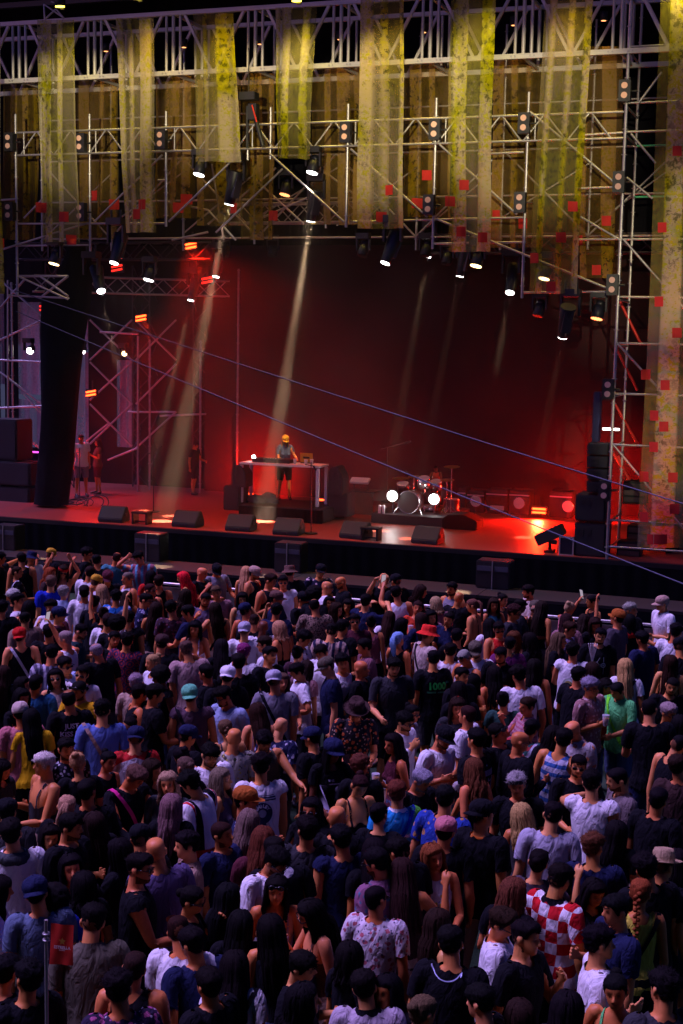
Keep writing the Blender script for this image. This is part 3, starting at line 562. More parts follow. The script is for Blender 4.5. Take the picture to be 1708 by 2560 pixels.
# front fill boxes before the stage
for i, (xl, xr, yt, yb) in enumerate([(-20, 36, 1312, 1395), (334, 398, 1332, 1418), (685, 750, 1356, 1440), (1190, 1272, 1400, 1478)]):
    a, b = atY(xl, yt, -1.75), atY(xr, yb, -1.75); e = empty('front_fill_speaker', ((a.x + b.x) / 2, -1.5, .69), ['front fill speaker box at the left picture edge', 'front fill speaker box with a lit edge below the second wedge', 'front fill speaker box below the fourth wedge', 'front fill speaker box at right in front of the stage'][i], 'speaker', 'front fill speakers on the pit walkway')
    h = a.z - .69
    box('cabinet', ((a.x + b.x) / 2, -1.5, .69 + h / 2), (b.x - a.x, .45, h - .01), BLACK, e)
    for s in (-1, 1): box('label_band', ((a.x + b.x) / 2 + s * (b.x - a.x) * .25, -1.735, .69 + h * .72), ((b.x - a.x) * .42, .02, .1), mat('grey_label_band', (.07, .068, .09), .6, 0, .2, 8), e)
    tube('pole', ((a.x + b.x) / 2, -1.76, .69), ((a.x + b.x) / 2, -1.76, .69 + h), .012, STEEL, e)
# DJ riser, table and gear
p0 = at_deck(600, 1300); DY = 2.3; DX0, DX1 = atY(598, 1297, DY).x, atY(806, 1300, DY).x
e = empty('dj_riser', ((DX0 + DX1) / 2, DY + .8, ZS), 'low black riser under the DJ table', 'riser'); box('platform', ((DX0 + DX1) / 2, DY + .85, ZS + .17), (DX1 - DX0, 1.7, .34), BLACK, e); cloth_strip('skirt', DX0, DX1, DY - .03, ZS + .005, ZS + .32, DRAPE, e, .012, .2)
ZR = ZS + .345; TY = DY + .45; t0, t1 = atY(600, 1160, TY), atY(800, 1165, TY); TZ = (t0.z + t1.z) / 2
e = empty('dj_table', ((t0.x + t1.x) / 2, TY + .3, ZR), 'white metal DJ table with four legs', 'table')
box('table_top', ((t0.x + t1.x) / 2, TY + .3, TZ), (t1.x - t0.x, .72, .05), mat('white_table_metal', (.85, .80, .82), .5, 0, .1, 6), e)
for x in (t0.x + .05, t1.x - .05):
    for y in (TY, TY + .6): box('leg', (x, y, (ZR + TZ) / 2 - .02), (.075, .075, TZ - ZR - .05), MATS['white_table_metal'], e)
ZT_ = TZ + .027; txc = (t0.x + t1.x) / 2
def on_table(px, y=None): return Vector((atY(px, 1160, TY + .3).x, TY + (y if y is not None else .3), ZT_))
for px, l in [(652, 'left media player on the DJ table'), (716, 'right media player on the DJ table')]:
    c = on_table(px); e = empty('media_player', c, l, 'player', 'DJ players'); box('body', c + Vector((0, 0, .05)), (.32, .4, .09), BLACK, e); prim('jog_wheel', 'disc', c + Vector((0, -.03, .1)), (.11, .11, .02), RUBBER, e)
c = on_table(684); e = empty('dj_mixer', c, 'black mixer between the two players', 'mixer'); box('body', c + Vector((0, 0, .05)), (.3, .38, .1), BLACK, e)
for i in range(4): box('fader', c + Vector((-.1 + i * .066, -.1, .105)), (.015, .05, .02), WHITEP, e)
c = on_table(762, .42); e = empty('laptop', c, 'open laptop with a yellow lid and dark sticker on the DJ table', 'laptop')
q = Quaternion((1, 0, 0), math.radians(12)); LID = mat('yellow_laptop_lid', (.62, .36, .03), .5, 0, .1, 6)
prim('lid', 'box', c + Vector((0, 0, .15)), (.33, .012, .23), LID, e, q); box('keyboard_base', c + Vector((0, .12, .012)), (.33, .23, .018), BLACK, e); prim('sticker', 'box', c + Vector((0, -.012, .15)), (.17, .012, .05), BLACK, e, q)
for i, (px, yy) in enumerate([(745, .1), (774, .05), (783, .2)]):
    c = on_table(px, yy); o = prim('table_cup', 'cone', c + Vector((0, 0, .07)), (.045, .045, .13), WHITEP); tag(o, ['white cup left of the laptop', 'white cup in front of the laptop', 'white cup at the right end of the DJ table'][i], 'cup', 'cups on the DJ table')
c = on_table(638, .2); e = empty('table_lamp', c, 'small bright lamp at the left end of the DJ table', 'lamp'); prim('bulb', 'ball', c + Vector((0, 0, .12)), (.05, .05, .05), LENSW, e); tube('stem', c, c + Vector((0, 0, .1)), .01, BLACK, e)
c = Vector((atY(650, 1262, TY).x, TY + .35, ZR)); e = empty('gear_bag', c, 'crumpled grey bag under the DJ table', 'bag')
bmx = bmesh.new(); bmesh.ops.create_icosphere(bmx, subdivisions=3, radius=.5)
for v in bmx.verts: v.co = Vector((v.co.x * .8, v.co.y * .5, max(0, v.co.z) * .42 + .0)) * (1 + .25 * math.sin(9 * v.co.x + 7 * v.co.y))
me = bpy.data.meshes.new('bag_body'); bmx.to_mesh(me); bmx.free(); me.materials.append(mat('bag_cloth', (.09, .07, .075), .8, 0, .3, 6)); o = bpy.data.objects.new('bag_body', me); local(o, e)
# monitor stacks either side of the DJ
speaker('monitor_subwoofer', 558, 598, 1275, .62, 2.6, 'black subwoofer left of the DJ table', .6, grp='DJ monitor stacks')
c = atY(605, 1216, 2.9); e = empty('covered_monitor', c, 'tilted black monitor speaker under a cover left of the DJ table', 'speaker', 'DJ monitor stacks')
def house(c, w, d, h, e, mt, name='cabinet'):
    prof = [(-w / 2, 0), (w / 2, 0), (w / 2, h * .62), (w * .1, h), (-w * .32, h * .97), (-w / 2, h * .7)]
    n = len(prof); vs = [(c.x + x, c.y + s * d / 2, c.z + z) for s in (-1, 1) for x, z in prof]
    fs = [tuple(range(n)), tuple(range(2 * n - 1, n - 1, -1))] + [(i, n + i, n + (i + 1) % n, (i + 1) % n) for i in range(n)]
    o = mesh_obj(name, vs, fs, mt, e); bm = bmesh.new(); bm.from_mesh(o.data); bmesh.ops.recalc_face_normals(bm, faces=bm.faces[:]); bmesh.ops.bevel(bm, geom=bm.edges[:], offset=.02, segments=2, affect='EDGES'); bm.to_mesh(o.data); bm.free()
house(c, .40, .45, .56, e, BLACK); box('strap', c + Vector((-.05, -.31, .4)), (.04, .02, .5), BLACK, e)
c = atY(846, 1236, 3.2); e = empty('house_monitor', c, 'gable shaped black monitor stack right of the DJ table', 'speaker', 'DJ monitor stacks'); house(c, .38, .5, .72, e, BLACK)
for zz in (.18, .5):
    for s in (-1, 1): box('port', c + Vector((s * .06, -.26, zz)), (.06, .02, .1), BLACK, e)
speaker('monitor_subwoofer', 818, 868, 1291, .6, 3.1, 'black subwoofer right of the DJ table', .6, grp='DJ monitor stacks')
c = at_deck(902, 1288); e = empty('keyboard_desk', c, 'dark desk with a pale keyboard between DJ and drums', 'desk'); zd = atY(902, 1230, c.y).z
box('desk_top', (c.x, c.y + .3, zd), (.68, .6, .04), MONITOR, e); box('desk_front', (c.x, c.y + .02, (zd + ZS) / 2), (.64, .04, zd - ZS - .05), mat('brown_desk_panel', (.12, .07, .05), .6, 0, .2, 5), e)
e = empty('keyboard', (c.x - .1, c.y + .3, zd), 'pale tilted keyboard on the dark desk', 'keyboard'); prim('key_bed', 'bbox', (c.x - .12, c.y + .25, zd + .26), (.5, .22, .06), WHITEP, e, Quaternion((1, 0, 0), .5)); tube('stand_leg', (c.x - .3, c.y + .3, zd + .02), (c.x - .3, c.y + .3, zd + .24), .02, BLACK, e); tube('stand_leg', (c.x + .08, c.y + .3, zd + .02), (c.x + .08, c.y + .3, zd + .24), .02, BLACK, e)
# drum riser and kit
DRY = 3.2; r0, r1 = atY(924, 1316, DRY - .2), atY(1118, 1322, DRY - .2)
e = empty('drum_riser', ((r0.x + r1.x) / 2, DRY + 1, ZS), 'low black riser under the drum kit', 'riser'); box('platform', ((r0.x + r1.x) / 2, DRY + .95, ZS + .12), (r1.x - r0.x, 2.2, .24), BLACK, e)
o = house and None
e = empty('covered_wedge', atY(1150, 1318, 3.0), 'black cloth covered ramp right of the drum riser', 'ramp'); cc = atY(1152, 1322, 3.0); house(Vector((cc.x, 3.2, ZS)), .85, .7, .36, e, DRAPE, 'cover')
ZD = ZS + .245; DK = mat('drum_shell', (.05, .03, .035), .3, .1, .2, 6); CHR = mat('drum_chrome', (.6, .58, .6), .22, .9, .1, 6); CYM = mat('cymbal_bronze', (.45, .28, .10), .3, .8, .2, 10); HEADB = mat('kick_front_head', (.006, .005, .006), .6, 0, .2, 6); SKIN = mat('drum_head', (.55, .52, .55), .5, 0, .1, 6)
kx = atY(1026, 1260, DRY + .3); dk = empty('drum_kit', (kx.x, DRY + .6, ZD), 'drum kit with dark kick drum, chrome toms and bronze cymbals', 'drum kit')
QX = Quaternion((1, 0, 0), math.pi / 2)
kz = ZD + .28
prim('kick_drum', 'disc', (kx.x, DRY + .35, kz), (.28, .28, .42), DK, dk, QX); prim('kick_head', 'disc', (kx.x, DRY + .13, kz), (.265, .265, .02), HEADB, dk, QX)
def ring(name, c, R, r, m, parent, q):
    n, k = 28, 6; vs, fs = [], []
    for i in range(n):
        a = 2 * math.pi * i / n
        for j in range(k):
            b = 2 * math.pi * j / k; v = q @ Vector(((R + r * math.cos(b)) * math.cos(a), (R + r * math.cos(b)) * math.sin(a), r * math.sin(b))); vs.append(Vector(c) + v)
    for i in range(n):
        for j in range(k): fs.append((i * k + j, ((i + 1) % n) * k + j, ((i + 1) % n) * k + (j + 1) % k, i * k + (j + 1) % k))
    return mesh_obj(name, vs, fs, m, parent, True)
ring('kick_hoop', (kx.x, DRY + .13, kz), .275, .014, CHR, dk, QX)
for s in (-1, 1): tube('kick_spur', (kx.x + s * .25, DRY + .2, kz - .1), (kx.x + s * .36, DRY + .08, ZD), .012, CHR, dk)
for x, z, r, h, yy in [(1008, 1218, .15, .2, .5), (1060, 1206, .16, .22, .5), (1090, 1213, .15, .2, .75)]:
    c = atY(x, z, DRY + yy); prim('tom', 'disc', c, (r, r, h), CHR if x > 1050 else DK, dk, Quaternion((1, 0, 0), .35)); ring('tom_hoop', c + Quaternion((1, 0, 0), .35) @ Vector((0, 0, h / 2)), r, .01, CHR, dk, Quaternion((1, 0, 0), .35)); prim('tom_head', 'disc', c + Quaternion((1, 0, 0), .35) @ Vector((0, 0, h / 2 + .004)), (r * .96, r * .96, .006), SKIN, dk, Quaternion((1, 0, 0), .35))
    tube('tom_post', c - Vector((0, -.1, 0)), (c.x, c.y + .1, kz + .2), .014, CHR, dk)
for x, z, r, h in [(1128, 1268, .2, .4), (1075, 1272, .18, .15)]:
    c = atY(x, z, DRY + .9); prim('floor_tom' if h > .3 else 'snare_drum', 'disc', c, (r, r, h), DK if h > .3 else CHR, dk); ring('drum_hoop', c + Vector((0, 0, h / 2)), r, .01, CHR, dk, Quaternion()); prim('drum_skin', 'disc', c + Vector((0, 0, h / 2 + .004)), (r * .96, r * .96, .006), SKIN, dk)
    for a in range(3): tube('drum_leg', c + Vector((r * math.cos(a * 2.1), r * math.sin(a * 2.1), 0)), (c.x + r * 1.1 * math.cos(a * 2.1), c.y + r * 1.1 * math.sin(a * 2.1), ZD), .01, CHR, dk)
for x, y, r in [(1003, 1196, .21), (1130, 1167, .2), (1118, 1200, .18), (1035, 1192, .15)]:
    c = atY(x, y, DRY + .7); n = 24; vs = [c + Vector((0, 0, .03))] + [c + Vector((r * math.cos(2 * math.pi * i / n), r * math.sin(2 * math.pi * i / n), .02 * math.sin(2 * math.pi * i / n))) for i in range(n)]
    mesh_obj('cymbal', vs, [(0, 1 + i, 1 + (i + 1) % n) for i in range(n)], CYM, dk, True); tube('cymbal_stand', c, (c.x, c.y, ZD + .02), .012, CHR, dk)
    for a in range(3): tube('stand_foot', (c.x, c.y, ZD + .18), (c.x + .2 * math.cos(a * 2.1), c.y + .2 * math.sin(a * 2.1), ZD + .01), .008, CHR, dk)
for i, (x, y, m_) in enumerate([(981, 1240, LENSW), (1085, 1248, LENSW)]):
    c = atY(x, y, DRY + (.05 if i == 0 else .25)); e = empty('round_floor_lamp', c, ['round white lamp left of the kick drum', 'round white lamp among the drums'][i], 'stage lamp', 'white lamps at the drum kit'); prim('housing', 'disc', c + Vector((0, .06, 0)), (.15, .15, .1), BLACK, e, QX); prim('lens', 'disc', c, (.125, .125, .02), m_, e, QX)
    tube('stand', c + Vector((0, .08, -.1)), (c.x, c.y + .08, ZD), .02, BLACK, e)
    point('glow', c - Vector((0, .1, 0)), 10, (1, .95, .95), e, .1)
for i, x in enumerate((949, 959)):
    c = atY(x, 1287, DRY - .1); o = tube('water_bottle', (c.x, c.y, ZD), (c.x, c.y, ZD + .2), .035, WHITEP); tag(o, ['left', 'right'][i] + ' white bottle at the corner of the drum riser', 'bottle', 'bottles by the drums')
def micstand(px, ytop, ybase, Y, label, boom=None):
    b = atY(px, ybase, Y); t = atY(px, ytop, Y); e = empty('microphone_stand', b, label, 'microphone stand', 'microphone stands'); b.z = max(b.z, ZS + .01)
    tube('pole', b, t, .012, BLACK, e); prim('base', 'disc', b + Vector((0, 0, .012)), (.15, .15, .02), BLACK, e)
    if boom: q = atY(*boom, Y); tube('boom', t - Vector((.15, 0, .06)), q, .009, BLACK, e); tube('microphone', q, q + (q - t).normalized() * .12, .022, BLACK, e)
micstand(968, 1118, 1255, 3.6, 'tall boom microphone stand left of the drums', (1015, 1106)); micstand(384, 1130, 1280, 1.6, 'thin microphone stand between the first two wedges', (395, 1123)); micstand(778, 1155, 1335, .6, 'microphone stand in front of the DJ table', (784, 1165)); micstand(199, 1120, 1245, 4.2, 'microphone stand before the white shirted person'); micstand(690, 1110, 1255, 3.5, 'microphone stand beside the DJ')
# low backline along the rear
for i, (x0, x1, yb, yt) in enumerate([(1142, 1165, 1290, 1222), (1166, 1212, 1290, 1228), (1213, 1270, 1292, 1226), (1271, 1325, 1294, 1228), (1372, 1432, 1297, 1232)]):
    Y = 6.2; a = atY(x0, yb, Y); b = atY(x1, yt, Y); e = empty('backline_case', ((a.x + b.x) / 2, Y, ZS), 'dark equipment case %s along the back of the stage' % ['just right of the drums', 'behind the first round drum head', 'with a white panel in front', 'behind the pink round drum head', 'near the right stack'][i], 'case', 'dark cases along the back')
    box('body', ((a.x + b.x) / 2, Y + .3, (ZS + b.z) / 2), (b.x - a.x - .02, .6, b.z - ZS), RUBBER, e); box('lid_edge', ((a.x + b.x) / 2, Y - .01, b.z - .12), (b.x - a.x - .02, .03, .03), CASE, e)
for i, (x, y) in enumerate([(1190, 1253), (1298, 1258), (1420, 1266)]):
    c = atY(x, y, 6.05); e = empty('round_reflector', c, ['pale round drum head right of the kit', 'pinkish round drum head at the back', 'reddened round drum head beside the right stack'][i], 'drum head', 'round pale discs at the back'); prim('skin', 'disc', c, (.14, .14, .02), SKIN, e, QX); ring('hoop', c, .145, .012, CHR, e, QX)
    tube('stand', c + Vector((0, .05, -.1)), (c.x, c.y + .05, ZS), .015, BLACK, e)
for i, (x, y, w) in enumerate([(1243, 1270, .36), (1237, 1248, .32), (1131, 1262, .2)]):
    o = box('sign_board', atY(x, y, 6.0), (w, .03, .12), SKIN if i != 1 else LIPW); tag(o, ['white panel on the equipment case right of the drums', 'dull pinkish panel above the white one', 'white panel behind the floor tom'][i], 'panel')
# left side gear
for i, (xl, xr, yb, h, Y) in enumerate([(-30, 75, 1272, .62, 2.6), (-30, 76, 1210, .62, 2.6), (-30, 42, 1150, 1.1, 2.7)]):
    speaker('left_side_speaker', xl, xr, yb, h, Y, ['lowest big black cabinet at the left edge of the stage', 'middle big black cabinet at the left edge of the stage', 'tall black cabinet on top at the left edge'][i], .8, grp='black cabinets at stage left')
e = empty('led_strip_lamp', atY(71, 1131, 4.2), 'blue and magenta led strip left of the black drape', 'led strip'); box('blue_segment', atY(58, 1132, 4.2), (.34, .03, .04), LEDB, e, bev=False); box('magenta_segment', atY(86, 1130, 4.2), (.26, .03, .04), LEDM, e, bev=False)
for i, (x, y) in enumerate([(88, 1180), (88, 1215)]):
    e = empty('red_lit_rack', atY(x, y, 4.6), ['upper', 'lower'][i] + ' red lit rack left of the black drape', 'rack'); box('frame', atY(x, y, 4.7), (.34, .3, .32), BLACK, e)
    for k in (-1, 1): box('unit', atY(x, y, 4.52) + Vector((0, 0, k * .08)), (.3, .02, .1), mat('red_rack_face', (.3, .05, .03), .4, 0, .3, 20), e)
e = empty('cable_coil', at_deck(205, 1262), 'heap of cables on the deck below the white shirted person', 'cable'); c = at_deck(205, 1262)
for k in range(6): ring('loop', c + Vector((-.5 + k * .2, .1 * math.sin(k * 2), .03 + .01 * k)), .22 + .03 * (k % 3), .014, CABLE, e, Quaternion((1, .3, 0), .15 * k).normalized())
# the two steel wires crossing the view
def wire(pts, label):
    vs, fs = [], []; P = [Vector(p) for p in pts]; n = 40; path = []
    a, m, b = P
    for i in range(n + 1):
        t = i / n; path.append(a * (1 - t) ** 2 + m * 2 * t * (1 - t) + b * t * t)
    for i, p in enumerate(path):
        for k in range(6): an = k * math.pi / 3; vs.append(p + Vector((0, math.cos(an), math.sin(an))) * .013)
    for i in range(n):
        for k in range(6): fs.append((i * 6 + k, i * 6 + (k + 1) % 6, (i + 1) * 6 + (k + 1) % 6, (i + 1) * 6 + k))
    o = mesh_obj('steel_wire', vs, fs, mat('blue_grey_wire', (.05, .055, .10), .6, .2, .1, 8), None, True); tag(o, label, 'wire', 'wires crossing the stage front')
def mid(a, m, b): return m * 2 - (a + b) * .5
a, m_, b = atY(40, 727, -.3), atY(878, 1000, -3.0), atY(1730, 1266, -5.5); wire((a, mid(a, m_, b), b), 'upper taut wire slanting down from left scaffold to the right')
a, m_, b = atY(40, 778, -.3), atY(840, 1112, -4.0), atY(1740, 1472, -7.0); wire((a, mid(a, m_, b), b), 'lower taut wire slanting down in front of the drums')
# stage smoke: a closed box of thin fog filling the stage house
fo = box('stage_smoke', (-11.9, 3.66, 5.12), (15.0, 7.3, 7.75), None or DRAPE, bev=False); fo.data = fo.data.copy(); fm = bpy.data.materials.new('stage_fog'); fm.use_nodes = True; t = fm.node_tree; t.nodes.clear()
tc = t.nodes.new('ShaderNodeTexCoord'); gm = t.nodes.new('ShaderNodeNewGeometry'); nz = t.nodes.new('ShaderNodeTexNoise'); nz.inputs['Scale'].default_value = .55; nz.inputs['Detail'].default_value = 2; t.links.new(gm.outputs['Position'], nz.inputs['Vector'])
sp_ = t.nodes.new('ShaderNodeSeparateXYZ'); t.links.new(gm.outputs['Position'], sp_.inputs[0]); r1 = t.nodes.new('ShaderNodeMapRange'); r1.inputs[1].default_value = -11.5; r1.inputs[2].default_value = -8.5; r1.inputs[3].default_value = .017; r1.inputs[4].default_value = .004; t.links.new(sp_.outputs[0], r1.inputs[0])
r3 = t.nodes.new('ShaderNodeMapRange'); r3.inputs[1].default_value = -18.5; r3.inputs[2].default_value = -16; r3.inputs[3].default_value = .3; r3.inputs[4].default_value = 1; t.links.new(sp_.outputs[0], r3.inputs[0])
r2 = t.nodes.new('ShaderNodeMapRange'); r2.inputs[1].default_value = .3; r2.inputs[2].default_value = .7; r2.inputs[3].default_value = .35; r2.inputs[4].default_value = 1.5; t.links.new(nz.outputs[0], r2.inputs[0])
mm = t.nodes.new('ShaderNodeMath'); mm.operation = 'MULTIPLY'; t.links.new(r1.outputs[0], mm.inputs[0]); t.links.new(r2.outputs[0], mm.inputs[1]); m3 = t.nodes.new('ShaderNodeMath'); m3.operation = 'MULTIPLY'; t.links.new(mm.outputs[0], m3.inputs[0]); t.links.new(r3.outputs[0], m3.inputs[1])
pv = t.nodes.new('ShaderNodeVolumePrincipled'); t.links.new(m3.outputs[0], pv.inputs['Density']); pv.inputs['Color'].default_value = (.9, .88, .88, 1); pv.inputs['Anisotropy'].default_value = .25; ot = t.nodes.new('ShaderNodeOutputMaterial'); t.links.new(pv.outputs[0], ot.inputs['Volume'])
fo.data.materials.clear(); fo.data.materials.append(fm); tag(fo, 'thin stage fog filling the opening above the deck', 'fog', kind='stuff')
# ============================================================ people: one template body per build, posed by bones
def loft(rings, n=20):
    """closed tube through rings (centre, axis-x vector, axis-y vector)"""
    vs, fs = [], []
    for c, ax, ay in rings:
        for k in range(n):
            t = 2 * math.pi * k / n; vs.append(Vector(c) + Vector(ax) * math.cos(t) + Vector(ay) * math.sin(t))
    for j in range(len(rings) - 1):
        for k in range(n): fs.append((j * n + k, j * n + (k + 1) % n, (j + 1) * n + (k + 1) % n, (j + 1) * n + k))
    fs.append(tuple(range(n - 1, -1, -1))); fs.append(tuple(range((len(rings) - 1) * n, len(rings) * n)))
    return vs, fs
def limb(pts, n=14):
    """pts: list of (pos, r) ; perpendicular rings, rounded ends"""
    P = [Vector(p) for p, _ in pts]; R = [r for _, r in pts]; rings = []
    d0 = (P[1] - P[0]).normalized(); d1 = (P[-1] - P[-2]).normalized()
    ext = [(P[0] - d0 * R[0] * .8, R[0] * .45)] + list(zip(P, R)) + [(P[-1] + d1 * R[-1] * .8, R[-1] * .45)]
    for i, (p, r) in enumerate(ext):
        a = ext[max(0, i - 1)][0]; b = ext[min(len(ext) - 1, i + 1)][0]; d = (b - a).normalized()
        u = d.cross(Vector((0, 1, 0.05))).normalized(); v = d.cross(u).normalized(); rings.append((p, u * r, v * r))
    return loft(rings, n)
JS = dict(pel=(0, 0, .95), che=(0, .0, 1.18), nec=(0, .02, 1.47), hed=(0, .012, 1.55))
AD = Vector((.643, 0, -.766))
def skeleton(fem):
    sw = .155 if fem else .178; j = dict(JS); sh = Vector((sw, .012, 1.425)); el = sh + AD * .285; wr = el + AD * .255; tip = wr + AD * .17
    j.update(sh=sh, el=el, wr=wr, tip=tip, hip=Vector((.095, 0, .90)), kne=Vector((.10, -.005, .48)), ank=Vector((.105, .02, .08)))
    return {k: Vector(v) for k, v in j.items()}
def template_parts(fem):
    J = skeleton(fem); M = []
    if fem: T = [(.80, .13, .10, .01), (.86, .165, .115, .01), (.93, .172, .118, .008), (1.02, .138, .098, .0), (1.09, .122, .088, -.002), (1.18, .130, .094, -.004), (1.27, .142, .105, -.006), (1.35, .152, .098, .0), (1.41, .148, .082, .008), (1.455, .10, .065, .014), (1.49, .058, .055, .018)]
    else: T = [(.80, .13, .105, .005), (.86, .160, .115, .005), (.93, .165, .118, .004), (1.02, .150, .108, .0), (1.09, .147, .104, .0), (1.18, .160, .112, -.002), (1.27, .176, .122, -.004), (1.35, .186, .118, .0), (1.41, .182, .098, .008), (1.455, .125, .075, .014), (1.49, .068, .062, .018)]
    M.append(loft([((0, y, z), (rx, 0, 0), (0, ry, 0)) for z, rx, ry, y in T], 28))
    nr = .049 if fem else .058
    M.append(loft([((0, .022, 1.44), (nr * 1.25, 0, 0), (0, nr * 1.2, 0)), ((0, .02, 1.50), (nr, 0, 0), (0, nr * 1.05, 0)), ((0, .014, 1.58), (nr, 0, 0), (0, nr * 1.1, 0)), ((0, .012, 1.62), (nr * .8, 0, 0), (0, nr * .8, 0))], 18))
    # head rings: z, front, back, half width
    H = [(1.537, .070, -.028, .020), (1.548, .086, .0, .040), (1.566, .092, .03, .051), (1.584, .092, .062, .059), (1.602, .091, .082, .065), (1.625, .090, .093, .069), (1.645, .087, .098, .071), (1.662, .092, .100, .072), (1.69, .090, .100, .0725), (1.712, .080, .094, .068), (1.732, .060, .076, .055), (1.745, .034, .05, .034), (1.75, .012, .02, .012)]
    n = 36; vs, fs = [], []
    for z, fr, bk, w in H:
        for k in range(n):
            t = 2 * math.pi * k / n; c, s = math.cos(t), math.sin(t)
            e = .86; x = w * math.copysign(abs(c) ** e, c); y = (bk if s > 0 else fr) * math.copysign(abs(s) ** e, s)
            ex = math.exp(-((abs(x) - .031) / .014) ** 2 - ((z - 1.645) / .011) ** 2) if s < 0 else 0
            y += .006 * ex                                                        # eye sockets
            if s < 0: y -= .005 * math.exp(-(x / .022) ** 2 - ((z - 1.592) / .008) ** 2)  # lips
            vs.append(Vector((x, y, z)))
    for j in range(len(H) - 1):
        for k in range(n): fs.append((j * n + k, j * n + (k + 1) % n, (j + 1) * n + (k + 1) % n, (j + 1) * n + k))
    fs.append(tuple(range(n - 1, -1, -1))); fs.append(tuple(range((len(H) - 1) * n, len(H) * n))); M.append((vs, fs))
    M.append(loft([((0, -.082, 1.658), (.009, 0, 0), (0, .012, 0)), ((0, -.096, 1.640), (.010, 0, 0), (0, .014, 0)), ((0, -.106, 1.622), (.014, 0, 0), (0, .014, 0)), ((0, -.101, 1.611), (.017, 0, 0), (0, .016, 0)), ((0, -.09, 1.606), (.012, 0, 0), (0, .01, 0))], 12))
    for s in (-1, 1):
        M.append(loft([((s * .071, .012, 1.600), (.006, .003, 0), (0, .008, 0)), ((s * .076, .016, 1.618), (.009, .004, 0), (0, .016, 0)), ((s * .079, .020, 1.640), (.009, .004, 0), (0, .021, 0)), ((s * .078, .02, 1.658), (.007, .003, 0), (0, .015, 0))], 10))
        m = Vector((s, 1, 1)); f = lambda v: Vector((v[0] * s, v[1], v[2]))
        k = .86 if fem else 1.0; sh, el, wr = J['sh'], J['el'], J['wr']
        M.append(limb([(f(sh - AD * .03), .062 * k), (f(sh + AD * .05), .058 * k), (f(sh + AD * .13), .051 * k), (f(el - AD * .03), .042 * k), (f(el), .040 * k), (f(el + AD * .07), .043 * k), (f(el + AD * .17), .034 * k), (f(wr), .027 * k)], 16))
        # hand: palm + five fingers, relaxed curl; palm normal towards the thigh (-x side) and slightly forward
        pn = Vector((-.766, 0, -.643)); fw = Vector((0, -1, 0)); kk = .9 if fem else 1.0
        M.append(loft([(f(wr + AD * .0), f(fw * .024 * kk), f(pn * .017 * kk)), (f(wr + AD * .03), f(fw * .036 * kk), f(pn * .016 * kk)), (f(wr + AD * .075), f(fw * .043 * kk), f(pn * .014 * kk)), (f(wr + AD * .092), f(fw * .038 * kk), f(pn * .010 * kk))], 14))
        for i, (off, ln) in enumerate([(.036, .070), (.0125, .080), (-.0115, .074), (-.034, .058)]):
            b = wr + AD * (.085 - .004 * abs(i - 1)) + fw * off * kk; d = AD.copy(); pts = [(f(b - AD * .01), .0092 * kk)]; p = b
            for q, (seg, ang) in enumerate([(.42, .30 + .05 * i), (.33, .45), (.25, .35)]):
                d = (Quaternion(Vector((0, -1, 0)), -ang if True else ang) @ d); d = (d + pn * .0).normalized(); p = p + d * ln * seg * kk; pts.append((f(p), (.0088 - .0007 * q) * kk))
            M.append(limb(pts, 8))
        tb = wr + AD * .025 + fw * .028 * kk; td = (AD * .62 + fw * .62 + pn * .38).normalized(); t2 = tb + td * .042 * kk; t3 = t2 + (AD * .85 + fw * .3 + pn * .35).normalized() * .034 * kk
        M.append(limb([(f(tb), .012 * kk), (f(t2), .0105 * kk), (f(t3), .0085 * kk)], 8))
        hp, kn, an = J['hip'], J['kne'], J['ank']; q = .96 if fem else 1.0
        M.append(limb([(f(hp + Vector((-.01, .0, .02))), .092 * (1.06 if fem else 1)), (f(hp.lerp(kn, .2)), .087 * q * (1.04 if fem else 1)), (f(hp.lerp(kn, .55)), .070 * q), (f(kn), .053 * q), (f(kn.lerp(an, .25) + Vector((0, .012, 0))), .054 * q), (f(kn.lerp(an, .6) + Vector((0, .006, 0))), .040 * q), (f(an), .034 * q)], 16))
        M.append(loft([(f((.105, .065, .045)), f((.026, 0, 0)), (0, .01, .03)), (f((.105, .04, .05)), f((.036, 0, 0)), (0, 0, .05)), (f((.106, -.02, .052)), f((.038, 0, 0)), (0, 0, .052)), (f((.108, -.09, .036)), f((.046, 0, 0)), (0, 0, .036)), (f((.108, -.15, .027)), f((.042, 0, 0)), (0, 0, .027)), (f((.106, -.185, .022)), f((.024, 0, 0)), (0, 0, .018))], 14))
    if fem:
        for s in (-1, 1): M.append(loft([((s * .065, -.06, 1.215), (.02, 0, 0), (0, .02, 0)), ((s * .066, -.078, 1.235), (.054, 0, 0), (0, .05, 0)), ((s * .066, -.076, 1.265), (.055, 0, 0), (0, .048, 0)), ((s * .062, -.06, 1.30), (.045, 0, 0), (0, .035, 0)), ((s * .06, -.05, 1.33), (.025, 0, 0), (0, .02, 0))], 16))
    V, F = [], []
    for vs, fs in M:
        o = len(V); V += vs; F += [tuple(i + o for i in f) for f in fs]
    return V, F
TS = bpy.data.scenes.new('workbench'); TV = TS.view_layers[0]
def DG(): TV.update(); return TV.depsgraph
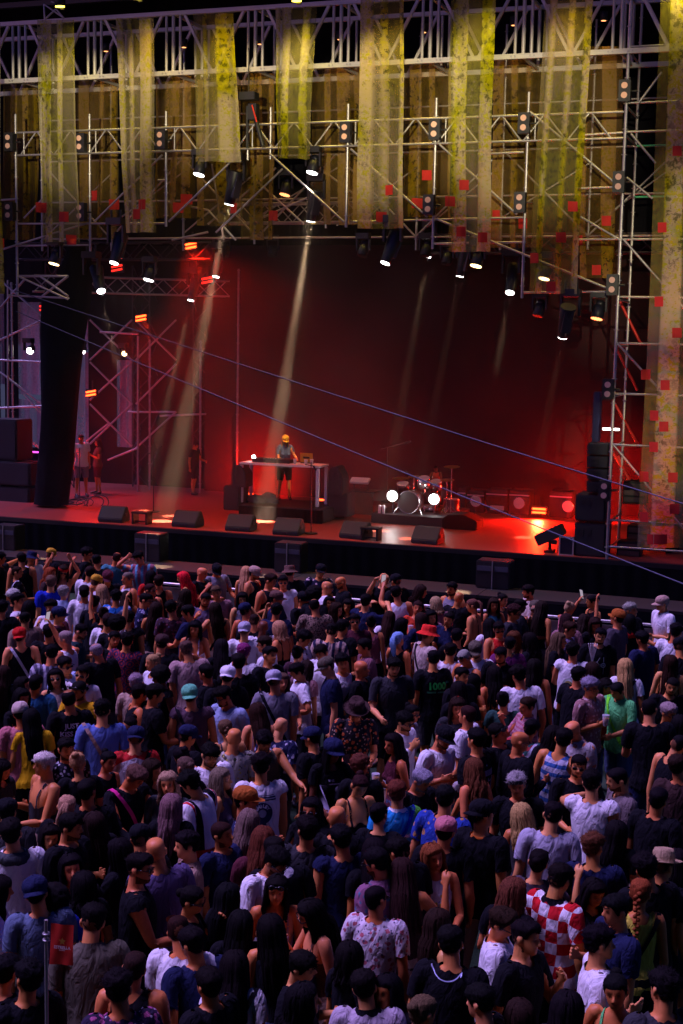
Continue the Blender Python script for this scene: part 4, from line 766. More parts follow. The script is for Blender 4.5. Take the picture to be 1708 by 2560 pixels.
def run_mods(V, F, mods):
    me = bpy.data.meshes.new('tmp'); me.from_pydata([tuple(v) for v in V], [], [tuple(map(int, f)) for f in F]); me.update(); o = bpy.data.objects.new('tmp', me); TS.collection.objects.link(o)
    for ty, kw in mods:
        m = o.modifiers.new('m', ty)
        for k, v in kw.items(): setattr(m, k, v)
    ev = o.evaluated_get(DG()); em = ev.to_mesh(); em.calc_loop_triangles()
    v = np.empty(len(em.vertices) * 3, np.float32); em.vertices.foreach_get('co', v); t = np.empty(len(em.loop_triangles) * 3, np.int32); em.loop_triangles.foreach_get('vertices', t)
    ev.to_mesh_clear(); bpy.data.objects.remove(o); bpy.data.meshes.remove(me)
    return v.reshape(-1, 3), t.reshape(-1, 3)
def normals(V, T):
    n = np.zeros_like(V); fn = np.cross(V[T[:, 1]] - V[T[:, 0]], V[T[:, 2]] - V[T[:, 0]])
    for k in range(3): np.add.at(n, T[:, k], fn)
    return n / (np.linalg.norm(n, axis=1, keepdims=True) + 1e-9)
def smooth(V, T, it, lam=.5):
    e = np.concatenate([T[:, [0, 1]], T[:, [1, 2]], T[:, [2, 0]]]); e = np.unique(np.sort(e, 1), axis=0)
    deg = np.bincount(e.ravel(), minlength=len(V))[:, None].astype(np.float32)
    for _ in range(it):
        a = np.zeros_like(V); np.add.at(a, e[:, 0], V[e[:, 1]]); np.add.at(a, e[:, 1], V[e[:, 0]]); V = V + lam * (a / np.maximum(deg, 1) - V)
    return V
def decimate(V, T, target, keep_head=0):
    r = min(1.0, target / len(T))
    if r >= 1: return V, T
    if not keep_head: return run_mods(V, T, [('DECIMATE', dict(ratio=r))])
    hd = V[:, 2] > 1.52; ht = hd[T].all(1)
    # decimate head and body apart would split the surface; weight by scaling the head up instead
    V2 = V.copy(); c = np.array([0, .01, 1.52], np.float32); V2[hd] = c + (V2[hd] - c) * keep_head
    v, t = run_mods(V2, T, [('DECIMATE', dict(ratio=r))])
    h2 = v[:, 2] > 1.52; v[h2] = c + (v[h2] - c) / keep_head
    return v, t
def cut(V, T, f, attrs=()):
    """keep the part of the triangle mesh where f > 0, with clean edges"""
    pos = f > 0; outV = list(V); outT = []; cache = {}; A = [list(a) for a in attrs]
    def mid_(i, j):
        k = (min(i, j), max(i, j))
        if k in cache: return cache[k]
        t = f[i] / (f[i] - f[j]); outV.append(V[i] + (V[j] - V[i]) * t)
        for a in A: a.append(a[i] + (a[j] - a[i]) * t)
        cache[k] = len(outV) - 1; return cache[k]
    s = pos[T].sum(1); outT = [tuple(t) for t in T[s == 3]]
    for t in T[(s == 1) | (s == 2)]:
        poly = []
        for a in range(3):
            i, j = t[a], t[(a + 1) % 3]
            if pos[i]: poly.append(i)
            if pos[i] != pos[j]: poly.append(mid_(i, j))
        for k in range(1, len(poly) - 1): outT.append((poly[0], poly[k], poly[k + 1]))
    Vn = np.array(outV, np.float32); Tn = np.array(outT, np.int32)
    if len(Tn) == 0: return Vn[:0], Tn.reshape(0, 3), [np.array(a)[:0] for a in A]
    u, inv = np.unique(Tn.ravel(), return_inverse=True)
    return Vn[u], inv.reshape(-1, 3).astype(np.int32), [np.array(a)[u] for a in A]
BONES = ['pel', 'che', 'hed', 'uaL', 'faL', 'haL', 'uaR', 'faR', 'haR', 'thL', 'snL', 'thR', 'snR']
def bone_weights(V, J):
    segs = []; mir = lambda v: Vector((-v.x, v.y, v.z)); hnd = lambda s: s
    segs.append((J['pel'] - Vector((0, 0, .06)), J['pel'] + Vector((0, 0, .10)), .155)); segs.append((J['che'] - Vector((0, 0, .0)), Vector((0, .01, 1.40)), .16)); segs.append((Vector((0, .015, 1.53)), Vector((0, 0, 1.72)), .085))
    for s in (1, -1):
        f = (lambda v: v) if s == 1 else mir
        segs += [(f(J['sh'] + AD * .03), f(J['el']), .052), (f(J['el']), f(J['wr']), .04), (f(J['wr'] + AD * .02), f(J['tip']), .035)]
    for s in (1, -1):
        f = (lambda v: v) if s == 1 else mir
        segs += [(f(J['hip'] - Vector((0, 0, .06))), f(J['kne']), .08), (f(J['kne']), f(J['ank'] - Vector((0, 0, .06))), .055)]
    D = []
    for a, b, r in segs:
        a, b = np.array(a), np.array(b); ab = b - a; t = np.clip(((V - a) @ ab) / (ab @ ab), 0, 1); D.append(np.linalg.norm(V - (a + t[:, None] * ab), axis=1) / r)
    W_ = 1 / (np.array(D).T + .03) ** 5
    # left/right separation
    L = np.array([0, 0, 0, 1, 1, 1, -1, -1, -1, 1, 1, -1, -1]); sg = V[:, 0:1]
    W_ *= np.where(L[None] == 0, 1, np.where(sg * L[None] > -.01, 1, 1e-6))
    # feet, hands
    return (W_ / W_.sum(1, keepdims=True)).astype(np.float32)
TP = {}
def noise3(V, s, seed=0):
    V = V * s + seed * 1.7
    return (np.sin(V[:, 0] * 1.3 + 2.1 * np.sin(V[:, 1] * .9 + seed)) + np.sin(V[:, 1] * 1.7 + 1.3 * np.sin(V[:, 2] * 1.1)) + np.sin(V[:, 2] * 1.5 + 1.9 * np.sin(V[:, 0] * .7 + 1))) / 3
def face_paint(V, fem):
    x, y, z = V.T; fr = y < -.03; hd = z > 1.535
    eye = np.clip(1.6 * np.exp(-((np.abs(x) - .031) / .0115) ** 4 - ((z - 1.644) / .0045) ** 4), 0, 1) * fr
    brow = np.clip(1.5 * np.exp(-((np.abs(x) - .033) / .019) ** 4 - ((z - 1.664 + .004 * (np.abs(x) - .03) / .02) / .0055) ** 4), 0, 1) * fr
    lip = np.clip(1.5 * np.exp(-(x / .024) ** 4 - ((z - 1.592) / .0075) ** 4), 0, 1) * fr
    shoe = (z < .085).astype(np.float32)
    hl = np.interp(y, [-.1, -.062, -.045, -.02, .03, .06, .1], [1.705, 1.697, 1.675, 1.628, 1.625, 1.588, 1.578]); fade = np.clip((z - hl + .022) / .026, 0, 1) ** 1.3 * (z > 1.54) * ~((np.abs(x) > .0748) & (z < 1.668))
    return np.stack([np.maximum(eye * .75, brow * .8), lip, shoe, fade], 1).astype(np.float32) * np.array([1, 1, 1, 1], np.float32)
def make_template(fem):
    J = skeleton(fem); V, F = template_parts(fem)
    v, t = run_mods(V, F, [('REMESH', dict(mode='VOXEL', voxel_size=.0062))])
    v = smooth(v, t, 2); dense = (v, t)
    out = dict(J=J, dense=dense, lod=[])
    for tgt in (5200, 2600):
        a, b = decimate(v, t, tgt, 2.4); out['lod'].append(dict(V=a, T=b, W=bone_weights(a, J), P=face_paint(a, fem)))
    mv, mt_ = decimate(v, t, 26000); out['mid'] = (mv, mt_, bone_weights(mv, J))
    return out
TP['M'] = make_template(False); TP['F'] = make_template(True)
GARM = {}
def garment(sex, kind, lod):
    key = (sex, kind, lod)
    if key in GARM: return GARM[key]
    V, T, Wt = TP[sex]['mid']; J = TP[sex]['J']; N = normals(V, T); x, y, z = V.T; ax = np.abs(x)
    armW = Wt[:, 3:9].sum(1); legW = Wt[:, 9:13].sum(1); headW = Wt[:, 2]
    sh = np.array(J['sh']); armS = (ax - sh[0]) * .643 + (sh[2] - z) * .766
    e = np.sqrt((x / .074) ** 2 + ((y - .02) / .078) ** 2) - 1; front = np.clip(-y / .09, -1, 1)
    def sleeve(L): return L - armS * np.clip(armW * 2 - .4, 0, 1) - (armW > .97) * np.maximum(0, armS - L)
    def neck(zf, zb, ex=1.0): return np.maximum((np.sqrt((x / (.074 * ex)) ** 2 + ((y - .02) / .078) ** 2) - 1) * .08, (zb + (zf - zb) * np.clip(front * .5 + .5, 0, 1)) - z)
    hem = {'M': .84, 'F': .88}[sex]; off = .014; loose = .10
    capn = 1.50 - z
    if kind == 'te': f = [z - hem, sleeve(.185 if sex == 'M' else .15), neck(1.43, 1.475), capn]
    elif kind == 'sh': f = [z - hem, sleeve(.21), np.maximum((np.sqrt((x / .070) ** 2 + ((y - .02) / .075) ** 2) - 1) * .08, np.where(y < .0, 1.475 - .17 * np.clip(1 - ax / .06, 0, 1), 1.48) - z), capn]; loose = .14
    elif kind == 'ls': f = [z - hem, sleeve(.525), neck(1.42, 1.478), capn]; loose = .12
    elif kind == 'sv': f = [z - hem, sleeve(.03), neck(1.43, 1.475), capn]; loose = .14
    elif kind == 'tk': f = [z - hem, .118 + np.maximum(0, 1.37 - z) * .75 - ax + 0 * x, (.52 - armW) * .1, neck(1.34, 1.42, 1.05), capn]; off = .009; loose = .05 if sex == 'F' else .09
    elif kind == 'cm': f = [z - (hem if sex == 'F' else .84), np.maximum((1.265 + .02 * np.cos(ax * 40)) * (front > 0) + 1.19 * (front <= 0) - z, .009 - np.abs(ax - .083)), .135 + np.maximum(0, 1.33 - z) * .8 - ax, (.5 - armW) * .1, 1.475 - z]; off = .008; loose = .03
    elif kind == 'cp': f = [z - .9, np.maximum((1.28 - .5 * np.clip(ax - .05, 0, 1)) * (front > 0) + 1.02 * (front <= 0) - z, .008 - np.abs(ax - .055)), .13 + np.maximum(0, 1.33 - z) * .8 - ax, (.5 - armW) * .1, 1.48 - z]; off = .008; loose = .03
    elif kind == 'pants': f = [1.0 - z, z - .085, (.4 - armW)]; off = .014; loose = 0
    elif kind == 'shorts': f = [1.0 - z, z - .53, (.4 - armW)]; off = .02; loose = 0
    elif kind == 'collar': f = [z - 1.435 - .02 * (front < 0), 1.515 - z - .035 * np.clip(front, 0, 1), .085 - np.sqrt(x ** 2 + (y - .02) ** 2), np.where(y < -.01, ax - .018, 1)]; off = .016; loose = 0
    V2 = V + N * off
    if kind not in ('collar', 'tk', 'cm', 'cp'): V2 = np.where((armW < .5)[:, None] | True, smooth(V2.astype(np.float32), T, 6, .5), V2); V2 = V2 + N * .004
    if loose:
        k = np.clip((1.36 - z) / .45, 0, 1) * (1 - np.clip(armW * 1.5, 0, 1)); V2[:, 0] *= 1 + loose * .6 * k; V2[:, 1] = V2[:, 1] * (1 + loose * 1.5 * k)
        fold = noise3(V * np.array([1, 1, .35]), 26, 2) * .009 * k + noise3(V, 34, 5) * .003
        V2 = V2 + N * fold[:, None]
    else: V2 = V2 + N * (noise3(V, 30, 3) * .0035)[:, None] * (0 if kind == 'collar' else 1)
    g_ = np.minimum.reduce([np.asarray(q, np.float32) + 0 * x for q in f])
    cv, ct, (rest,) = cut(V2.astype(np.float32), T, g_.astype(np.float32), (V,))
    # keep the largest island only is not needed; thin out
    tgt = (2200, 1100)[lod] if kind != 'collar' else 220
    if kind in ('pants', 'shorts'): tgt = (900, 500)[lod]
    if kind == 'ls': tgt = int(tgt * 1.3)
    v2, t2 = decimate(cv, ct, tgt)
    r = dict(V=v2, T=t2, W=bone_weights(v2, J)); GARM[key] = r; return r
# ---- posing
ARM = {  # upper arm direction, forearm direction, for the left (+x) arm in body axes (front is -y)
    'd': ((.17, .03, -1), (.06, -.16, -1)), 'd2': ((.24, .10, -1), (.02, -.45, -.9)), 'h': ((.16, .02, -1), (-.30, -.85, .38)), 'f': ((.22, -.45, -.85), (-.40, -.42, .95)),
    'u': ((.28, -.2, 1), (-.02, -.12, 1)), 'U': ((.50, -.30, .85), (-.52, -.10, .85)), 'p': ((.20, -.80, .15), (-.22, -.45, .85)), 'e': ((.70, .20, -.75), (-.60, -.55, -.35)),
    'x': ((.95, -.25, .05), (.95, -.3, .12)), 'b': ((.55, -.65, .05), (-.72, -.40, .55)), 'r': ((.20, -.75, -.6), (-.05, -.97, -.2)), 'c': ((.22, -.25, -.95), (-.90, -.42, .02)), 'w': ((.50, -.25, -.55), (.12, -.25, 1)), 's': ((.55, -.65, -.15), (-.35, -.9, .05)), 'g': ((.6, -.3, .25), (-.75, -.1, .65)), 'n': ((.2, -.35, -.9), (-.25, -.95, -.1))}
def rot_to(a, b): return Vector(a).rotation_difference(Vector(b)).to_matrix()
def pose_mats(J, la, ra, lean=0, twist=0, hyaw=0, hpitch=0, hroll=0, stance=0, side=0):
    M = {}; T_ = Matrix.Translation
    def about(p, R): return T_(p) @ R.to_4x4() @ T_(-p)
    pel = about(J['pel'], Matrix.Rotation(side * .3, 3, 'Y')); M['pel'] = pel
    che = pel @ about(J['pel'] + Vector((0, 0, .08)), Matrix.Rotation(twist, 3, 'Z') @ Matrix.Rotation(lean, 3, 'X') @ Matrix.Rotation(side, 3, 'Y').inverted()); M['che'] = che
    # rotation about X: positive angle tips +z towards -y? (z -> -sin) handled by the sign of lean
    hed = che @ about(J['nec'], (Matrix.Rotation(hyaw, 3, 'Z') @ Matrix.Rotation(hpitch, 3, 'X') @ Matrix.Rotation(hroll, 3, 'Y'))); hed = hed @ T_(J['nec']) @ Matrix.Diagonal((.945, .945, .945, 1)) @ T_(-J['nec']); M['hed'] = hed
    for s, ap, n in ((1, la, 'L'), (-1, ra, 'R')):
        u, f = (Vector((q[0] * s, q[1], q[2])).normalized() for q in ap); ad = Vector((AD.x * s, AD.y, AD.z)); g_ = lambda k: Vector((J[k].x * s, J[k].y, J[k].z))
        R1 = rot_to(ad, u); R2 = rot_to(u, f) @ R1
        ua = che @ about(g_('sh'), R1); M['ua' + n] = ua
        el = T_(g_('sh')) @ R1.to_4x4() @ T_(-g_('sh')) @ g_('el')
        fa = che @ T_(el) @ R2.to_4x4() @ T_(-g_('el')); M['fa' + n] = fa; M['ha' + n] = fa
        M['wr' + n] = fa @ (g_('wr') + ad * .085)
    for s, n in ((1, 'L'), (-1, 'R')):
        g_ = lambda k: Vector((J[k].x * s, J[k].y, J[k].z)); a = stance * s
        th = about(g_('hip'), Matrix.Rotation(a, 3, 'X') @ Matrix.Rotation(-.05 * s, 3, 'Y')); M['th' + n] = th
        M['sn' + n] = th @ about(g_('kne'), Matrix.Rotation(abs(a) * .5, 3, 'X'))
    return M
def deform(V, W_, M):
    A = np.array([np.array(M[b]) for b in BONES], np.float32); V4 = np.concatenate([V, np.ones((len(V), 1), np.float32)], 1)
    P = np.einsum('bij,vj->vbi', A[:, :3], V4); return np.einsum('vb,vbi->vi', W_, P).astype(np.float32)
def np_mesh(name, V, T, mt, paint=None, rest=None, smooth_=True):
    me = bpy.data.meshes.new(name); me.vertices.add(len(V)); me.vertices.foreach_set('co', np.ascontiguousarray(V, np.float32).ravel())
    me.loops.add(len(T) * 3); me.loops.foreach_set('vertex_index', np.ascontiguousarray(T, np.int32).ravel())
    me.polygons.add(len(T)); me.polygons.foreach_set('loop_start', np.arange(0, len(T) * 3, 3, dtype=np.int32)); me.polygons.foreach_set('use_smooth', np.ones(len(T), bool)) if smooth_ else None
    me.update(calc_edges=True)
    if paint is not None: a = me.attributes.new('paint', 'FLOAT_COLOR', 'POINT'); a.data.foreach_set('color', paint.ravel())
    if rest is not None: a = me.attributes.new('rest', 'FLOAT_VECTOR', 'POINT'); a.data.foreach_set('vector', np.ascontiguousarray(rest, np.float32).ravel())
    me.materials.append(mt); return me
# ---- hair, hats, glasses in template head space (shared meshes)
HM = {}
def scalp(hl_front=1.705, top=.016, sidev=.006, quiff=0, bald=0, seed=0, low=1.578, amp=.004):
    V, T = TP['M']['dense']; k = V[:, 2] > 1.50; tk_ = k[T].all(1); T2 = T[tk_]; u, inv = np.unique(T2.ravel(), return_inverse=True); V = V[u]; T = inv.reshape(-1, 3)
    N = normals(V, T); x, y, z = V.T; ear = np.abs(x) > .0745
    hl = np.interp(y, [-.1, -.062, -.045, -.02, .03, .06, .1], [hl_front, hl_front - .008, 1.675, 1.628, 1.625, low + .01, low])
    f = z - hl + .0015 * noise3(V, 90, seed); f = np.where(ear & (z < 1.665), -.01, f)
    if bald: f = np.minimum(f, np.sqrt((x / .052) ** 2 + ((y + .01) / .075) ** 2) * .06 - .06 + .06 * (z < 1.69))
    w = np.clip((z - 1.64) / .07, 0, 1); edge = np.clip(f / .03, .12, 1)
    o = (sidev + (top - sidev) * w) * edge + quiff * np.clip((-y - .0) / .08, 0, 1) * w + amp * noise3(V, 120, seed + 3) * edge * (top > .006)
    V2 = (V + N * o[:, None]).astype(np.float32)
    v, t, _ = cut(V2, T, f.astype(np.float32)); return decimate(v, t, 900)
def locks(n, zend, seed, wave=0, az=125, rad=.016, spread=.0, back_only=False, start=12, curl=0, flare=0.0):
    r = random.Random(seed); VS, FS = [], []
    for i in range(n):
        a = math.radians(r.uniform(-az, az)); P = []; lift = r.uniform(.004, .02); ph = r.uniform(0, 6.28); ze = zend + r.uniform(-.05, .05) + .06 * abs(math.sin(a / 2)) * (1 if zend < 1.45 else 0)
        for th in np.linspace(start, 95, 5):
            t = math.radians(th); P.append(Vector(((.080 + lift) * math.sin(t) * math.sin(a), .006 + (.102 + lift) * math.sin(t) * math.cos(a), 1.648 + (.106 + lift) * math.cos(t))))
        p = P[-1]; m = 6
        for k in range(1, m + 1):
            u = k / m; z = p.z + (ze - p.z) * u; drape = flare * u
            x = p.x * (1 + .25 * u * (z < 1.52)) + wave * math.sin(ph + u * 9) * .6; y = p.y * (1 - .12 * u) + (.055 * max(0, math.cos(a)) if z < 1.5 else .02 * u) + wave * math.cos(ph + u * 8) * .6
            if math.cos(a) < .25 and z < 1.5: y -= .03 * u
            P.append(Vector((x * (1 + drape), y * (1 + drape), z)))
        R = [rad * .6, rad * .9, rad, rad * 1.05, rad * 1.1] + [rad * (1.1 - .85 * (k / m) ** 2) for k in range(1, m + 1)]
        base = len(VS); ns = 4
        for k, (q, rr) in enumerate(zip(P, R)):
            d = (P[min(k + 1, len(P) - 1)] - P[max(k - 1, 0)]).normalized(); out = Vector((q.x, q.y - .006, 0)).normalized() if Vector((q.x, q.y, 0)).length > .001 else Vector((0, 1, 0))
            s_ = d.cross(out).normalized(); o_ = s_.cross(d).normalized()
            for c, sn in ((1.25, 0), (0, .75), (-1.25, 0), (0, -.75)): VS.append(q + s_ * rr * c + o_ * rr * sn)
        for k in range(len(P) - 1):
            for j in range(ns): FS.append((base + k * ns + j, base + k * ns + (j + 1) % ns, base + (k + 1) * ns + (j + 1) % ns, base + (k + 1) * ns + j))
    T = []
    for f in FS: T += [(f[0], f[1], f[2]), (f[0], f[2], f[3])]
    return np.array([tuple(v) for v in VS], np.float32), np.array(T, np.int32)
def blob(c, r, seed, amp=.18, fr=9, sub=3):
    bm = bmesh.new(); bmesh.ops.create_icosphere(bm, subdivisions=sub, radius=1); V = np.array([v.co[:] for v in bm.verts], np.float32); T = np.array([[v.index for v in f.verts] for f in bm.faces], np.int32); bm.free()
    V = V * (1 + amp * noise3(V, fr, seed) + amp * .6 * noise3(V, fr * 2.3, seed + 2))[:, None]; return (V * np.array(r) + np.array(c)).astype(np.float32), T
def join(*ms):
    V, T, o = [], [], 0
    for v, t in ms: V.append(v); T.append(t + o); o += len(v)
    return np.concatenate(V), np.concatenate(T)
def tufts(n, seed, r=.010, h=.022, zmin=1.69):
    rr = random.Random(seed); VS, T = [], []
    for i in range(n):
        a = rr.uniform(0, 6.28); t = math.acos(rr.uniform(.35, 1)); p = Vector((.082 * math.sin(t) * math.cos(a), .006 + .104 * math.sin(t) * math.sin(a), 1.648 + .108 * math.cos(t)))
        if p.z < zmin: continue
        nrm = Vector((p.x, p.y, (p.z - 1.64))).normalized(); tip = p + nrm * h * rr.uniform(.5, 1.2) + Vector((rr.uniform(-.02, .02), rr.uniform(-.02, .015), -.004)); s_ = nrm.orthogonal().normalized(); o_ = nrm.cross(s_); b = len(VS)
        for k in range(3): an = k * 2.09 + a; VS.append(p + (s_ * math.cos(an) + o_ * math.sin(an)) * r)
        VS.append(tip); T += [(b, b + 1, b + 3), (b + 1, b + 2, b + 3), (b + 2, b, b + 3)]
    return np.array([tuple(v) for v in VS], np.float32), np.array(T, np.int32)
def hair_mesh(style, var):
    key = (style, var)
    if key in HM: return HM[key]
    s = var * 7 + 3; cap_ = lambda **k: scalp(seed=s, **k)
    if style == 'bz': V, T = cap_(top=.005, sidev=.003)
    elif style == 'sh': V, T = join(cap_(top=(.014, .020, .012, .024, .017)[var], sidev=(.005, .008, .003, .011, .006)[var], quiff=(.0, .008, .014, .004, .010)[var], hl_front=(1.705, 1.70, 1.714, 1.694, 1.702)[var], amp=(.004, .006, .003, .010, .006)[var]), tufts((420, 420, 380, 520, 460)[var], s, r=.006, h=(.02, .03, .014, .046, .034)[var], zmin=(1.675, 1.665, 1.69, 1.65, 1.67)[var]))
    elif style == 'qf': V, T = join(cap_(top=.018, sidev=.003, quiff=.020), tufts(380, s, r=.006, h=.03, zmin=1.69))
    elif style == 'cr': V, T = join(cap_(top=.030, sidev=.016, amp=.012), *[blob((.085 * math.sin(t) * math.cos(a), .012 + .105 * math.sin(t) * math.sin(a), 1.665 + .10 * math.cos(t)), (.024, .024, .022), q, .3, 4, 1) for q, (t, a) in enumerate([(random.Random(q + s).uniform(0, 1.45), random.Random(q * 3 + s).uniform(0, 6.28)) for q in range(46)]) if not (math.sin(a) < -.55 and t > .8)])
    elif style == 'bl': V, T = cap_(top=.008, sidev=.008, bald=1)
    elif style == 'af': V, T = blob((0, .025, 1.69), (.135, .135, .125), s, .10, 14, 4); k = ~((V[:, 1] < -.05) & (V[:, 2] < 1.70) & (np.abs(V[:, 0]) < .08)); m = k[T].all(1); T = T[m]
    elif style in ('lg', 'wv', 'bb'):
        zend = {'lg': 1.22 - .06 * var, 'wv': 1.27, 'bb': 1.49}[style]
        V, T = join(cap_(top=.02, sidev=.014, low=1.56), locks(95 if style != 'wv' else 120, zend, s, {'lg': .006, 'wv': .022, 'bb': .006}[style], 118, .017))
    elif style == 'pt': V, T = join(cap_(top=.011, sidev=.008, low=1.57), blob((0, .105, 1.70), (.024, .024, .024), s, .1), *[limb_np([(Vector((dx, .115, 1.71)), .016), (Vector((dx * 1.8, .155, 1.66)), .024), (Vector((dx * 2 + .01, .150, 1.56)), .024), (Vector((dx * 1.5 + .01, .135, 1.45)), .018), (Vector((dx, .13, 1.37)), .006)]) for dx in (-.014, .0, .014)])
    elif style == 'bn': V, T = join(cap_(top=.010, sidev=.008, low=1.57), blob((0, .085 + .02 * (var % 2), 1.735 - .05 * (var % 2)), (.042, .04, .038), s, .14, 8))
    elif style == 'br':
        bl = [((.012 * (1 if i % 2 else -1), .125 + .012 * math.sin(i * .5), 1.66 - i * .026), .022 - .0005 * i) for i in range(17)]
        V, T = join(cap_(top=.012, sidev=.010, low=1.57), *[blob(c, (r, r, r * .95), i, .1, 6, 2) for i, (c, r) in enumerate(bl)])
    me = np_mesh('hair', V, T, HAIR, rest=V); HM[key] = me; return me
def limb_np(pts):
    vs, fs = limb(pts, 8); T = []
    for f in fs:
        for k in range(1, len(f) - 1): T.append((f[0], f[k], f[k + 1]))
    return np.array([tuple(v) for v in vs], np.float32), np.array(T, np.int32)
def beard_mesh():
    if 'beard' in HM: return HM['beard']
    V, T = TP['M']['dense']; k = V[:, 2] > 1.52; m = k[T].all(1); T2 = T[m]; u, inv = np.unique(T2.ravel(), return_inverse=True); V = V[u]; T = inv.reshape(-1, 3); N = normals(V, T); x, y, z = V.T
    jaw = np.minimum(1.574 + .30 * np.maximum(0, np.abs(x) - .03) + .28 * np.maximum(0, y + .05) - z, .006 - y); mo = (np.maximum(np.abs(x) / .026, np.abs(z - 1.592) / .009) - 1) * .01; must = np.minimum(.006 - np.abs(z - 1.6055), .028 - np.abs(x))
    f = np.minimum(np.maximum(np.minimum(jaw, 1), np.where(y < -.06, must, -1)), mo); f = np.minimum(f, z - 1.537); f = np.minimum(f, np.where(y < -.0965, -.01, 1))
    v, t, _ = cut((V + N * (.0022 + .001 * noise3(V, 150, 1))[:, None]).astype(np.float32), T, f.astype(np.float32)); v, t = decimate(v, t, 320); HM['beard'] = np_mesh('beard', v, t, HAIR, rest=v); return HM['beard']
def rev(profile, n=28, squash=(1, 1.18), c=(0, .006)):
    V, T = [], []
    for r, z in profile:
        for k in range(n): a = 2 * math.pi * k / n; V.append((c[0] + r * squash[0] * math.cos(a), c[1] + r * squash[1] * math.sin(a), z))
    for j in range(len(profile) - 1):
        for k in range(n): a, b, c_, d = j * n + k, j * n + (k + 1) % n, (j + 1) * n + (k + 1) % n, (j + 1) * n + k; T += [(a, b, c_), (a, c_, d)]
    return np.array(V, np.float32), np.array(T, np.int32)
def hat_mesh(kind):
    key = 'hat' + kind
    if key in HM: return HM[key]
    if kind in ('cap', 'capback', 'flat'):
        V, T = rev([(.0895, 1.672), (.093, 1.69), (.092, 1.712), (.083, 1.738), (.062, 1.760), (.033, 1.772), (.004, 1.775)]); s = 1 if kind == 'capback' else -1
        B, Q = [], []; n = 14
        for j in range(5):
            for k in range(n + 1):
                a = math.pi * k / n; ext = j / 4 * .078; x = (.082 + ext * .05) * math.cos(a) ; y = s * ((.094 + ext) * math.sin(a)) + .006; B.append((x, y, 1.678 - (.22 if kind != 'flat' else .05) * ext - (.0 if kind == 'flat' else .05) * abs(math.cos(a)) * j / 4 * .3))
        for j in range(4):
            for k in range(n): a, b, c, d = j * (n + 1) + k, j * (n + 1) + k + 1, (j + 1) * (n + 1) + k + 1, (j + 1) * (n + 1) + k; Q += [(a, b, c), (a, c, d)]
        Bv = np.array(B, np.float32); B2 = Bv + np.array([0, 0, -.005], np.float32); Q = np.array(Q, np.int32)
        V, T = join((V, T), (Bv, Q), (B2, Q[:, ::-1]), blob((0, .006, 1.777), (.008, .008, .005), 1, 0, 1, 1))
    elif kind == 'bucket': V, T = rev([(.150, 1.648), (.128, 1.668), (.096, 1.69), (.094, 1.72), (.086, 1.765), (.078, 1.772), (.04, 1.776), (.003, 1.777)], squash=(1, 1.1))
    elif kind == 'fedora': V, T = rev([(.150, 1.698), (.152, 1.694), (.12, 1.684), (.093, 1.686), (.092, 1.72), (.085, 1.765), (.072, 1.792), (.045, 1.798), (.02, 1.778), (.003, 1.772)], squash=(1, 1.12))
    elif kind == 'beanie': V, T = rev([(.088, 1.655), (.0925, 1.66), (.094, 1.69), (.09, 1.72), (.075, 1.755), (.045, 1.778), (.003, 1.785)])
    elif kind == 'band': V, T = rev([(.0845, 1.68), (.0865, 1.685), (.0865, 1.712), (.083, 1.718)])
    nm = {'cap': 'cap', 'capback': 'cap', 'flat': 'cap', 'bucket': 'bucket_hat', 'fedora': 'brimmed_hat', 'beanie': 'knit_cap', 'band': 'headband'}[kind]
    me = np_mesh(nm, V, T, CLOTHS['plain'], rest=V); HM[key] = me; return me
def glass_mesh(kind):
    key = 'gl' + kind
    if key in HM: return HM[key]
    ms = []
    def bx(c, s):
        V = np.array([(c[0] + sx * s[0] / 2, c[1] + sy * s[1] / 2, c[2] + sz * s[2] / 2) for sx in (-1, 1) for sy in (-1, 1) for sz in (-1, 1)], np.float32)
        Q = [(0, 1, 3, 2), (4, 6, 7, 5), (0, 4, 5, 1), (2, 3, 7, 6), (0, 2, 6, 4), (1, 5, 7, 3)]; T = []
        for q in Q: T += [(q[0], q[1], q[2]), (q[0], q[2], q[3])]
        return V, np.array(T, np.int32)
    for s in (-1, 1):
        if kind == 'sun':
            V, T = rev([(.0, -.003), (.019, -.003), (.024, 0), (.019, .003), (.0, .003)], 14, (1.1, .80), (0, 0)); V = np.stack([V[:, 0] + s * .033, V[:, 2] - .0985 + .008 * (np.abs(V[:, 0]) > 9), V[:, 1] + 1.643], 1); V[:, 1] += np.abs(V[:, 0]) * .12 - .002; ms.append((V.astype(np.float32), T))
        else:
            for dz in (-.017, .017): ms.append(bx((s * .033, -.099 + .004, 1.643 + dz), (.046, .004, .003)))
            for dx in (-.022, .022): ms.append(bx((s * .033 + dx, -.095, 1.643), (.003, .004, .034)))
        ms.append(bx((s * .0775, -.045, 1.648), (.004, .10, .007)))
    ms.append(bx((0, -.1025, 1.649), (.022, .005, .006)))
    V, T = join(*ms); me = np_mesh('sunglasses' if kind == 'sun' else 'glasses', V, T, mat('black_acetate', (.008, .008, .01), .18, 0, .1, 5), smooth_=False); HM[key] = me; return me
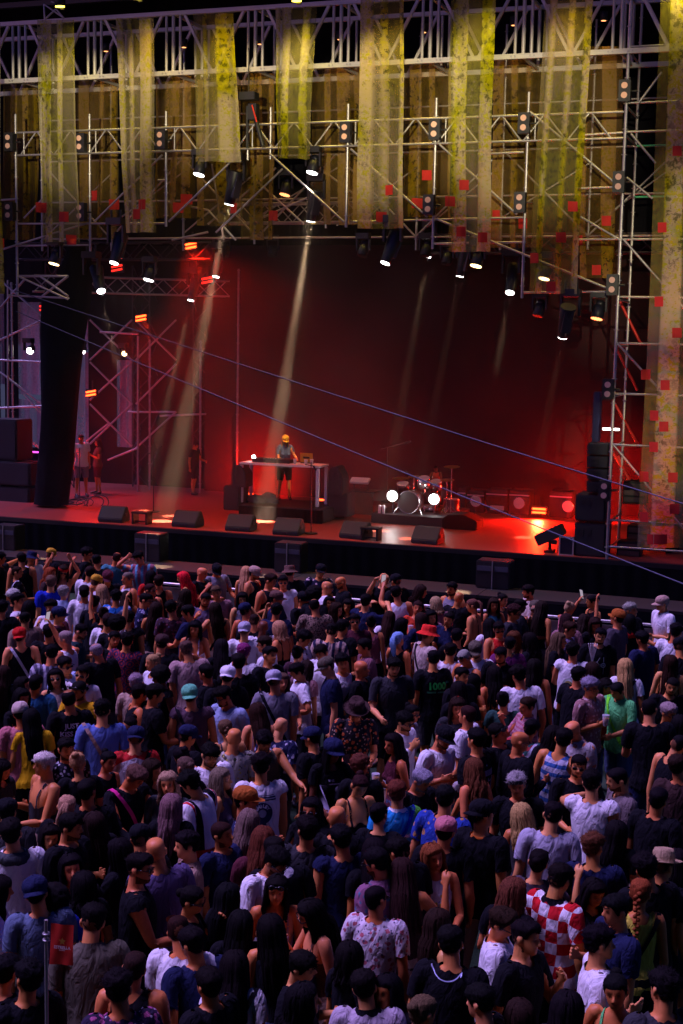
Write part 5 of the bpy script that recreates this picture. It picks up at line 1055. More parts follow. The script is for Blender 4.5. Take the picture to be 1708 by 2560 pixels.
# ---- people materials
def node_mat(name):
    m = bpy.data.materials.new(name); m.use_nodes = True; return m, m.node_tree, m.node_tree.nodes['Principled BSDF']
def skin_mat():
    m, t, b = node_mat('skin'); N = t.nodes.new; L = t.links.new
    oi = N('ShaderNodeObjectInfo'); at = N('ShaderNodeAttribute'); at.attribute_name = 'paint'; sp = N('ShaderNodeSeparateColor'); L(at.outputs['Color'], sp.inputs[0])
    tc = N('ShaderNodeTexCoord'); nz = N('ShaderNodeTexNoise'); nz.inputs['Scale'].default_value = 18; nz.inputs['Detail'].default_value = 3; L(tc.outputs['Object'], nz.inputs['Vector'])
    mr = N('ShaderNodeMapRange'); mr.inputs[3].default_value = .8; mr.inputs[4].default_value = 1.2; L(nz.outputs[0], mr.inputs[0])
    c0 = N('ShaderNodeMix'); c0.data_type = 'RGBA'; c0.blend_type = 'MULTIPLY'; c0.inputs[0].default_value = 1; L(oi.outputs['Color'], c0.inputs[6]); L(mr.outputs[0], c0.inputs[7])
    c1 = N('ShaderNodeMix'); c1.data_type = 'RGBA'; L(sp.outputs[1], c1.inputs[0]); L(c0.outputs[2], c1.inputs[6]); c1.inputs[7].default_value = (.28, .05, .035, 1)
    c2 = N('ShaderNodeMix'); c2.data_type = 'RGBA'; L(sp.outputs[0], c2.inputs[0]); L(c1.outputs[2], c2.inputs[6]); c2.inputs[7].default_value = (.012, .006, .005, 1)
    c3 = N('ShaderNodeMix'); c3.data_type = 'RGBA'; L(sp.outputs[2], c3.inputs[0]); L(c2.outputs[2], c3.inputs[6]); c3.inputs[7].default_value = (.03, .03, .035, 1)
    ha = N('ShaderNodeAttribute'); ha.attribute_type = 'OBJECT'; ha.attribute_name = 'haircol'; c4 = N('ShaderNodeMix'); c4.data_type = 'RGBA'; fd = N('ShaderNodeMath'); fd.operation = 'MULTIPLY'; fa_ = N('ShaderNodeAttribute'); fa_.attribute_type = 'OBJECT'; fa_.attribute_name = 'fade'; L(at.outputs['Alpha'], fd.inputs[0]); L(fa_.outputs['Fac'], fd.inputs[1]); L(fd.outputs[0], c4.inputs[0]); L(c3.outputs[2], c4.inputs[6]); L(ha.outputs['Color'], c4.inputs[7])
    L(c4.outputs[2], b.inputs['Base Color']); b.inputs['Roughness'].default_value = .52; b.inputs['Specular IOR Level'].default_value = .3; return m
SKINM = skin_mat()
def hair_mat():
    m, t, b = node_mat('hair'); N = t.nodes.new; L = t.links.new
    oi = N('ShaderNodeObjectInfo'); at = N('ShaderNodeAttribute'); at.attribute_name = 'rest'; mp = N('ShaderNodeMapping'); mp.inputs['Scale'].default_value = (1, 1, .12); L(at.outputs['Vector'], mp.inputs[0])
    nz = N('ShaderNodeTexNoise'); nz.inputs['Scale'].default_value = 130; nz.inputs['Detail'].default_value = 3; L(mp.outputs[0], nz.inputs['Vector'])
    mr = N('ShaderNodeMapRange'); mr.inputs[1].default_value = .3; mr.inputs[2].default_value = .7; mr.inputs[3].default_value = .4; mr.inputs[4].default_value = 1.6; L(nz.outputs[0], mr.inputs[0])
    c0 = N('ShaderNodeMix'); c0.data_type = 'RGBA'; c0.blend_type = 'MULTIPLY'; c0.inputs[0].default_value = 1; L(oi.outputs['Color'], c0.inputs[6]); L(mr.outputs[0], c0.inputs[7]); L(c0.outputs[2], b.inputs['Base Color'])
    bn = N('ShaderNodeBump'); bn.inputs['Strength'].default_value = .6; bn.inputs['Distance'].default_value = .006; L(nz.outputs[0], bn.inputs['Height']); L(bn.outputs[0], b.inputs['Normal']); b.inputs['Roughness'].default_value = .75; b.inputs['Specular IOR Level'].default_value = .06; return m
HAIR = hair_mat()
CLOTHS = {}
def cloth_mat(name, kind='plain', A=None, B=(0, 0, 0), C=None, sc=12.0):
    m, t, b = node_mat('cloth_' + name); N = t.nodes.new; L = t.links.new
    at = N('ShaderNodeAttribute'); at.attribute_name = 'rest'; co = at.outputs['Vector']
    def mixc(fac, a, c):
        k = N('ShaderNodeMix'); k.data_type = 'RGBA'
        if hasattr(fac, 'links') or hasattr(fac, 'is_linked'): L(fac, k.inputs[0])
        else: k.inputs[0].default_value = fac
        for q, i in ((a, 6), (c, 7)):
            if isinstance(q, tuple): k.inputs[i].default_value = (*q, 1)
            else: L(q, k.inputs[i])
        return k.outputs[2]
    def rng(src, a, b_): r = N('ShaderNodeMapRange'); r.inputs[1].default_value = a; r.inputs[2].default_value = b_; L(src, r.inputs[0]); return r.outputs[0]
    def mth(op, a, v):
        k = N('ShaderNodeMath'); k.operation = op
        for q, i in ((a, 0), (v, 1)):
            if isinstance(q, (int, float)): k.inputs[i].default_value = q
            else: L(q, k.inputs[i])
        return k.outputs[0]
    nz = N('ShaderNodeTexNoise'); nz.inputs['Scale'].default_value = 9; nz.inputs['Detail'].default_value = 5; L(co, nz.inputs['Vector'])
    if A is None: oi = N('ShaderNodeObjectInfo'); col = oi.outputs['Color']
    else: col = A
    sx = N('ShaderNodeSeparateXYZ'); L(co, sx.inputs[0])
    if kind in ('floral', 'leaf'):
        v = N('ShaderNodeTexVoronoi'); v.inputs['Scale'].default_value = sc; n2 = N('ShaderNodeTexNoise'); n2.inputs['Scale'].default_value = sc * 2.2; n2.inputs['Detail'].default_value = 3; L(co, n2.inputs['Vector']); L(co, v.inputs['Vector'])
        d = mth('ADD', v.outputs['Distance'], mth('MULTIPLY', n2.outputs[0], .55)); col = mixc(rng(d, .62, .56), col, B)
        if C: v2 = N('ShaderNodeTexVoronoi'); v2.inputs['Scale'].default_value = sc * 1.35; v2.inputs['Randomness'].default_value = .9; L(co, v2.inputs['Vector']); d2 = mth('ADD', v2.outputs['Distance'], mth('MULTIPLY', n2.outputs[0], .6)); col = mixc(rng(d2, .52, .47), col, C)
    elif kind == 'vstripe': col = mixc(rng(mth('SINE', mth('MULTIPLY', sx.outputs[0], sc * 6.28), 0), .1, .25), col, B)
    elif kind == 'hstripe': col = mixc(rng(mth('SINE', mth('MULTIPLY', sx.outputs[2], sc * 6.28), 0), .1, .25), col, B)
    elif kind == 'leopard': n2 = N('ShaderNodeTexNoise'); n2.inputs['Scale'].default_value = sc * 2.4; n2.inputs['Detail'].default_value = 1; L(co, n2.inputs['Vector']); col = mixc(rng(n2.outputs[0], .52, .56), col, B)
    elif kind == 'check':
        k = N('ShaderNodeTexChecker'); k.inputs['Scale'].default_value = sc; ck = N('ShaderNodeCombineXYZ'); L(mth('ADD', sx.outputs[0], .031), ck.inputs[0]); L(sx.outputs[2], ck.inputs[1]); ck.inputs[2].default_value = .01; L(ck.outputs[0], k.inputs['Vector']); k.inputs[1].default_value = (*A, 1); k.inputs[2].default_value = (*B, 1); col = k.outputs[0]
    elif kind == 'circles':
        v = N('ShaderNodeTexVoronoi'); v.inputs['Scale'].default_value = sc; v.inputs['Randomness'].default_value = 0; ck = N('ShaderNodeCombineXYZ'); L(sx.outputs[0], ck.inputs[0]); L(sx.outputs[2], ck.inputs[1]); L(ck.outputs[0], v.inputs['Vector']); col = mixc(rng(mth('SINE', mth('MULTIPLY', v.outputs['Distance'], 20), 0), .0, .3), col, B)
    elif kind == 'hawaii':
        n2 = N('ShaderNodeTexNoise'); n2.inputs['Scale'].default_value = 9; n2.inputs['Detail'].default_value = 4; mp = N('ShaderNodeMapping'); mp.inputs['Scale'].default_value = (1, 1, 2.2); L(co, mp.inputs[0]); L(mp.outputs[0], n2.inputs['Vector'])
        band = mth('SUBTRACT', 1.0, mth('MULTIPLY', mth('ABSOLUTE', mth('SUBTRACT', sx.outputs[2], 1.27), 0), 9)); col = mixc(rng(mth('ADD', n2.outputs[0], mth('MULTIPLY', band, .12)), .60, .68), A, (.8, .78, .85))
        v = N('ShaderNodeTexNoise'); v.inputs['Scale'].default_value = 22; v.inputs['Detail'].default_value = 2; L(co, v.inputs['Vector']); low = rng(sx.outputs[2], 1.16, 1.02); col = mixc(rng(mth('MULTIPLY', v.outputs[0], low), .42, .50), col, (.05, .22, .04)); side = rng(sx.outputs[0], -.12, -.16); col = mixc(side, col, (.12, .5, .06))
    elif kind == 'yoke': col = mixc(rng(mth('ADD', sx.outputs[2], mth('MULTIPLY', mth('ABSOLUTE', sx.outputs[0], 0), .35)), 1.455, 1.46), col, B)
    elif kind == 'racing':
        f1 = rng(mth('ABSOLUTE', mth('SUBTRACT', mth('ABSOLUTE', sx.outputs[0], 0), .14), 0), .030, .026); col = mixc(f1, A, B); f2 = rng(mth('ABSOLUTE', mth('SUBTRACT', mth('ABSOLUTE', sx.outputs[0], 0), .185), 0), .014, .010); col = mixc(f2, col, C)
        col = mixc(rng(sx.outputs[2], 1.06, 1.05), col, C)
    elif kind == 'jacket': f1 = rng(mth('SINE', mth('MULTIPLY', mth('ABSOLUTE', sx.outputs[1], 0), 300), 0), .2, .4); ok = rng(sx.outputs[0], .19, .20); near = rng(mth('ABSOLUTE', sx.outputs[1], 0), .034, .032); col = mixc(mth('MULTIPLY', mth('MULTIPLY', f1, ok), near), A, B)
    mr = N('ShaderNodeMapRange'); mr.inputs[3].default_value = .82; mr.inputs[4].default_value = 1.16; L(nz.outputs[0], mr.inputs[0])
    k = N('ShaderNodeMix'); k.data_type = 'RGBA'; k.blend_type = 'MULTIPLY'; k.inputs[0].default_value = 1; L(mr.outputs[0], k.inputs[7])
    if isinstance(col, tuple): k.inputs[6].default_value = (*col, 1)
    else: L(col, k.inputs[6])
    L(k.outputs[2], b.inputs['Base Color']); b.inputs['Roughness'].default_value = .88; b.inputs['Specular IOR Level'].default_value = .12
    mp = N('ShaderNodeMapping'); mp.inputs['Scale'].default_value = (1, 1, .4); L(co, mp.inputs[0]); n3 = N('ShaderNodeTexNoise'); n3.inputs['Scale'].default_value = 16; n3.inputs['Detail'].default_value = 3; n3.inputs['Distortion'].default_value = 1.2; L(mp.outputs[0], n3.inputs['Vector'])
    bn = N('ShaderNodeBump'); bn.inputs['Strength'].default_value = .75; bn.inputs['Distance'].default_value = .04; L(n3.outputs[0], bn.inputs['Height']); L(bn.outputs[0], b.inputs['Normal'])
    CLOTHS[name] = m; return m
cloth_mat('plain')
WH = (.74, .72, .74); BK = (.004, .004, .0065)
PAT = {  # name: (material kind, A, B, C, scale, words)
    'azure': ('floral', (.02, .16, .5), (.5, .5, .6), (.12, .03, .3), 9, 'blue and white patterned'), 'bluestripe': ('vstripe', (.30, .10, .14), (.12, .36, .5), None, 9, 'dusky pink and blue striped'), 'navyfloral': ('floral', (.015, .02, .06), (.35, .33, .5), None, 16, 'navy floral'), 'darkfloral': ('floral', (.05, .02, .03), (.25, .06, .08), (.1, .1, .2), 14, 'dark red floral'),
    'redcircles': ('circles', (.03, .02, .07), (.30, .03, .04), None, 9, 'navy and red circle patterned'), 'greystripe': ('vstripe', (.10, .09, .13), (.45, .42, .5), None, 14, 'grey striped'), 'yoke': ('yoke', BK, (.75, .40, .01), None, 9, 'black and yellow'), 'whitefl': ('floral', (.015, .015, .04), (.62, .45, .45), None, 15, 'navy and white floral'), 'leopard': ('leopard', (.30, .20, .14), (.03, .02, .02), None, 22, 'leopard print'),
    'pinkfl': ('floral', (.45, .40, .42), (.10, .03, .05), None, 15, 'pink and dark floral'), 'stripecream': ('vstripe', (.45, .32, .26), (.02, .02, .05), None, 11, 'cream and navy striped'), 'beigefl': ('floral', (.30, .15, .14), (.52, .38, .36), None, 20, 'pinkish beige patterned'), 'orangefl': ('floral', (.014, .011, .016), (.50, .11, .03), (.42, .28, .2), 17, 'black shirt with orange flowers'),
    'paisley': ('floral', (.012, .012, .02), (.40, .38, .44), None, 26, 'black and white paisley'), 'creampat': ('floral', (.42, .40, .33), (.08, .08, .05), (.5, .42, .1), 15, 'cream patterned'), 'navyleaf': ('leaf', (.012, .014, .05), (.42, .40, .5), None, 13, 'navy and white leaf print'), 'hawaii': ('hawaii', (.02, .28, .62), (0, 0, 0), None, 9, 'sky blue palm beach print'), 'bluepais': ('floral', (.02, .05, .32), (.42, .22, .08), (.06, .12, .5), 14, 'blue and orange paisley'),
    'redgreen': ('leaf', (.02, .09, .08), (.42, .04, .05), (.5, .45, .42), 10, 'red and green patterned'), 'orangegrey': ('floral', (.40, .36, .36), (.50, .18, .08), (.3, .28, .34), 12, 'grey and orange floral'), 'bluestr2': ('hstripe', (.5, .5, .6), (.04, .12, .35), None, 11, 'blue and white striped'), 'racing': ('racing', WH, BK, (.5, .015, .02), 9, 'white, red and black racing'), 'checker': ('check', (.55, .012, .02), WH, None, 11.5, 'red and white checkerboard'),
    'mauvepat': ('floral', (.22, .09, .16), (.08, .16, .24), None, 24, 'mauve patterned'), 'whitefl2': ('floral', (.62, .56, .60), (.45, .12, .15), (.10, .08, .14), 19, 'white shirt with small red flowers'), 'pinkpat': ('leaf', (.03, .02, .05), (.45, .10, .25), (.45, .42, .5), 18, 'pink, white and navy patterned'), 'jacket': ('jacket', BK, (.62, .62, .72), None, 9, 'black tracksuit with white stripes'), 'dresspat': ('floral', (.6, .58, .6), (.5, .42, .05), (.1, .15, .4), 16, 'white dress with yellow flowers'), 'pinkcheck': ('hstripe', (.45, .22, .26), (.38, .12, .16), None, 22, 'pink checked'), 'redyoke': ('yoke', (.5, .48, .5), (.45, .02, .02), None, 9, 'white shirt with red shoulders')}
for k, v in PAT.items(): cloth_mat(k, v[0], v[1], v[2], v[3], v[4])
COLR = {'black': (BK, 'black'), 'white': (WH, 'white'), 'grey': ((.20, .19, .22), 'grey'), 'lgrey': ((.40, .39, .46), 'light grey'), 'dgrey': ((.06, .05, .065), 'dark grey'), 'navy': ((.010, .014, .05), 'navy'), 'blue': ((.012, .03, .42), 'bright blue'), 'peri': ((.10, .16, .42), 'periwinkle blue'), 'teal': ((.05, .20, .26), 'teal'), 'dteal': ((.02, .05, .06), 'dark teal'), 'bteal': ((.02, .10, .22), 'blue teal'), 'yellow': ((.80, .46, .01), 'yellow'), 'lemon': ((.55, .48, .06), 'pale yellow'), 'mustard': ((.50, .27, .02), 'mustard'), 'red': ((.50, .015, .012), 'red'), 'hotred': ((.75, .03, .02), 'bright red'), 'rust': ((.34, .09, .015), 'rust orange'), 'orange': ((.6, .14, .02), 'orange'), 'redor': ((.60, .05, .02), 'orange red'), 'green': ((.10, .50, .15), 'bright green'), 'neon': ((.16, .80, .03), 'neon green'), 'mint': ((.12, .45, .26), 'mint green'), 'olive': ((.09, .075, .05), 'olive'), 'dgreen': ((.02, .06, .05), 'dark green'), 'khaki': ((.11, .10, .07), 'khaki'), 'tan': ((.30, .19, .14), 'tan'), 'beige': ((.40, .27, .20), 'beige'), 'pbeige': ((.42, .27, .25), 'pinkish beige'), 'cream': ((.55, .44, .36), 'cream'), 'dusty': ((.28, .14, .15), 'dusky pink'), 'pink': ((.50, .16, .18), 'pink'), 'hpink': ((.7, .03, .25), 'hot pink'), 'rose': ((.20, .08, .10), 'dusty rose'), 'maroon': ((.08, .015, .025), 'maroon'), 'brown': ((.12, .06, .045), 'brown'), 'dbrown': ((.045, .022, .02), 'dark brown'), 'bviolet': ((.09, .05, .07), 'brown violet'), 'violet': ((.10, .07, .16), 'violet'), 'vgrey': ((.13, .10, .16), 'violet grey'), 'pviolet': ((.42, .36, .42), 'pale lilac'), 'pblue': ((.30, .38, .55), 'pale blue'), 'gblue': ((.10, .14, .22), 'grey blue'), 'taupe': ((.14, .11, .11), 'taupe'), 'plum': ((.14, .02, .10), 'plum'), 'charcoal': ((.03, .03, .035), 'charcoal'), 'denim': ((.07, .10, .19), 'denim blue'), 'straw': ((.36, .25, .14), 'straw'), 'turq': ((.15, .40, .50), 'turquoise'), 'gold': ((.6, .33, .03), 'gold'), 'ggreen': ((.06, .07, .075), 'grey green')}
HC = {'k': (.0045, .0032, .004), 'n': (.020, .008, .006), 'b': (.10, .05, .03), 'y': (.38, .22, .10), 'g': (.22, .20, .21), 'w': (.55, .48, .44), 'r': (.22, .05, .015), 'R': (.75, .02, .03), 'rb': (.09, .025, .012), 'a': (.16, .10, .08), 'gb': (.13, .09, .08), 'T': (.20, .38, .50), 'P': (.16, .02, .10)}  # R: hair under red stage light, the red put into its colour
SKT = {'l': (.72, .28, .10), 'm': (.64, .215, .065), 't': (.54, .16, .045), 'd': (.13, .038, .015)}
TOPN = {'te': 't-shirt', 'tk': 'tank top', 'sv': 'sleeveless tee', 'sh': 'open-collar shirt', 'ls': 'long-sleeved top', 'cm': 'strappy top', 'cp': 'backless top'}
MESHN = {'te': 't_shirt', 'tk': 'tank_top', 'sv': 'sleeveless_tee', 'sh': 'shirt', 'ls': 'long_sleeved_top', 'cm': 'strappy_top', 'cp': 'backless_top'}
HATN = {'cap': 'cap', 'capback': 'backwards cap', 'flat': 'flat-brimmed cap', 'bucket': 'bucket hat', 'fedora': 'brimmed hat', 'beanie': 'knit cap', 'band': 'headband'}
CROP = {'A1': (0, 1360, 2.7034), 'A2': (560, 1360, 2.7034), 'A3': (1128, 1360, 2.7034), 'B1': (0, 1740, 2.7034), 'B2': (560, 1740, 2.7034), 'B3': (1128, 1740, 2.7034), 'C1': (0, 2120, 1.8233), 'C2': (848, 2120, 1.8233), 'Z': (0, 0, 1)}
CUPM = bpy.data.materials.new('clear_cup'); CUPM.use_nodes = True; _b = CUPM.node_tree.nodes['Principled BSDF']; _b.inputs['Base Color'].default_value = (.75, .75, .85, 1); _b.inputs['Alpha'].default_value = .45; _b.inputs['Roughness'].default_value = .2
BEER = mat('amber_beer', (.45, .20, .03), .3, 0, .1, 10); SCREEN = mat('phone_screen_glow', (.1, .1, .12), .2, 0, 0, 5, emit=(.6, .5, .6), es=.5); PHB = mat('phone_back', (.015, .015, .02), .25, 0, .1, 5)
PEOPLE = []; PLACED = []; PROPS = []
def drape_band(bvh, c, a, b, w, n=40):
    """band round the torso in the plane spanned by a and b through c"""
    V, T = [], []; nrm = a.cross(b).normalized()
    for i in range(n):
        t = 2 * math.pi * i / n; d = a * math.cos(t) + b * math.sin(t)
        for s in (-1, 1):
            o = c + d * 1.0 + nrm * s * w / 2; h = bvh.ray_cast(o, -d, 1.0)[0]
            V.append((h if h else c + d * .12 + nrm * s * w / 2) + d * .009)
    P = np.array([tuple(v) for v in V], np.float32)
    ctr = P.reshape(n, 2, 3); rad = np.linalg.norm(ctr - np.array(c), axis=2)
    for _ in range(2): rad = np.maximum(rad, (np.roll(rad, 1, 0) + np.roll(rad, -1, 0)) / 2)
    for i in range(n):
        t = 2 * math.pi * i / n; d = np.array(a * math.cos(t) + b * math.sin(t))
        for s in (0, 1): ctr[i, s] = np.array(c) + d * np.sqrt(max(rad[i, s] ** 2 - (w / 2) ** 2, .01)) + np.array(nrm) * (s * 2 - 1) * w / 2
    for i in range(n): j = (i + 1) % n; T += [(2 * i, 2 * j, 2 * j + 1), (2 * i, 2 * j + 1, 2 * i + 1)]
    return ctr.reshape(-1, 3), np.array(T, np.int32)
def text_mesh(s, size, bold=.0):
    cu = bpy.data.curves.new('txt', 'FONT'); cu.body = s; cu.size = size; cu.align_x = 'CENTER'; cu.offset = bold; cu.resolution_u = 3
    o = bpy.data.objects.new('txt', cu); TS.collection.objects.link(o); me = bpy.data.meshes.new_from_object(o.evaluated_get(DG())); bpy.data.objects.remove(o)
    me.calc_loop_triangles(); V = np.array([v.co[:] for v in me.vertices], np.float32); T = np.array([t.vertices[:] for t in me.loop_triangles], np.int32); bpy.data.meshes.remove(me); return V, T
def stick_print(bvh, V2, T, cx, cz, back, k=1.0, eps=.006):
    """flat shape (x right as read, y up, metres) laid on the posed cloth, seen from the back (or front)"""
    out = []; s = -1 if not back else 1
    for x, y in V2[:, :2]:
        lx = cx + x * (1 if not back else -1); lz = cz + y; o = Vector((lx, 1.0 if back else -1.0, lz)); h = bvh.ray_cast(o, Vector((0, -1 if back else 1, 0)), 1.2)[0]
        yy = h.y if h else (.13 if back else -.13); out.append((lx, yy + (eps if back else -eps), lz))
    return np.array(out, np.float32), T
def ring2d(R, r, n=40, a0=0, a1=6.2832):
    V, T = [], []
    for i in range(n + 1): a = a0 + (a1 - a0) * i / n; V += [(R * math.cos(a), R * math.sin(a), 0), (r * math.cos(a), r * math.sin(a), 0)]
    for i in range(n): T += [(2 * i, 2 * i + 2, 2 * i + 3), (2 * i, 2 * i + 3, 2 * i + 1)]
    return np.array(V, np.float32), np.array(T, np.int32)
def rect2d(x0, x1, y0, y1, n=6):
    V = [(x0 + (x1 - x0) * i / n, y, 0) for i in range(n + 1) for y in (y0, y1)]; T = []
    for i in range(n): T += [(2 * i, 2 * i + 2, 2 * i + 3), (2 * i, 2 * i + 3, 2 * i + 1)]
    return np.array(V, np.float32), np.array(T, np.int32)
def move2d(m, dx, dy, rot=0): V = m[0].copy(); c, s = math.cos(rot), math.sin(rot); V[:, :2] = V[:, :2] @ np.array([[c, s], [-s, c]], np.float32) + np.array([dx, dy], np.float32); return V, m[1]
def prints(kind):
    """list of (mesh2d, centre x, centre z, on the back, colour)"""
    R = []; WT = (.55, .53, .62)
    if kind == 'kiss':
        R += [(text_mesh('JUST', .075, .002), 0, 1.34, True, WT), (text_mesh('KISS ME', .075, .002), 0, 1.255, True, WT), (text_mesh('WOMAN', .065, .001), 0, 1.085, True, (.30, .29, .36)), ((np.array([(-.05, 0, 0), (.05, 0, 0), (.02, .07, 0), (-.02, .09, 0)], np.float32), np.array([(0, 1, 2), (0, 2, 3)], np.int32)), 0, 1.15, True, (.01, .15, .08))]
    elif kind == '1000': R += [(text_mesh('1000', .125, .005), 0, 1.27, True, (.02, .62, .08)), (rect2d(-.13, -.02, -.012, .012), 0, 1.235, True, (.02, .22, .08)), (rect2d(.0, .12, -.010, .010), 0, 1.232, True, (.02, .2, .1)), (rect2d(.13, .17, -.01, .02), 0, 1.345, True, (.02, .25, .15))]
    elif kind == '97': R += [(rect2d(-.12, .12, -.028, .028), 0, 1.325, True, (.20, .18, .28)), (text_mesh('97', .24, .006), 0, 1.10, True, (.26, .24, .34)), (ring2d(.008, 0, 8), 0, 1.40, True, WT)] + [(rect2d(-.1 + i * .03, -.095 + i * .03, -.02, .02, 1), 0, 1.327, True, BK) for i in range(7)]
    elif kind == 'smiley':
        dk = (.012, .012, .06); R += [(rect2d(-.10, .11, -.003, .003), 0, 1.405, True, dk), (rect2d(-.125, .125, -.006, .006, 10), 0, 1.387, True, dk), (rect2d(-.13, .13, -.006, .006, 10), 0, 1.365, True, dk), (ring2d(.095, .036), 0, 1.25, True, dk)]
        for i, ch in enumerate('SMILEY'): a = math.radians(52 - i * 21); R.append((move2d(text_mesh(ch, .042, .0015), math.sin(-a) * .052, math.cos(a) * .052, a), 0, 1.25, True, WT))
        for q, (zz, sx) in enumerate([(1.125, .06), (1.04, .055), (.965, .05)]): R += [(ring2d(sx, sx * .35 if q else .012, 24), .02, zz, True, dk)] + ([(rect2d(-.05, .05, -.003, .003), .02, zz + k * .016, True, WT) for k in (-1, 0, 1)] if q == 0 else [])
    elif kind == 'owl': R += [(ring2d(.036, .024), -.045, 1.27, False, (.35, .42, .40)), (ring2d(.034, .022), .055, 1.255, False, (.35, .42, .40)), (ring2d(.016, .0, 12), -.045, 1.27, False, (.2, .26, .25)), (ring2d(.015, .0, 12), .055, 1.255, False, (.2, .26, .25))] + [(rect2d(-.004, .004, -.02, .02, 1), -.018 + i * .016, 1.255, False, (.25, .3, .3)) for i in range(4)] + [(move2d(rect2d(-.004, .004, 0, .07, 1), 0, 0, -.6), -.03, 1.30, False, (.35, .38, .38)), (rect2d(-.004, .004, 0, .07, 1), .06, 1.295, False, (.35, .38, .38)), (rect2d(-.004, .004, -.09, 0, 1), .06, 1.22, False, (.2, .2, .22)), (move2d(rect2d(-.004, .004, -.08, 0, 1), 0, 0, -.7), -.06, 1.24, False, (.2, .2, .22))]
    elif kind == 'poster': R += [(text_mesh('THE', .035, .001), -.04, 1.335, False, (.3, .28, .4)), (rect2d(-.06, .12, -.006, .006), 0, 1.31, False, (.36, .34, .46)), (ring2d(.034, .012, 24), .03, 1.25, False, (.36, .34, .46)), (rect2d(-.01, .09, -.05, .05), 0.01, 1.17, False, (.10, .09, .18)), (rect2d(-.15, -.09, -.13, .10), 0, 1.2, False, (.30, .28, .40)), (rect2d(-.11, -.05, -.04, .0), 0, 1.05, False, (.25, .24, .34))]
    elif kind == 'bluebar': R += [(rect2d(-.018, .018, -.26, 0), -.01, 1.30, False, (.02, .05, .30)), (rect2d(-.03, -.018, -.26, 0), -.01, 1.30, False, (.35, .03, .05)), (rect2d(.018, .026, -.26, 0), -.01, 1.30, False, (.1, .3, .5))]
    elif kind == 'round': R += [(ring2d(.095, .0, 32), 0, 1.2, True, (.38, .44, .38)), (ring2d(.06, .03, 24), 0.01, 1.2, True, (.45, .40, .12))]
    elif kind == 'star': R += [(rect2d(-.12, .0, -.07, .05), 0, 1.25, False, (.25, .3, .5))]
    elif kind == 'piping': R += [(ring2d(.115, .108, 30, 3.5, 5.92), 0, 1.545, True, (.45, .5, .75))]
    elif kind == 'logo97': pass
    return R
FLATM = mat('print_ink', rough=.8, objcol=True, var=.06, scale=40)
def add_child(name, V, T, mt, root, color=None, rest=None, paint=None):
    o = bpy.data.objects.new(name, np_mesh(name, V, T, mt, paint, rest)); COL.objects.link(o); o.parent = root
    if color is not None: o.color = (*color, 1)
    return o
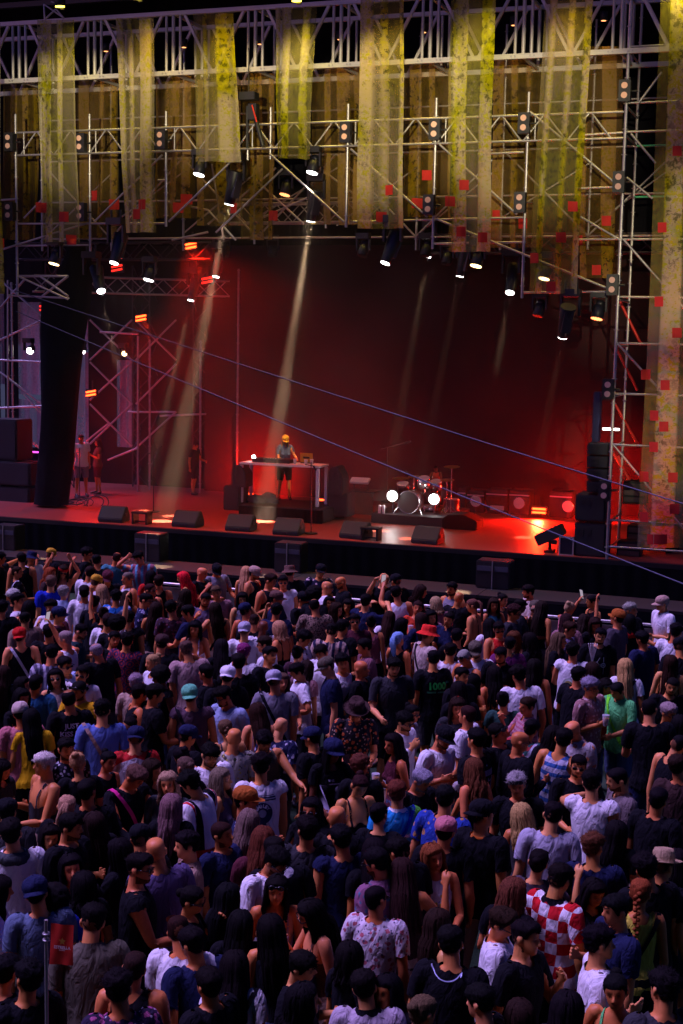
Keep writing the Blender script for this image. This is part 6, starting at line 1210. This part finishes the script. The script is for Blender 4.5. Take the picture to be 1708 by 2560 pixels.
def person(spec, ground=0.0, lod=None, fixed=None):
    tk = spec.split(); crop, px, py, face, sex, hs, hc, top, tc = tk[:9]; O = {}
    for q in tk[9:]: k, _, v = q.partition('='); O[k] = v
    ox, oy, sc = CROP[crop]; px = ox + float(px) / sc; py = oy + float(py) / sc; face = float(face)
    r = random.Random(int(px * 13 + py * 7)); J = TP[sex]['J']
    if abs(face) >= 175 and 'pr' not in O and 'st' not in O and tc in ('black', 'navy', 'charcoal'): face += r.choice((-1, 1)) * r.uniform(5, 62)
    face = (face + 180) % 360 - 180
    arms = O.get('a', None) or r.choice(['dd', 'd2d', 'dd2', 'd2d2', 'dn', 'nd', 'hd2'] if abs(face) > 120 else ['dd', 'nn', 'hd', 'dh', 'd2n'])
    al = [c for c in __import__('re').findall(r'[a-zA-Z]2?', arms)]; la, ra = ARM[al[0]], ARM[al[1]]
    jit = lambda v: tuple((Vector(v).normalized() + Vector((r.uniform(-.07, .07), r.uniform(-.07, .07), r.uniform(-.05, .05))))[:])
    la, ra = tuple(map(jit, la)), tuple(map(jit, ra))
    hy = math.radians(float(O.get('hy', r.uniform(-24, 24)))); hp = math.radians(float(O.get('hp', r.uniform(-6, 14)))); hr = math.radians(float(O.get('hr', r.uniform(-11, 11))))
    lean = math.radians(float(O.get('lean', r.uniform(-3, 8)))); tw = math.radians(float(O.get('tw', r.uniform(-10, 10))))
    M = pose_mats(J, la, ra, lean, tw, hy, hp, hr, r.uniform(-.12, .12), r.uniform(-.09, .09))
    hloc = M['hed'] @ Vector((0, -.005, 1.648))
    mu, sd_ = (1.765, .03) if sex == 'M' else (1.68, .03); best = None
    fa = math.radians(face) - hy - tw * 1.0
    for t in range(9):
        H = float(O['H']) if 'H' in O else min(mu + 2 * sd_, max(mu - 2 * sd_, r.gauss(mu, sd_))); s = H / 1.75
        if fixed is not None: P = atY(px, py, fixed); s = (P.z - ground) / hloc.z if 'H' not in O else s
        else: P = atZ(px, py, ground + hloc.z * s)
        dc = CAM - P; rz = math.atan2(dc.y, dc.x) + fa + math.pi / 2; off = Matrix.Rotation(rz, 3, 'Z') @ Vector((hloc.x * s, hloc.y * s, 0)); root_p = Vector((P.x - off.x, P.y - off.y, ground))
        dmin = min([(root_p.xy - q.xy).length for q in PLACED] or [9]); 
        if best is None or dmin > best[0]: best = (dmin, s, root_p, rz)
        if dmin > .5: break
    dmin, s, root_p, rz = best; PLACED.append(root_p)
    if lod is None: lod = 0 if py > 1760 else 1
    root = bpy.data.objects.new('person', None); COL.objects.link(root); root.location = root_p; root.rotation_euler = (0, 0, rz); root.scale = (s, s, s); root.empty_display_size = .1; root['category'] = 'person'; root['group'] = 'people in the festival crowd' if ground == 0 else 'people on the stage'
    sk = SKT[O.get('sk') or r.choice('lmmt')]; sk = tuple(c * r.uniform(.9, 1.1) for c in sk)
    B = TP[sex]['lod'][lod]; Vb = deform(B['V'], B['W'], M); bo = add_child('body', Vb, B['T'], SKINM, root, sk, paint=B['P']); bo['haircol'] = [float(q) for q in HC[hc]]; bo['fade'] = .0 if hs == 'bd' else (.5 if hs == 'bl' else .85)
    bvh = None; garm = []
    if top != 'no':
        G = garment(sex, top, lod); Vg = deform(G['V'], G['W'], M); cm = CLOTHS[tc] if tc in CLOTHS else CLOTHS['plain']; g_ = add_child(MESHN[top], Vg, G['T'], cm, root, COLR[tc][0] if tc in COLR else None, rest=G['V']); garm.append((Vg, G['T']))
        if top == 'sh' or 'col' in O:
            C = garment(sex, 'collar', lod); ccol = O.get('col') or tc; add_child('collar', deform(C['V'], C['W'], M), C['T'], CLOTHS[ccol] if ccol in CLOTHS else CLOTHS['plain'], root, COLR[ccol][0] if ccol in COLR else None, rest=C['V'])
    bt = O.get('bt') or r.choice(['black', 'black', 'denim', 'charcoal', 'beige', 'navy', 'dgrey']); kind = O.get('bk') or r.choice(['pants', 'shorts', 'pants'])
    G = garment(sex, kind, lod); add_child('trousers' if kind == 'pants' else 'shorts', deform(G['V'], G['W'], M), G['T'], CLOTHS['plain'], root, COLR[bt][0], rest=G['V'])
    def head_part(me, color, sc_=1.0, tilt=0):
        o = bpy.data.objects.new(me.name.split('.')[0], me); COL.objects.link(o); o.parent = root; c = Vector((0, .006, 1.66)); o.matrix_basis = M['hed'] @ Matrix.Translation(c) @ Matrix.Rotation(tilt, 4, 'X') @ Matrix.Diagonal((sc_, sc_, sc_, 1)) @ Matrix.Translation(-c)
        if color is not None: o.color = (*color, 1)
        return o
    hat = O.get('hat'); var = r.randint(0, 4) if hs == 'sh' else r.randint(0, 2); jc = lambda c: tuple(v * r.uniform(.8, 1.2) for v in c)
    if hs != 'bd':
        st_ = hs
        if hat and hat.split(':')[0] != 'band':
            st_ = {'sh': 'bz', 'qf': 'bz', 'cr': 'bz', 'bn': 'bz', 'bl': 'bz'}.get(hs, hs)
        head_part(hair_mesh(st_, var), jc(HC[hc]), 1.0 if not (hat and st_ in ('lg', 'wv', 'bb', 'pt', 'br')) else .965)
    if hat: hk, hcol = hat.split(':'); head_part(hat_mesh(hk), COLR[hcol][0], 1.06 if hs in ('bd', 'bz', 'sh', 'qf', 'bl', 'bn') else 1.16, math.radians(r.uniform(-4, 8)))
    if 'g' in O: head_part(glass_mesh('sun'), None)
    if 'G' in O: head_part(glass_mesh('rim'), None)
    if 'gh' in O: head_part(glass_mesh('sun'), None, 1.12, math.radians(-38))
    if 'bd' in O: head_part(beard_mesh(), tuple(.6 * q + .4 * w * .42 for q, w in zip(jc(HC[O['bd'] or hc]), sk)))
    if 'st' in O or 'pr' in O or 'lan' in O:
        bvh = BVHTree.FromPolygons([Vector(v) for v in np.concatenate([Vb] + [g[0] for g in garm])], [tuple(int(i) for i in t) for t in np.concatenate([B['T'], garm[0][1] + len(Vb)])])
    if 'st' in O:
        sd2 = r.choice((-1, 1)); c = Vector((0, .0, 1.22)); V, T = drape_band(bvh, c, Vector((sd2 * .55, 0, 1)).normalized(), Vector((0, 1, 0)), .035); add_child('bag_strap', V, T, CLOTHS['plain'], root, COLR[O['st']][0], rest=V)
    if 'lan' in O: V, T = rev([(.078, 1.462), (.082, 1.466), (.075, 1.492), (.072, 1.49)], 24, (1.05, 1.0), (0, .022)); add_child('lanyard', V, T, CLOTHS['plain'], root, COLR[O['lan']][0], rest=V)
    if 'pr' in O:
        for m2, cx, cz, back, colr in prints(O['pr']): V, T = stick_print(bvh, m2[0], m2[1], cx, cz, back); add_child('shirt_print', V, T, FLATM, root, colr)
    if 'scarf' in O: V, T = rev([(.10, 1.40), (.125, 1.42), (.12, 1.47), (.085, 1.50), (.07, 1.48)], 24, (1.25, 1.0), (0, .03)); V[:, 1] += .01 * np.sin(V[:, 0] * 60); add_child('scarf', V, T, CLOTHS['plain'], root, COLR[O['scarf']][0], rest=V)
    mw = Matrix.Translation(root_p) @ Matrix.Rotation(rz, 4, 'Z') @ Matrix.Diagonal((s, s, s, 1))
    held = []
    for key in ('cup', 'ph', 'fan'):
        if key in O:
            n = O[key] or 'R'; hand = mw @ M['wr' + n]; held.append(key); fwd = (mw.to_3x3() @ Vector((0, -1, 0))).normalized()
            if key == 'cup':
                c = hand + fwd * .03 + Vector((0, 0, .02)); e = empty('drink_cup', c, '', 'cup', 'plastic cups held in the crowd'); prim('cup_wall', 'cone', c + Vector((0, 0, .03)), (.043, .043, .13), CUPM, e); prim('drink', 'cone', c + Vector((0, 0, .012)), (.038, .038, .085), BEER, e); PROPS.append((e, root, 'clear plastic cup of amber drink held by '))
            elif key == 'ph':
                c = hand + fwd * .02 + Vector((0, 0, .055)); q = Matrix.Rotation(rz, 3, 'Z').to_quaternion() @ Quaternion((1, 0, 0), -.25); e = empty('mobile_phone', c, '', 'phone', 'phones held in the crowd'); prim('phone_body', 'bbox', c, (.075, .009, .155), PHB, e, q); prim('screen', 'box', c + q @ Vector((0, .006, 0)), (.068, .003, .142), SCREEN, e, q); PROPS.append((e, root, 'dark mobile phone held by '))
            else:
                c = hand + Vector((0, 0, .03)); e = empty('folding_fan', c, '', 'fan')
                for k in range(6): a = -.22 + .09 * k; d = Vector((math.sin(a) * .94, math.sin(a) * .33, math.cos(a))); bar('blade', c + d * .0, c + d * .28, .03, .004, WHITEP, e)
                PROPS.append((e, root, 'half open white fan held by '))
    # words for the label
    cw = PAT[tc][5] if tc in PAT else COLR[tc][1]; nm = TOPN[top] if not any(w in cw for w in ('shirt', 'dress', 'tracksuit')) else ''
    if tc == 'jacket': nm = 'jacket'
    a_ = 'an' if cw[0] in 'aeiou' else 'a'; base = ('person in %s %s %s' % (a_, cw, nm)).strip()
    ex = []
    if hat: hk, hcol = hat.split(':'); ex.append('%s %s' % (COLR[hcol][1], HATN[hk]))
    if 'g' in O: ex.append('sunglasses')
    if 'G' in O: ex.append('glasses')
    if 'st' in O: ex.append('%s bag strap' % COLR[O['st']][1])
    if ex: base += ' with ' + (' and '.join(ex[:2]))
    ps = {'u': 'arm raised', 'U': 'both arms overhead', 'p': 'phone held up', 'b': 'hands at the face', 'x': 'arm stretched out', 'f': 'hand at the face', 'w': 'hand lifted', 'e': 'hand on hip', 'c': 'arms folded', 'h': 'forearm raised', 's': 'reaching to a neighbour', 'g': 'hand on the head'}
    pw = next((ps[c[0]] for c in al if c in ps and c[0] != 'h'), None)
    fw_ = 'back turned' if abs(face) > 128 else ('facing right' if face > 40 else ('facing left' if face < -40 else 'facing the viewer'))
    if 'fan' in O: pw = 'holding a white fan'
    PEOPLE.append(dict(root=root, base=base, pose=pw, face=fw_, px=px, py=py, colr=cw)); return root
def finish_labels():
    from collections import Counter
    forms = lambda p: [', '.join([p['base']] + ([p['pose']] if p['pose'] else []) + [p['face']]), ', '.join([p['base']] + ([p['pose']] if p['pose'] else [p['face']])), p['base']]
    cnt = [Counter(forms(p)[k] for p in PEOPLE) for k in range(3)]; uniq = [p for p in PEOPLE if cnt[2][p['base']] == 1 and len(p['base'].split()) <= 9]; used = set()
    def rel(p, q):
        dx, dy = q['px'] - p['px'], q['py'] - p['py']
        if abs(dx) > abs(dy) * .9: return 'left of' if dx > 0 else 'right of'
        return 'behind' if dy > 0 else 'in front of'
    for p in PEOPLE:
        lab = next((f for k, f in enumerate(forms(p)) if cnt[k][f] == 1 and len(f.split()) <= 16), None)
        if lab is None:
            for q in sorted([q for q in uniq if q is not p], key=lambda q: (q['px'] - p['px']) ** 2 + (q['py'] - p['py']) ** 2)[:25]:
                w = q['base'].replace('person in ', 'the one in ')
                lab = next((b for b in (p['base'] + ', ' + p['face'] + ', just ' + rel(p, q) + ' ' + w, p['base'] + ', just ' + rel(p, q) + ' ' + w, p['base'] + ', ' + rel(p, q) + ' ' + w) if b not in used and len(b.split()) <= 16), None)
                if lab: break
        p['root']['label'] = lab or p['base']; used.add(p['root']['label'])
    for e, root, t in PROPS:
        q = next(p for p in PEOPLE if p['root'] is root); l = (t + 'the ' + root['label']).split(); e['label'] = ' '.join(l[:16]).rstrip(',')
# ============================================================ the crowd, one line per person, read off the photograph
CROWD = '''
A1 2 95 100 M sh k te black a=xd
A1 145 100 180 M sh k tk black
A1 213 95 0 M sh k te white hat=bucket:navy st=black a=dn
A1 345 72 150 M sh k te black hat=cap:mustard a=ww
A1 430 185 0 F lg n cm dusty g hat=band:red a=UU
A1 592 65 70 M sh k te black G
A1 655 112 180 M sh k te black
A1 790 92 170 M bl n te teal
A1 935 95 -40 M sh k sh bluestripe a=dg
A1 118 190 80 F bn n te black st=lgrey
A1 345 200 60 F wv r te dbrown
A1 345 258 180 M sh b te blue
A1 610 195 170 M sh n te white
A1 650 258 150 M sh n te white hat=cap:mustard
A1 690 318 175 F wv y te white
A1 728 228 0 M sh k sh black g hat=cap:maroon
A1 862 232 -60 M bz gb tk white
A1 1020 218 180 F bb k te red
A1 1075 252 170 M sh n tk black
A1 1020 310 60 M bz n tk maroon g
A1 430 330 170 F cr g sh pblue
A1 570 325 175 M sh k ls white
A1 85 352 -70 M sh w te black
A1 125 385 70 M sh k te white
A1 195 432 170 F bb k tk black
A1 170 508 170 M sh k te tan
A1 345 432 -30 M sh k te white bd a=df
A1 402 478 75 M sh k te maroon hat=cap:navy st=black
A1 640 392 165 F bn n te black
A1 785 358 180 M sh k te azure
A1 855 362 170 F lg n cm redor
A1 990 382 70 M sh k sh navyfloral G a=hh
A1 1055 440 170 F lg n tk black
A1 1158 432 180 M sh k te darkfloral
A1 1268 462 -100 M sh k te navy
A1 1232 232 -80 F lg R cm black a=hd
A1 1370 198 70 M bd k te black a=df
A1 1465 178 10 M sh k te grey hat=cap:black a=nn hp=25
A1 1258 348 175 F wv n tk black
A1 1460 328 -5 M sh b te dusty
A1 1390 378 10 M sh k te vgrey a=df bd
A1 1455 442 178 F lg n cp tan st=black a=ed
A1 1318 572 -10 F bb k cm white
A1 1262 712 178 M sh b te pbeige H=1.84
A1 868 502 178 M sh k sv black
A1 790 548 180 M af k te black
A1 550 592 70 M sh k te dteal bd
A1 440 638 -120 M bz g tk white a=dp ph=R
A1 135 622 170 M bz k tk black hat=capback:red st=lgrey
A1 330 592 170 M sh k te black
A1 650 722 180 M bl g te black
A1 860 652 180 M sh k te redcircles
A1 775 642 20 M sh k te black bd
A1 1095 672 170 M sh k te black hat=cap:dbrown
A1 350 738 175 M sh k te greystripe
A1 440 818 40 M sh k te pblue g
A1 375 906 -5 F bb k tk cream g a=dh cup=R
A1 245 938 150 M bz k te bteal
A1 160 958 60 F lg k tk black
A1 555 878 -20 M sh k te white st=black g
A1 530 990 -40 M bz k te yoke bd gh
A1 1030 802 -70 F bn y te white
A1 1075 902 -70 F af k sv black sk=d
A1 920 938 175 M sh g te beige
A1 950 1008 120 M sh k tk black G
A1 1392 868 178 M sh k te black
A1 1285 1022 178 M bz k sv bviolet hat=capback:mint st=black
A1 1495 698 175 F lg k te black
A1 1540 892 170 M sh k te black hat=capback:white
A1 1505 1032 -60 M sh k te pblue g bd
A1 1052 1012 100 M sh k te black
A1 465 1047 180 M bl k te black pr=kiss
A1 150 1042 30 F lg k te black
A1 25 880 170 F lg n te black
A1 15 432 170 M sh k te black
A1 700 470 170 F bn n te black a=ud
A1 735 520 160 M sh n te white a=du
A2 150 192 175 F lg y tk dusty
A2 210 198 75 M sh k tk black hat=cap:beige bd
A2 318 248 70 M qf n tk black H=1.86
A2 400 258 0 M sh k sv white g
A2 445 192 170 M sh k te black hat=bucket:brown
A2 655 182 20 M sh k te whitefl hat=cap:black
A2 700 292 80 M bd k te white G
A2 785 262 -70 M bd k te black bd g
A2 125 372 0 F lg k tk grey a=wd
A2 145 452 160 M sh k tk black hat=cap:navy
A2 358 368 80 M bz k te navy hat=cap:brown
A2 355 452 170 M sh k te navy
A2 540 372 60 M sh k te black hat=cap:black a=df g
A2 612 347 180 M af k te black
A2 612 417 178 M bl k te leopard
A2 712 398 10 F lg k tk black G
A2 765 442 60 F wv n tk maroon
A2 840 418 -20 F lg k tk black
A2 960 388 178 M sh k te navy a=bb
A2 1085 242 30 M bd k te black a=dp sk=l
A2 1160 252 -150 M sh k te black hat=cap:black
A2 1165 332 178 M sh k tk white a=pd ph=L
A2 1335 322 80 F wv n te black
A2 1435 402 178 F bb y te dusty
A2 1540 302 -30 M sh k tk grey bd
A2 1310 432 0 F bn n te redor a=dh cup=R
A2 885 522 0 M qf k sh maroon g
A2 995 532 178 F bn k tk pink
A2 1118 502 175 F lg n te white a=hd cup=L
A2 1208 548 178 F lg k te navy
A2 1335 512 170 F lg n te navy
A2 1402 492 20 F bb k te dusty a=ff
A2 1520 508 -15 F bn k sh navy a=nh
A2 1178 642 178 F pt T tk black
A2 1385 612 120 M sh k te cream hat=bucket:hotred st=black
A2 945 692 -80 M sh k te rose
A2 140 582 170 M sh b te white hat=capback:lgrey
A2 265 562 178 M bd k te white sk=d
A2 372 572 178 F bb y cm black
A2 205 518 170 M bz n te black
A2 545 642 70 M sh k te pinkfl hp=20
A2 655 738 -30 M sh k te white hp=15
A2 500 742 160 F bn k te darkfloral
A2 730 592 170 M sh k te stripecream
A2 805 562 178 M sh k te black
A2 272 678 -100 M sh n te white G
A2 312 752 50 M qf k te black
A2 135 732 170 F cr P te white
A2 95 802 178 M sh k te black
A2 340 922 170 M sh k te grey hat=capback:lgrey st=black
A2 395 932 20 F lg b te dusty
A2 692 832 -80 M sh k te navy hat=cap:olive G
A2 800 802 10 M sh k tk white st=black
A2 490 862 -80 M sh k te white pr=bluebar a=ed hp=18 tw=-25 cup=R
A2 930 842 60 M bd k te black a=dh
A2 1150 832 20 M qf k sh charcoal a=dn bd H=1.84
A2 1420 778 175 M sh k te black pr=1000
A2 1535 722 165 M sh k sv white
A2 560 842 170 F wv n te dusty
A3 55 367 178 M bd k te black
A3 140 417 -100 F pt b cp black
A3 290 412 10 F wv n tk teal
A3 350 377 60 F bn k tk charcoal
A3 430 462 80 M cr n te charcoal g
A3 470 422 100 M sh k te black sk=d
A3 520 322 -80 M sh k te cream st=navy bd
A3 570 432 170 F pt y tk white hat=capback:olive st=black
A3 615 432 150 F lg n tk black
A3 800 432 150 F bn y tk pink a=pd ph=L
A3 950 387 -80 F bn k tk black
A3 900 520 170 F lg n te black a=du
A3 1125 497 -130 M sh k te dgrey hat=cap:rust H=1.85
A3 1215 447 70 M sh g te black
A3 1205 522 178 F bb k te black scarf=red
A3 1425 402 -75 M bz g sh white hat=cap:beige a=cd H=1.8
A3 975 547 10 F lg n te black
A3 1010 622 0 M sh k te black bd G a=dh pr=owl fan=R H=1.8
A3 805 577 60 M qf n sh vgrey
A3 780 522 175 F wv n te dusty
A3 735 652 80 F lg b te black
A3 325 577 10 M sh k tk red g a=nn
A3 260 552 178 F lg k te white
A3 420 642 -30 F wv rb tk olive
A3 525 652 178 F wv k te black
A3 822 722 175 M sh k sv white pr=round
A3 85 772 -30 M bz g tk white gh hp=22
A3 165 717 0 M sh k te white bd g hat=cap:olive a=nn
A3 335 752 -20 M sh k sh black bd
A3 395 677 178 M sh k te plum
A3 75 892 50 M sh k te black
A3 290 882 178 F lg k cm black
A3 452 888 -150 M sh k te white
A3 565 832 160 F lg k cm black a=fd
A3 862 888 150 M sh k te black
A3 945 967 50 M sh g sh beigefl G cup=R a=dh
A3 1120 992 -40 M bz k sh green st=neon a=nn hp=20
A3 1050 967 20 F lg k te red gh
A3 1180 832 170 F lg y te white st=black
A3 955 852 175 F lg n te black
A3 1520 592 170 M sh k te white
A3 1485 802 178 F lg n cm maroon
A3 1495 962 0 M bz k te black bd
A3 1545 692 170 M sh k te black hat=cap:black
A3 350 1052 178 F bn k te dgreen
A3 40 622 170 M sh k te black
A3 55 992 170 F lg k te black
A3 150 932 160 F lg k tk black
A3 1290 640 175 M sh k te navy
B1 140 117 175 M bz k te pink hat=beanie:cream a=hd
B1 212 152 178 F lg k te yellow bt=black
B1 690 97 178 M sh k te peri st=tan H=1.86
B1 875 202 -20 F bn k cm black G hr=20
B1 920 282 175 M bz k te redyoke hat=capback:navy st=black
B1 450 357 20 M sh k sh paisley bd
B1 525 452 170 F bn y te black
B1 295 462 -75 M qf w cm charcoal a=nh H=1.78
B1 735 442 40 F bn k tk black a=hn
B1 920 552 55 M qf b ls black st=hpink a=rr hp=20 lean=10 H=1.82
B1 1035 502 50 F wv n tk maroon
B1 1135 592 -10 F bb y ls ggreen a=dh
B1 1280 592 -120 M sh k te racing
B1 1160 742 172 F lg a te black
B1 1275 272 120 M bz k te black hat=cap:navy
B1 1425 402 20 M sh k te white bd hp=22
B1 1225 412 178 F bn k tk black
B1 1250 482 175 F bn b te black
B1 450 747 170 F pt y te black
B1 340 957 10 F lg k te violet
B1 485 882 70 M sh k te black bd
B1 635 862 178 F lg n te black
B1 75 922 175 M sh k te white scarf=ggreen
B1 50 782 170 M sh k te charcoal hat=cap:black
B1 950 962 170 M sh k te black hat=cap:black
B1 1055 1042 178 M bd k te violet
B1 1255 1012 -80 M cr k sh tan
B1 1505 932 60 M bz n te navy bd
B1 1500 562 60 F wv a tk vgrey
B1 1525 222 178 F br b cm charcoal
B1 15 502 60 F lg k te charcoal
B1 800 1052 178 F lg k te black
B1 590 640 178 M sh k te black
B2 70 282 170 M bd k te creampat
B2 275 312 20 M sh k tk olive bd a=rd hp=22 tw=-10
B2 385 207 170 M bd k te navyleaf sk=l
B2 230 112 175 F lg n cm dusty hr=15
B2 250 472 178 M sh k sv white pr=smiley H=1.82
B2 150 707 80 M bz k te navyfloral hat=flat:rust
B2 165 852 172 F lg a te dusty
B2 265 972 175 F lg rb te maroon
B2 590 772 -20 F lg k ls black g
B2 765 822 170 M bd k te black G
B2 920 612 15 F bn n cm black hp=18
B2 925 472 178 F cr rb te black
B2 740 372 30 F lg k te black pr=poster hat=cap:navy sk=d a=nn
B2 595 282 175 M sh k te black hat=cap:navy
B2 895 102 10 M bz k sh orangefl hat=fedora:dbrown G hp=22 a=nn ph=R
B2 1140 322 -50 F lg k tk maroon a=hd cup=L
B2 1225 172 60 M sh k ls white g bd a=df
B2 1275 117 60 F bn k te grey g
B2 1490 282 40 M bz k te white hat=cap:black bd a=hh H=1.8
B2 1340 572 60 M qf g te black bd=g hp=15
B2 1170 652 178 M sh rb sh hawaii st=blue col=white H=1.76
B2 1495 692 178 M sh k te bluepais
B2 1500 912 160 M bz k te black hat=cap:pink
B2 790 962 178 M sh k sv navy
B2 1010 1052 175 F lg k te black
B2 1180 1052 175 M sh k te black
B2 345 1042 175 M sh k te black
B2 560 900 175 M sh k te charcoal
B2 1050 800 178 F bn k te black
B3 510 67 -50 F bn n sh pinkcheck a=df
B3 45 77 10 F lg n te charcoal
B3 110 127 -130 M bz n te white
B3 170 292 -140 M sh k te black pr=97 H=1.82
B3 320 252 60 M sh k te black gh
B3 470 307 110 M bd k ls jacket g
B3 545 222 150 M sh k te redgreen st=lgrey
B3 815 237 -50 M bd k sh orangegrey hp=25
B3 700 272 178 F wv k te black
B3 760 292 175 M sh k tk bluestr2
B3 860 472 0 M sh k te black g bd a=nn
B3 1120 562 -75 M bz k te taupe bd
B3 950 582 178 M sh k sv white H=1.84 a=sd
B3 1345 87 160 M bz k te black H=1.9
B3 1475 112 50 M sh g te black g
B3 445 602 0 M sh g te black gh
B3 480 802 165 F wv y tk charcoal
B3 690 802 178 M sh k te lgrey
B3 215 802 178 M bz k te black hat=capback:black lan=orange H=1.88 bt=beige bk=pants
B3 150 492 175 F wv rb cm black
B3 1545 332 150 M bz k tk black
B3 1530 472 170 M sh n te dbrown
B3 960 1022 178 M sh rb te navy
B3 1120 922 178 F lg k te black
B3 1550 192 170 F lg k tk denim
B3 1400 700 175 M sh k te black
C1 325 92 10 F lg k te black
C1 640 92 70 M qf k sv black g bd H=1.82
C1 880 237 75 F bn k te black g a=fd
C1 1265 62 60 M sh k te white bd g hp=18
C1 1262 192 -5 F lg k cm dusty gh a=dh
C1 1410 302 -75 F lg k cm brown g a=df
C1 165 202 170 M sh k te gblue hat=capback:navy
C1 245 242 175 F af k te blue
C1 425 332 178 M qf k sh khaki H=1.86
C1 815 377 175 M bz n te white
C1 870 432 178 M sh k te navy
C1 950 617 -150 M sh k te black
C1 1070 542 175 F lg k te white st=black
C1 1235 372 178 F lg k tk black
C1 1095 347 178 F lg k te black
C1 1045 222 178 F lg k te black
C1 615 542 170 M bz n tk black
C1 540 642 178 M sh k te pinkpat
C1 1385 542 70 M sh k te black a=hd
C1 1390 692 100 F wv k te black
C1 130 592 -160 M sh k te black
C1 380 167 178 F bb k te black
C1 5 190 90 F lg k ls white
C1 30 562 178 M sh k te black
C2 165 62 -120 M sh k sh mauvepat g bd
C2 170 232 140 M bz k te whitefl2 g
C2 1010 142 150 M sh k te checker col=black hp=20 H=1.84
C2 750 342 70 M qf n te white G a=ed
C2 855 407 70 M qf k te black a=fd bd H=1.8
C2 508 432 178 M sh k te black pr=piping H=1.8
C2 1190 432 120 M sh k te white H=1.8
C2 1165 207 30 F lg k te black
C2 1375 202 170 F br r tk lemon st=black
C2 1480 82 150 M sh k te black hat=fedora:straw
C2 1395 92 175 M sh k te black
C2 1260 652 -5 F bn k cm green
C2 1255 282 -60 M sh k te navy
C2 115 632 178 M sh k te pviolet col=black
C2 215 652 -40 F lg k te black
C2 385 747 178 F bn b te black
C2 50 492 178 F bb k te black
C2 455 342 175 F lg n tk black
C2 1045 732 178 F lg k te black
C2 910 62 170 F bn k te dgrey gh a=dw
C2 800 202 175 F wv rb te black
C2 290 112 170 F lg n tk dbrown a=dw
C2 430 42 30 F lg r tk dresspat
C2 1545 62 170 F lg k cm orange
C2 640 700 178 M sh k te black
C2 1480 640 175 M sh k te charcoal
C2 820 760 178 F lg n te black
'''
for ln in CROWD.strip().splitlines(): person(ln)
# people on the stage
person('Z 714 1100 8 F lg y sh denim hat=cap:gold a=rn bt=black bk=shorts hp=12 sk=m', ZR, 1, TY + .95)
DJ = PEOPLE[-1]; DJ['base'] = 'person in a denim jacket and gold cap behind the DJ table'
dr = DJ['root']; t_ = [c for c in dr.children if c.name.startswith('shirt')]
person('Z 1090 1172 -20 M sh k tk redor a=rr hp=10 sk=d bt=black', ZD, 1, DRY + 1.15); PEOPLE[-1]['base'] = 'drummer in a red vest seated behind the toms'
person('Z 203 1096 10 M bz k te white bt=grey bk=shorts a=dd', ZS, 1, 4.4); PEOPLE[-1]['base'] = 'person in a white shirt and shorts standing at stage left'
person('Z 244 1106 -60 F wv n te brown bt=maroon bk=shorts a=hd', ZS, 1, 5.2); PEOPLE[-1]['base'] = 'person in brown just behind the white shirted one on stage'
person('Z 490 1113 60 M sh k te black bt=black bk=shorts a=nd', ZS, 1, 6.3); PEOPLE[-1]['base'] = 'person in black at the left edge of the red backdrop'
finish_labels()
# ============================================================ beer flag on a pole, lower left
fp = atZ(115, 2300, 2.15); fY = fp.y; fl = empty('flag_pole', (fp.x, fp.y, 0), 'thin metal pole carrying a red beer flag, lower left', 'flag pole')
tube('pole', (fp.x, fY, 0), (fp.x, fY, 2.15), .012, STEEL, fl)
for zz in (2.06, 2.02): prim('pole_ring', 'disc', (fp.x, fY, zz), (.022, .022, .012), STEEL, fl)
tl, tr_, b_l, b_r = (atY(127, 2308, fY - .02), atY(184, 2314, fY - .02), atY(124, 2410, fY - .02), atY(183, 2414, fY - .02))
n = 8; vs, fs = [], []
for j in range(n + 1):
    for i in range(n + 1):
        p = tl.lerp(tr_, i / n).lerp(b_l.lerp(b_r, i / n), j / n); vs.append((p.x, p.y + .004 * math.sin(i * 1.1 + j * .5), p.z))
for j in range(n):
    for i in range(n): k = j * (n + 1) + i; fs.append((k, k + n + 1, k + n + 2, k + 1))
FLAG = mat('red_flag_cloth', (.55, .018, .008), .7, 0, .12, 6); fo_ = mesh_obj('flag', vs, fs, FLAG, fl, True)
ex = (tr_ - tl).normalized(); ez = (tl - b_l).normalized(); fw_m = (tr_ - tl).length; fh = (tl - b_l).length; ctr = tl.lerp(tr_, .56)
def flag_print(name, m2, down, colr, sc_=1.0):
    V = [ctr - ez * fh * down + ex * float(x) * sc_ + ez * float(y) * sc_ - Vector((0, .009, 0)) for x, y, _ in m2[0]]
    o = mesh_obj(name, V, [tuple(int(i) for i in t) for t in m2[1]], FLATM, None); o.color = (*colr, 1); o.parent = fo_
tm = text_mesh('ESTRELLA', .05, .0016); wd = tm[0][:, 0].max() - tm[0][:, 0].min(); flag_print('lettering', tm, .585, (.75, .60, .62), fw_m * .72 / wd)
tm = text_mesh('DAMM', .05, .001); wd = tm[0][:, 0].max() - tm[0][:, 0].min(); flag_print('small_lettering', tm, .635, (.70, .45, .45), fw_m * .26 / wd)
sv = [(0, 0, 0)] + [((.034 if k % 2 == 0 else .014) * math.sin(k * math.pi / 5), (.034 if k % 2 == 0 else .014) * math.cos(k * math.pi / 5), 0) for k in range(10)]
flag_print('star', (np.array(sv, np.float32), np.array([(0, 1 + k, 1 + (k + 1) % 10) for k in range(10)], np.int32)), .40, (.42, .20, .02), fw_m * .17 / .034)
bpy.data.scenes.remove(TS)
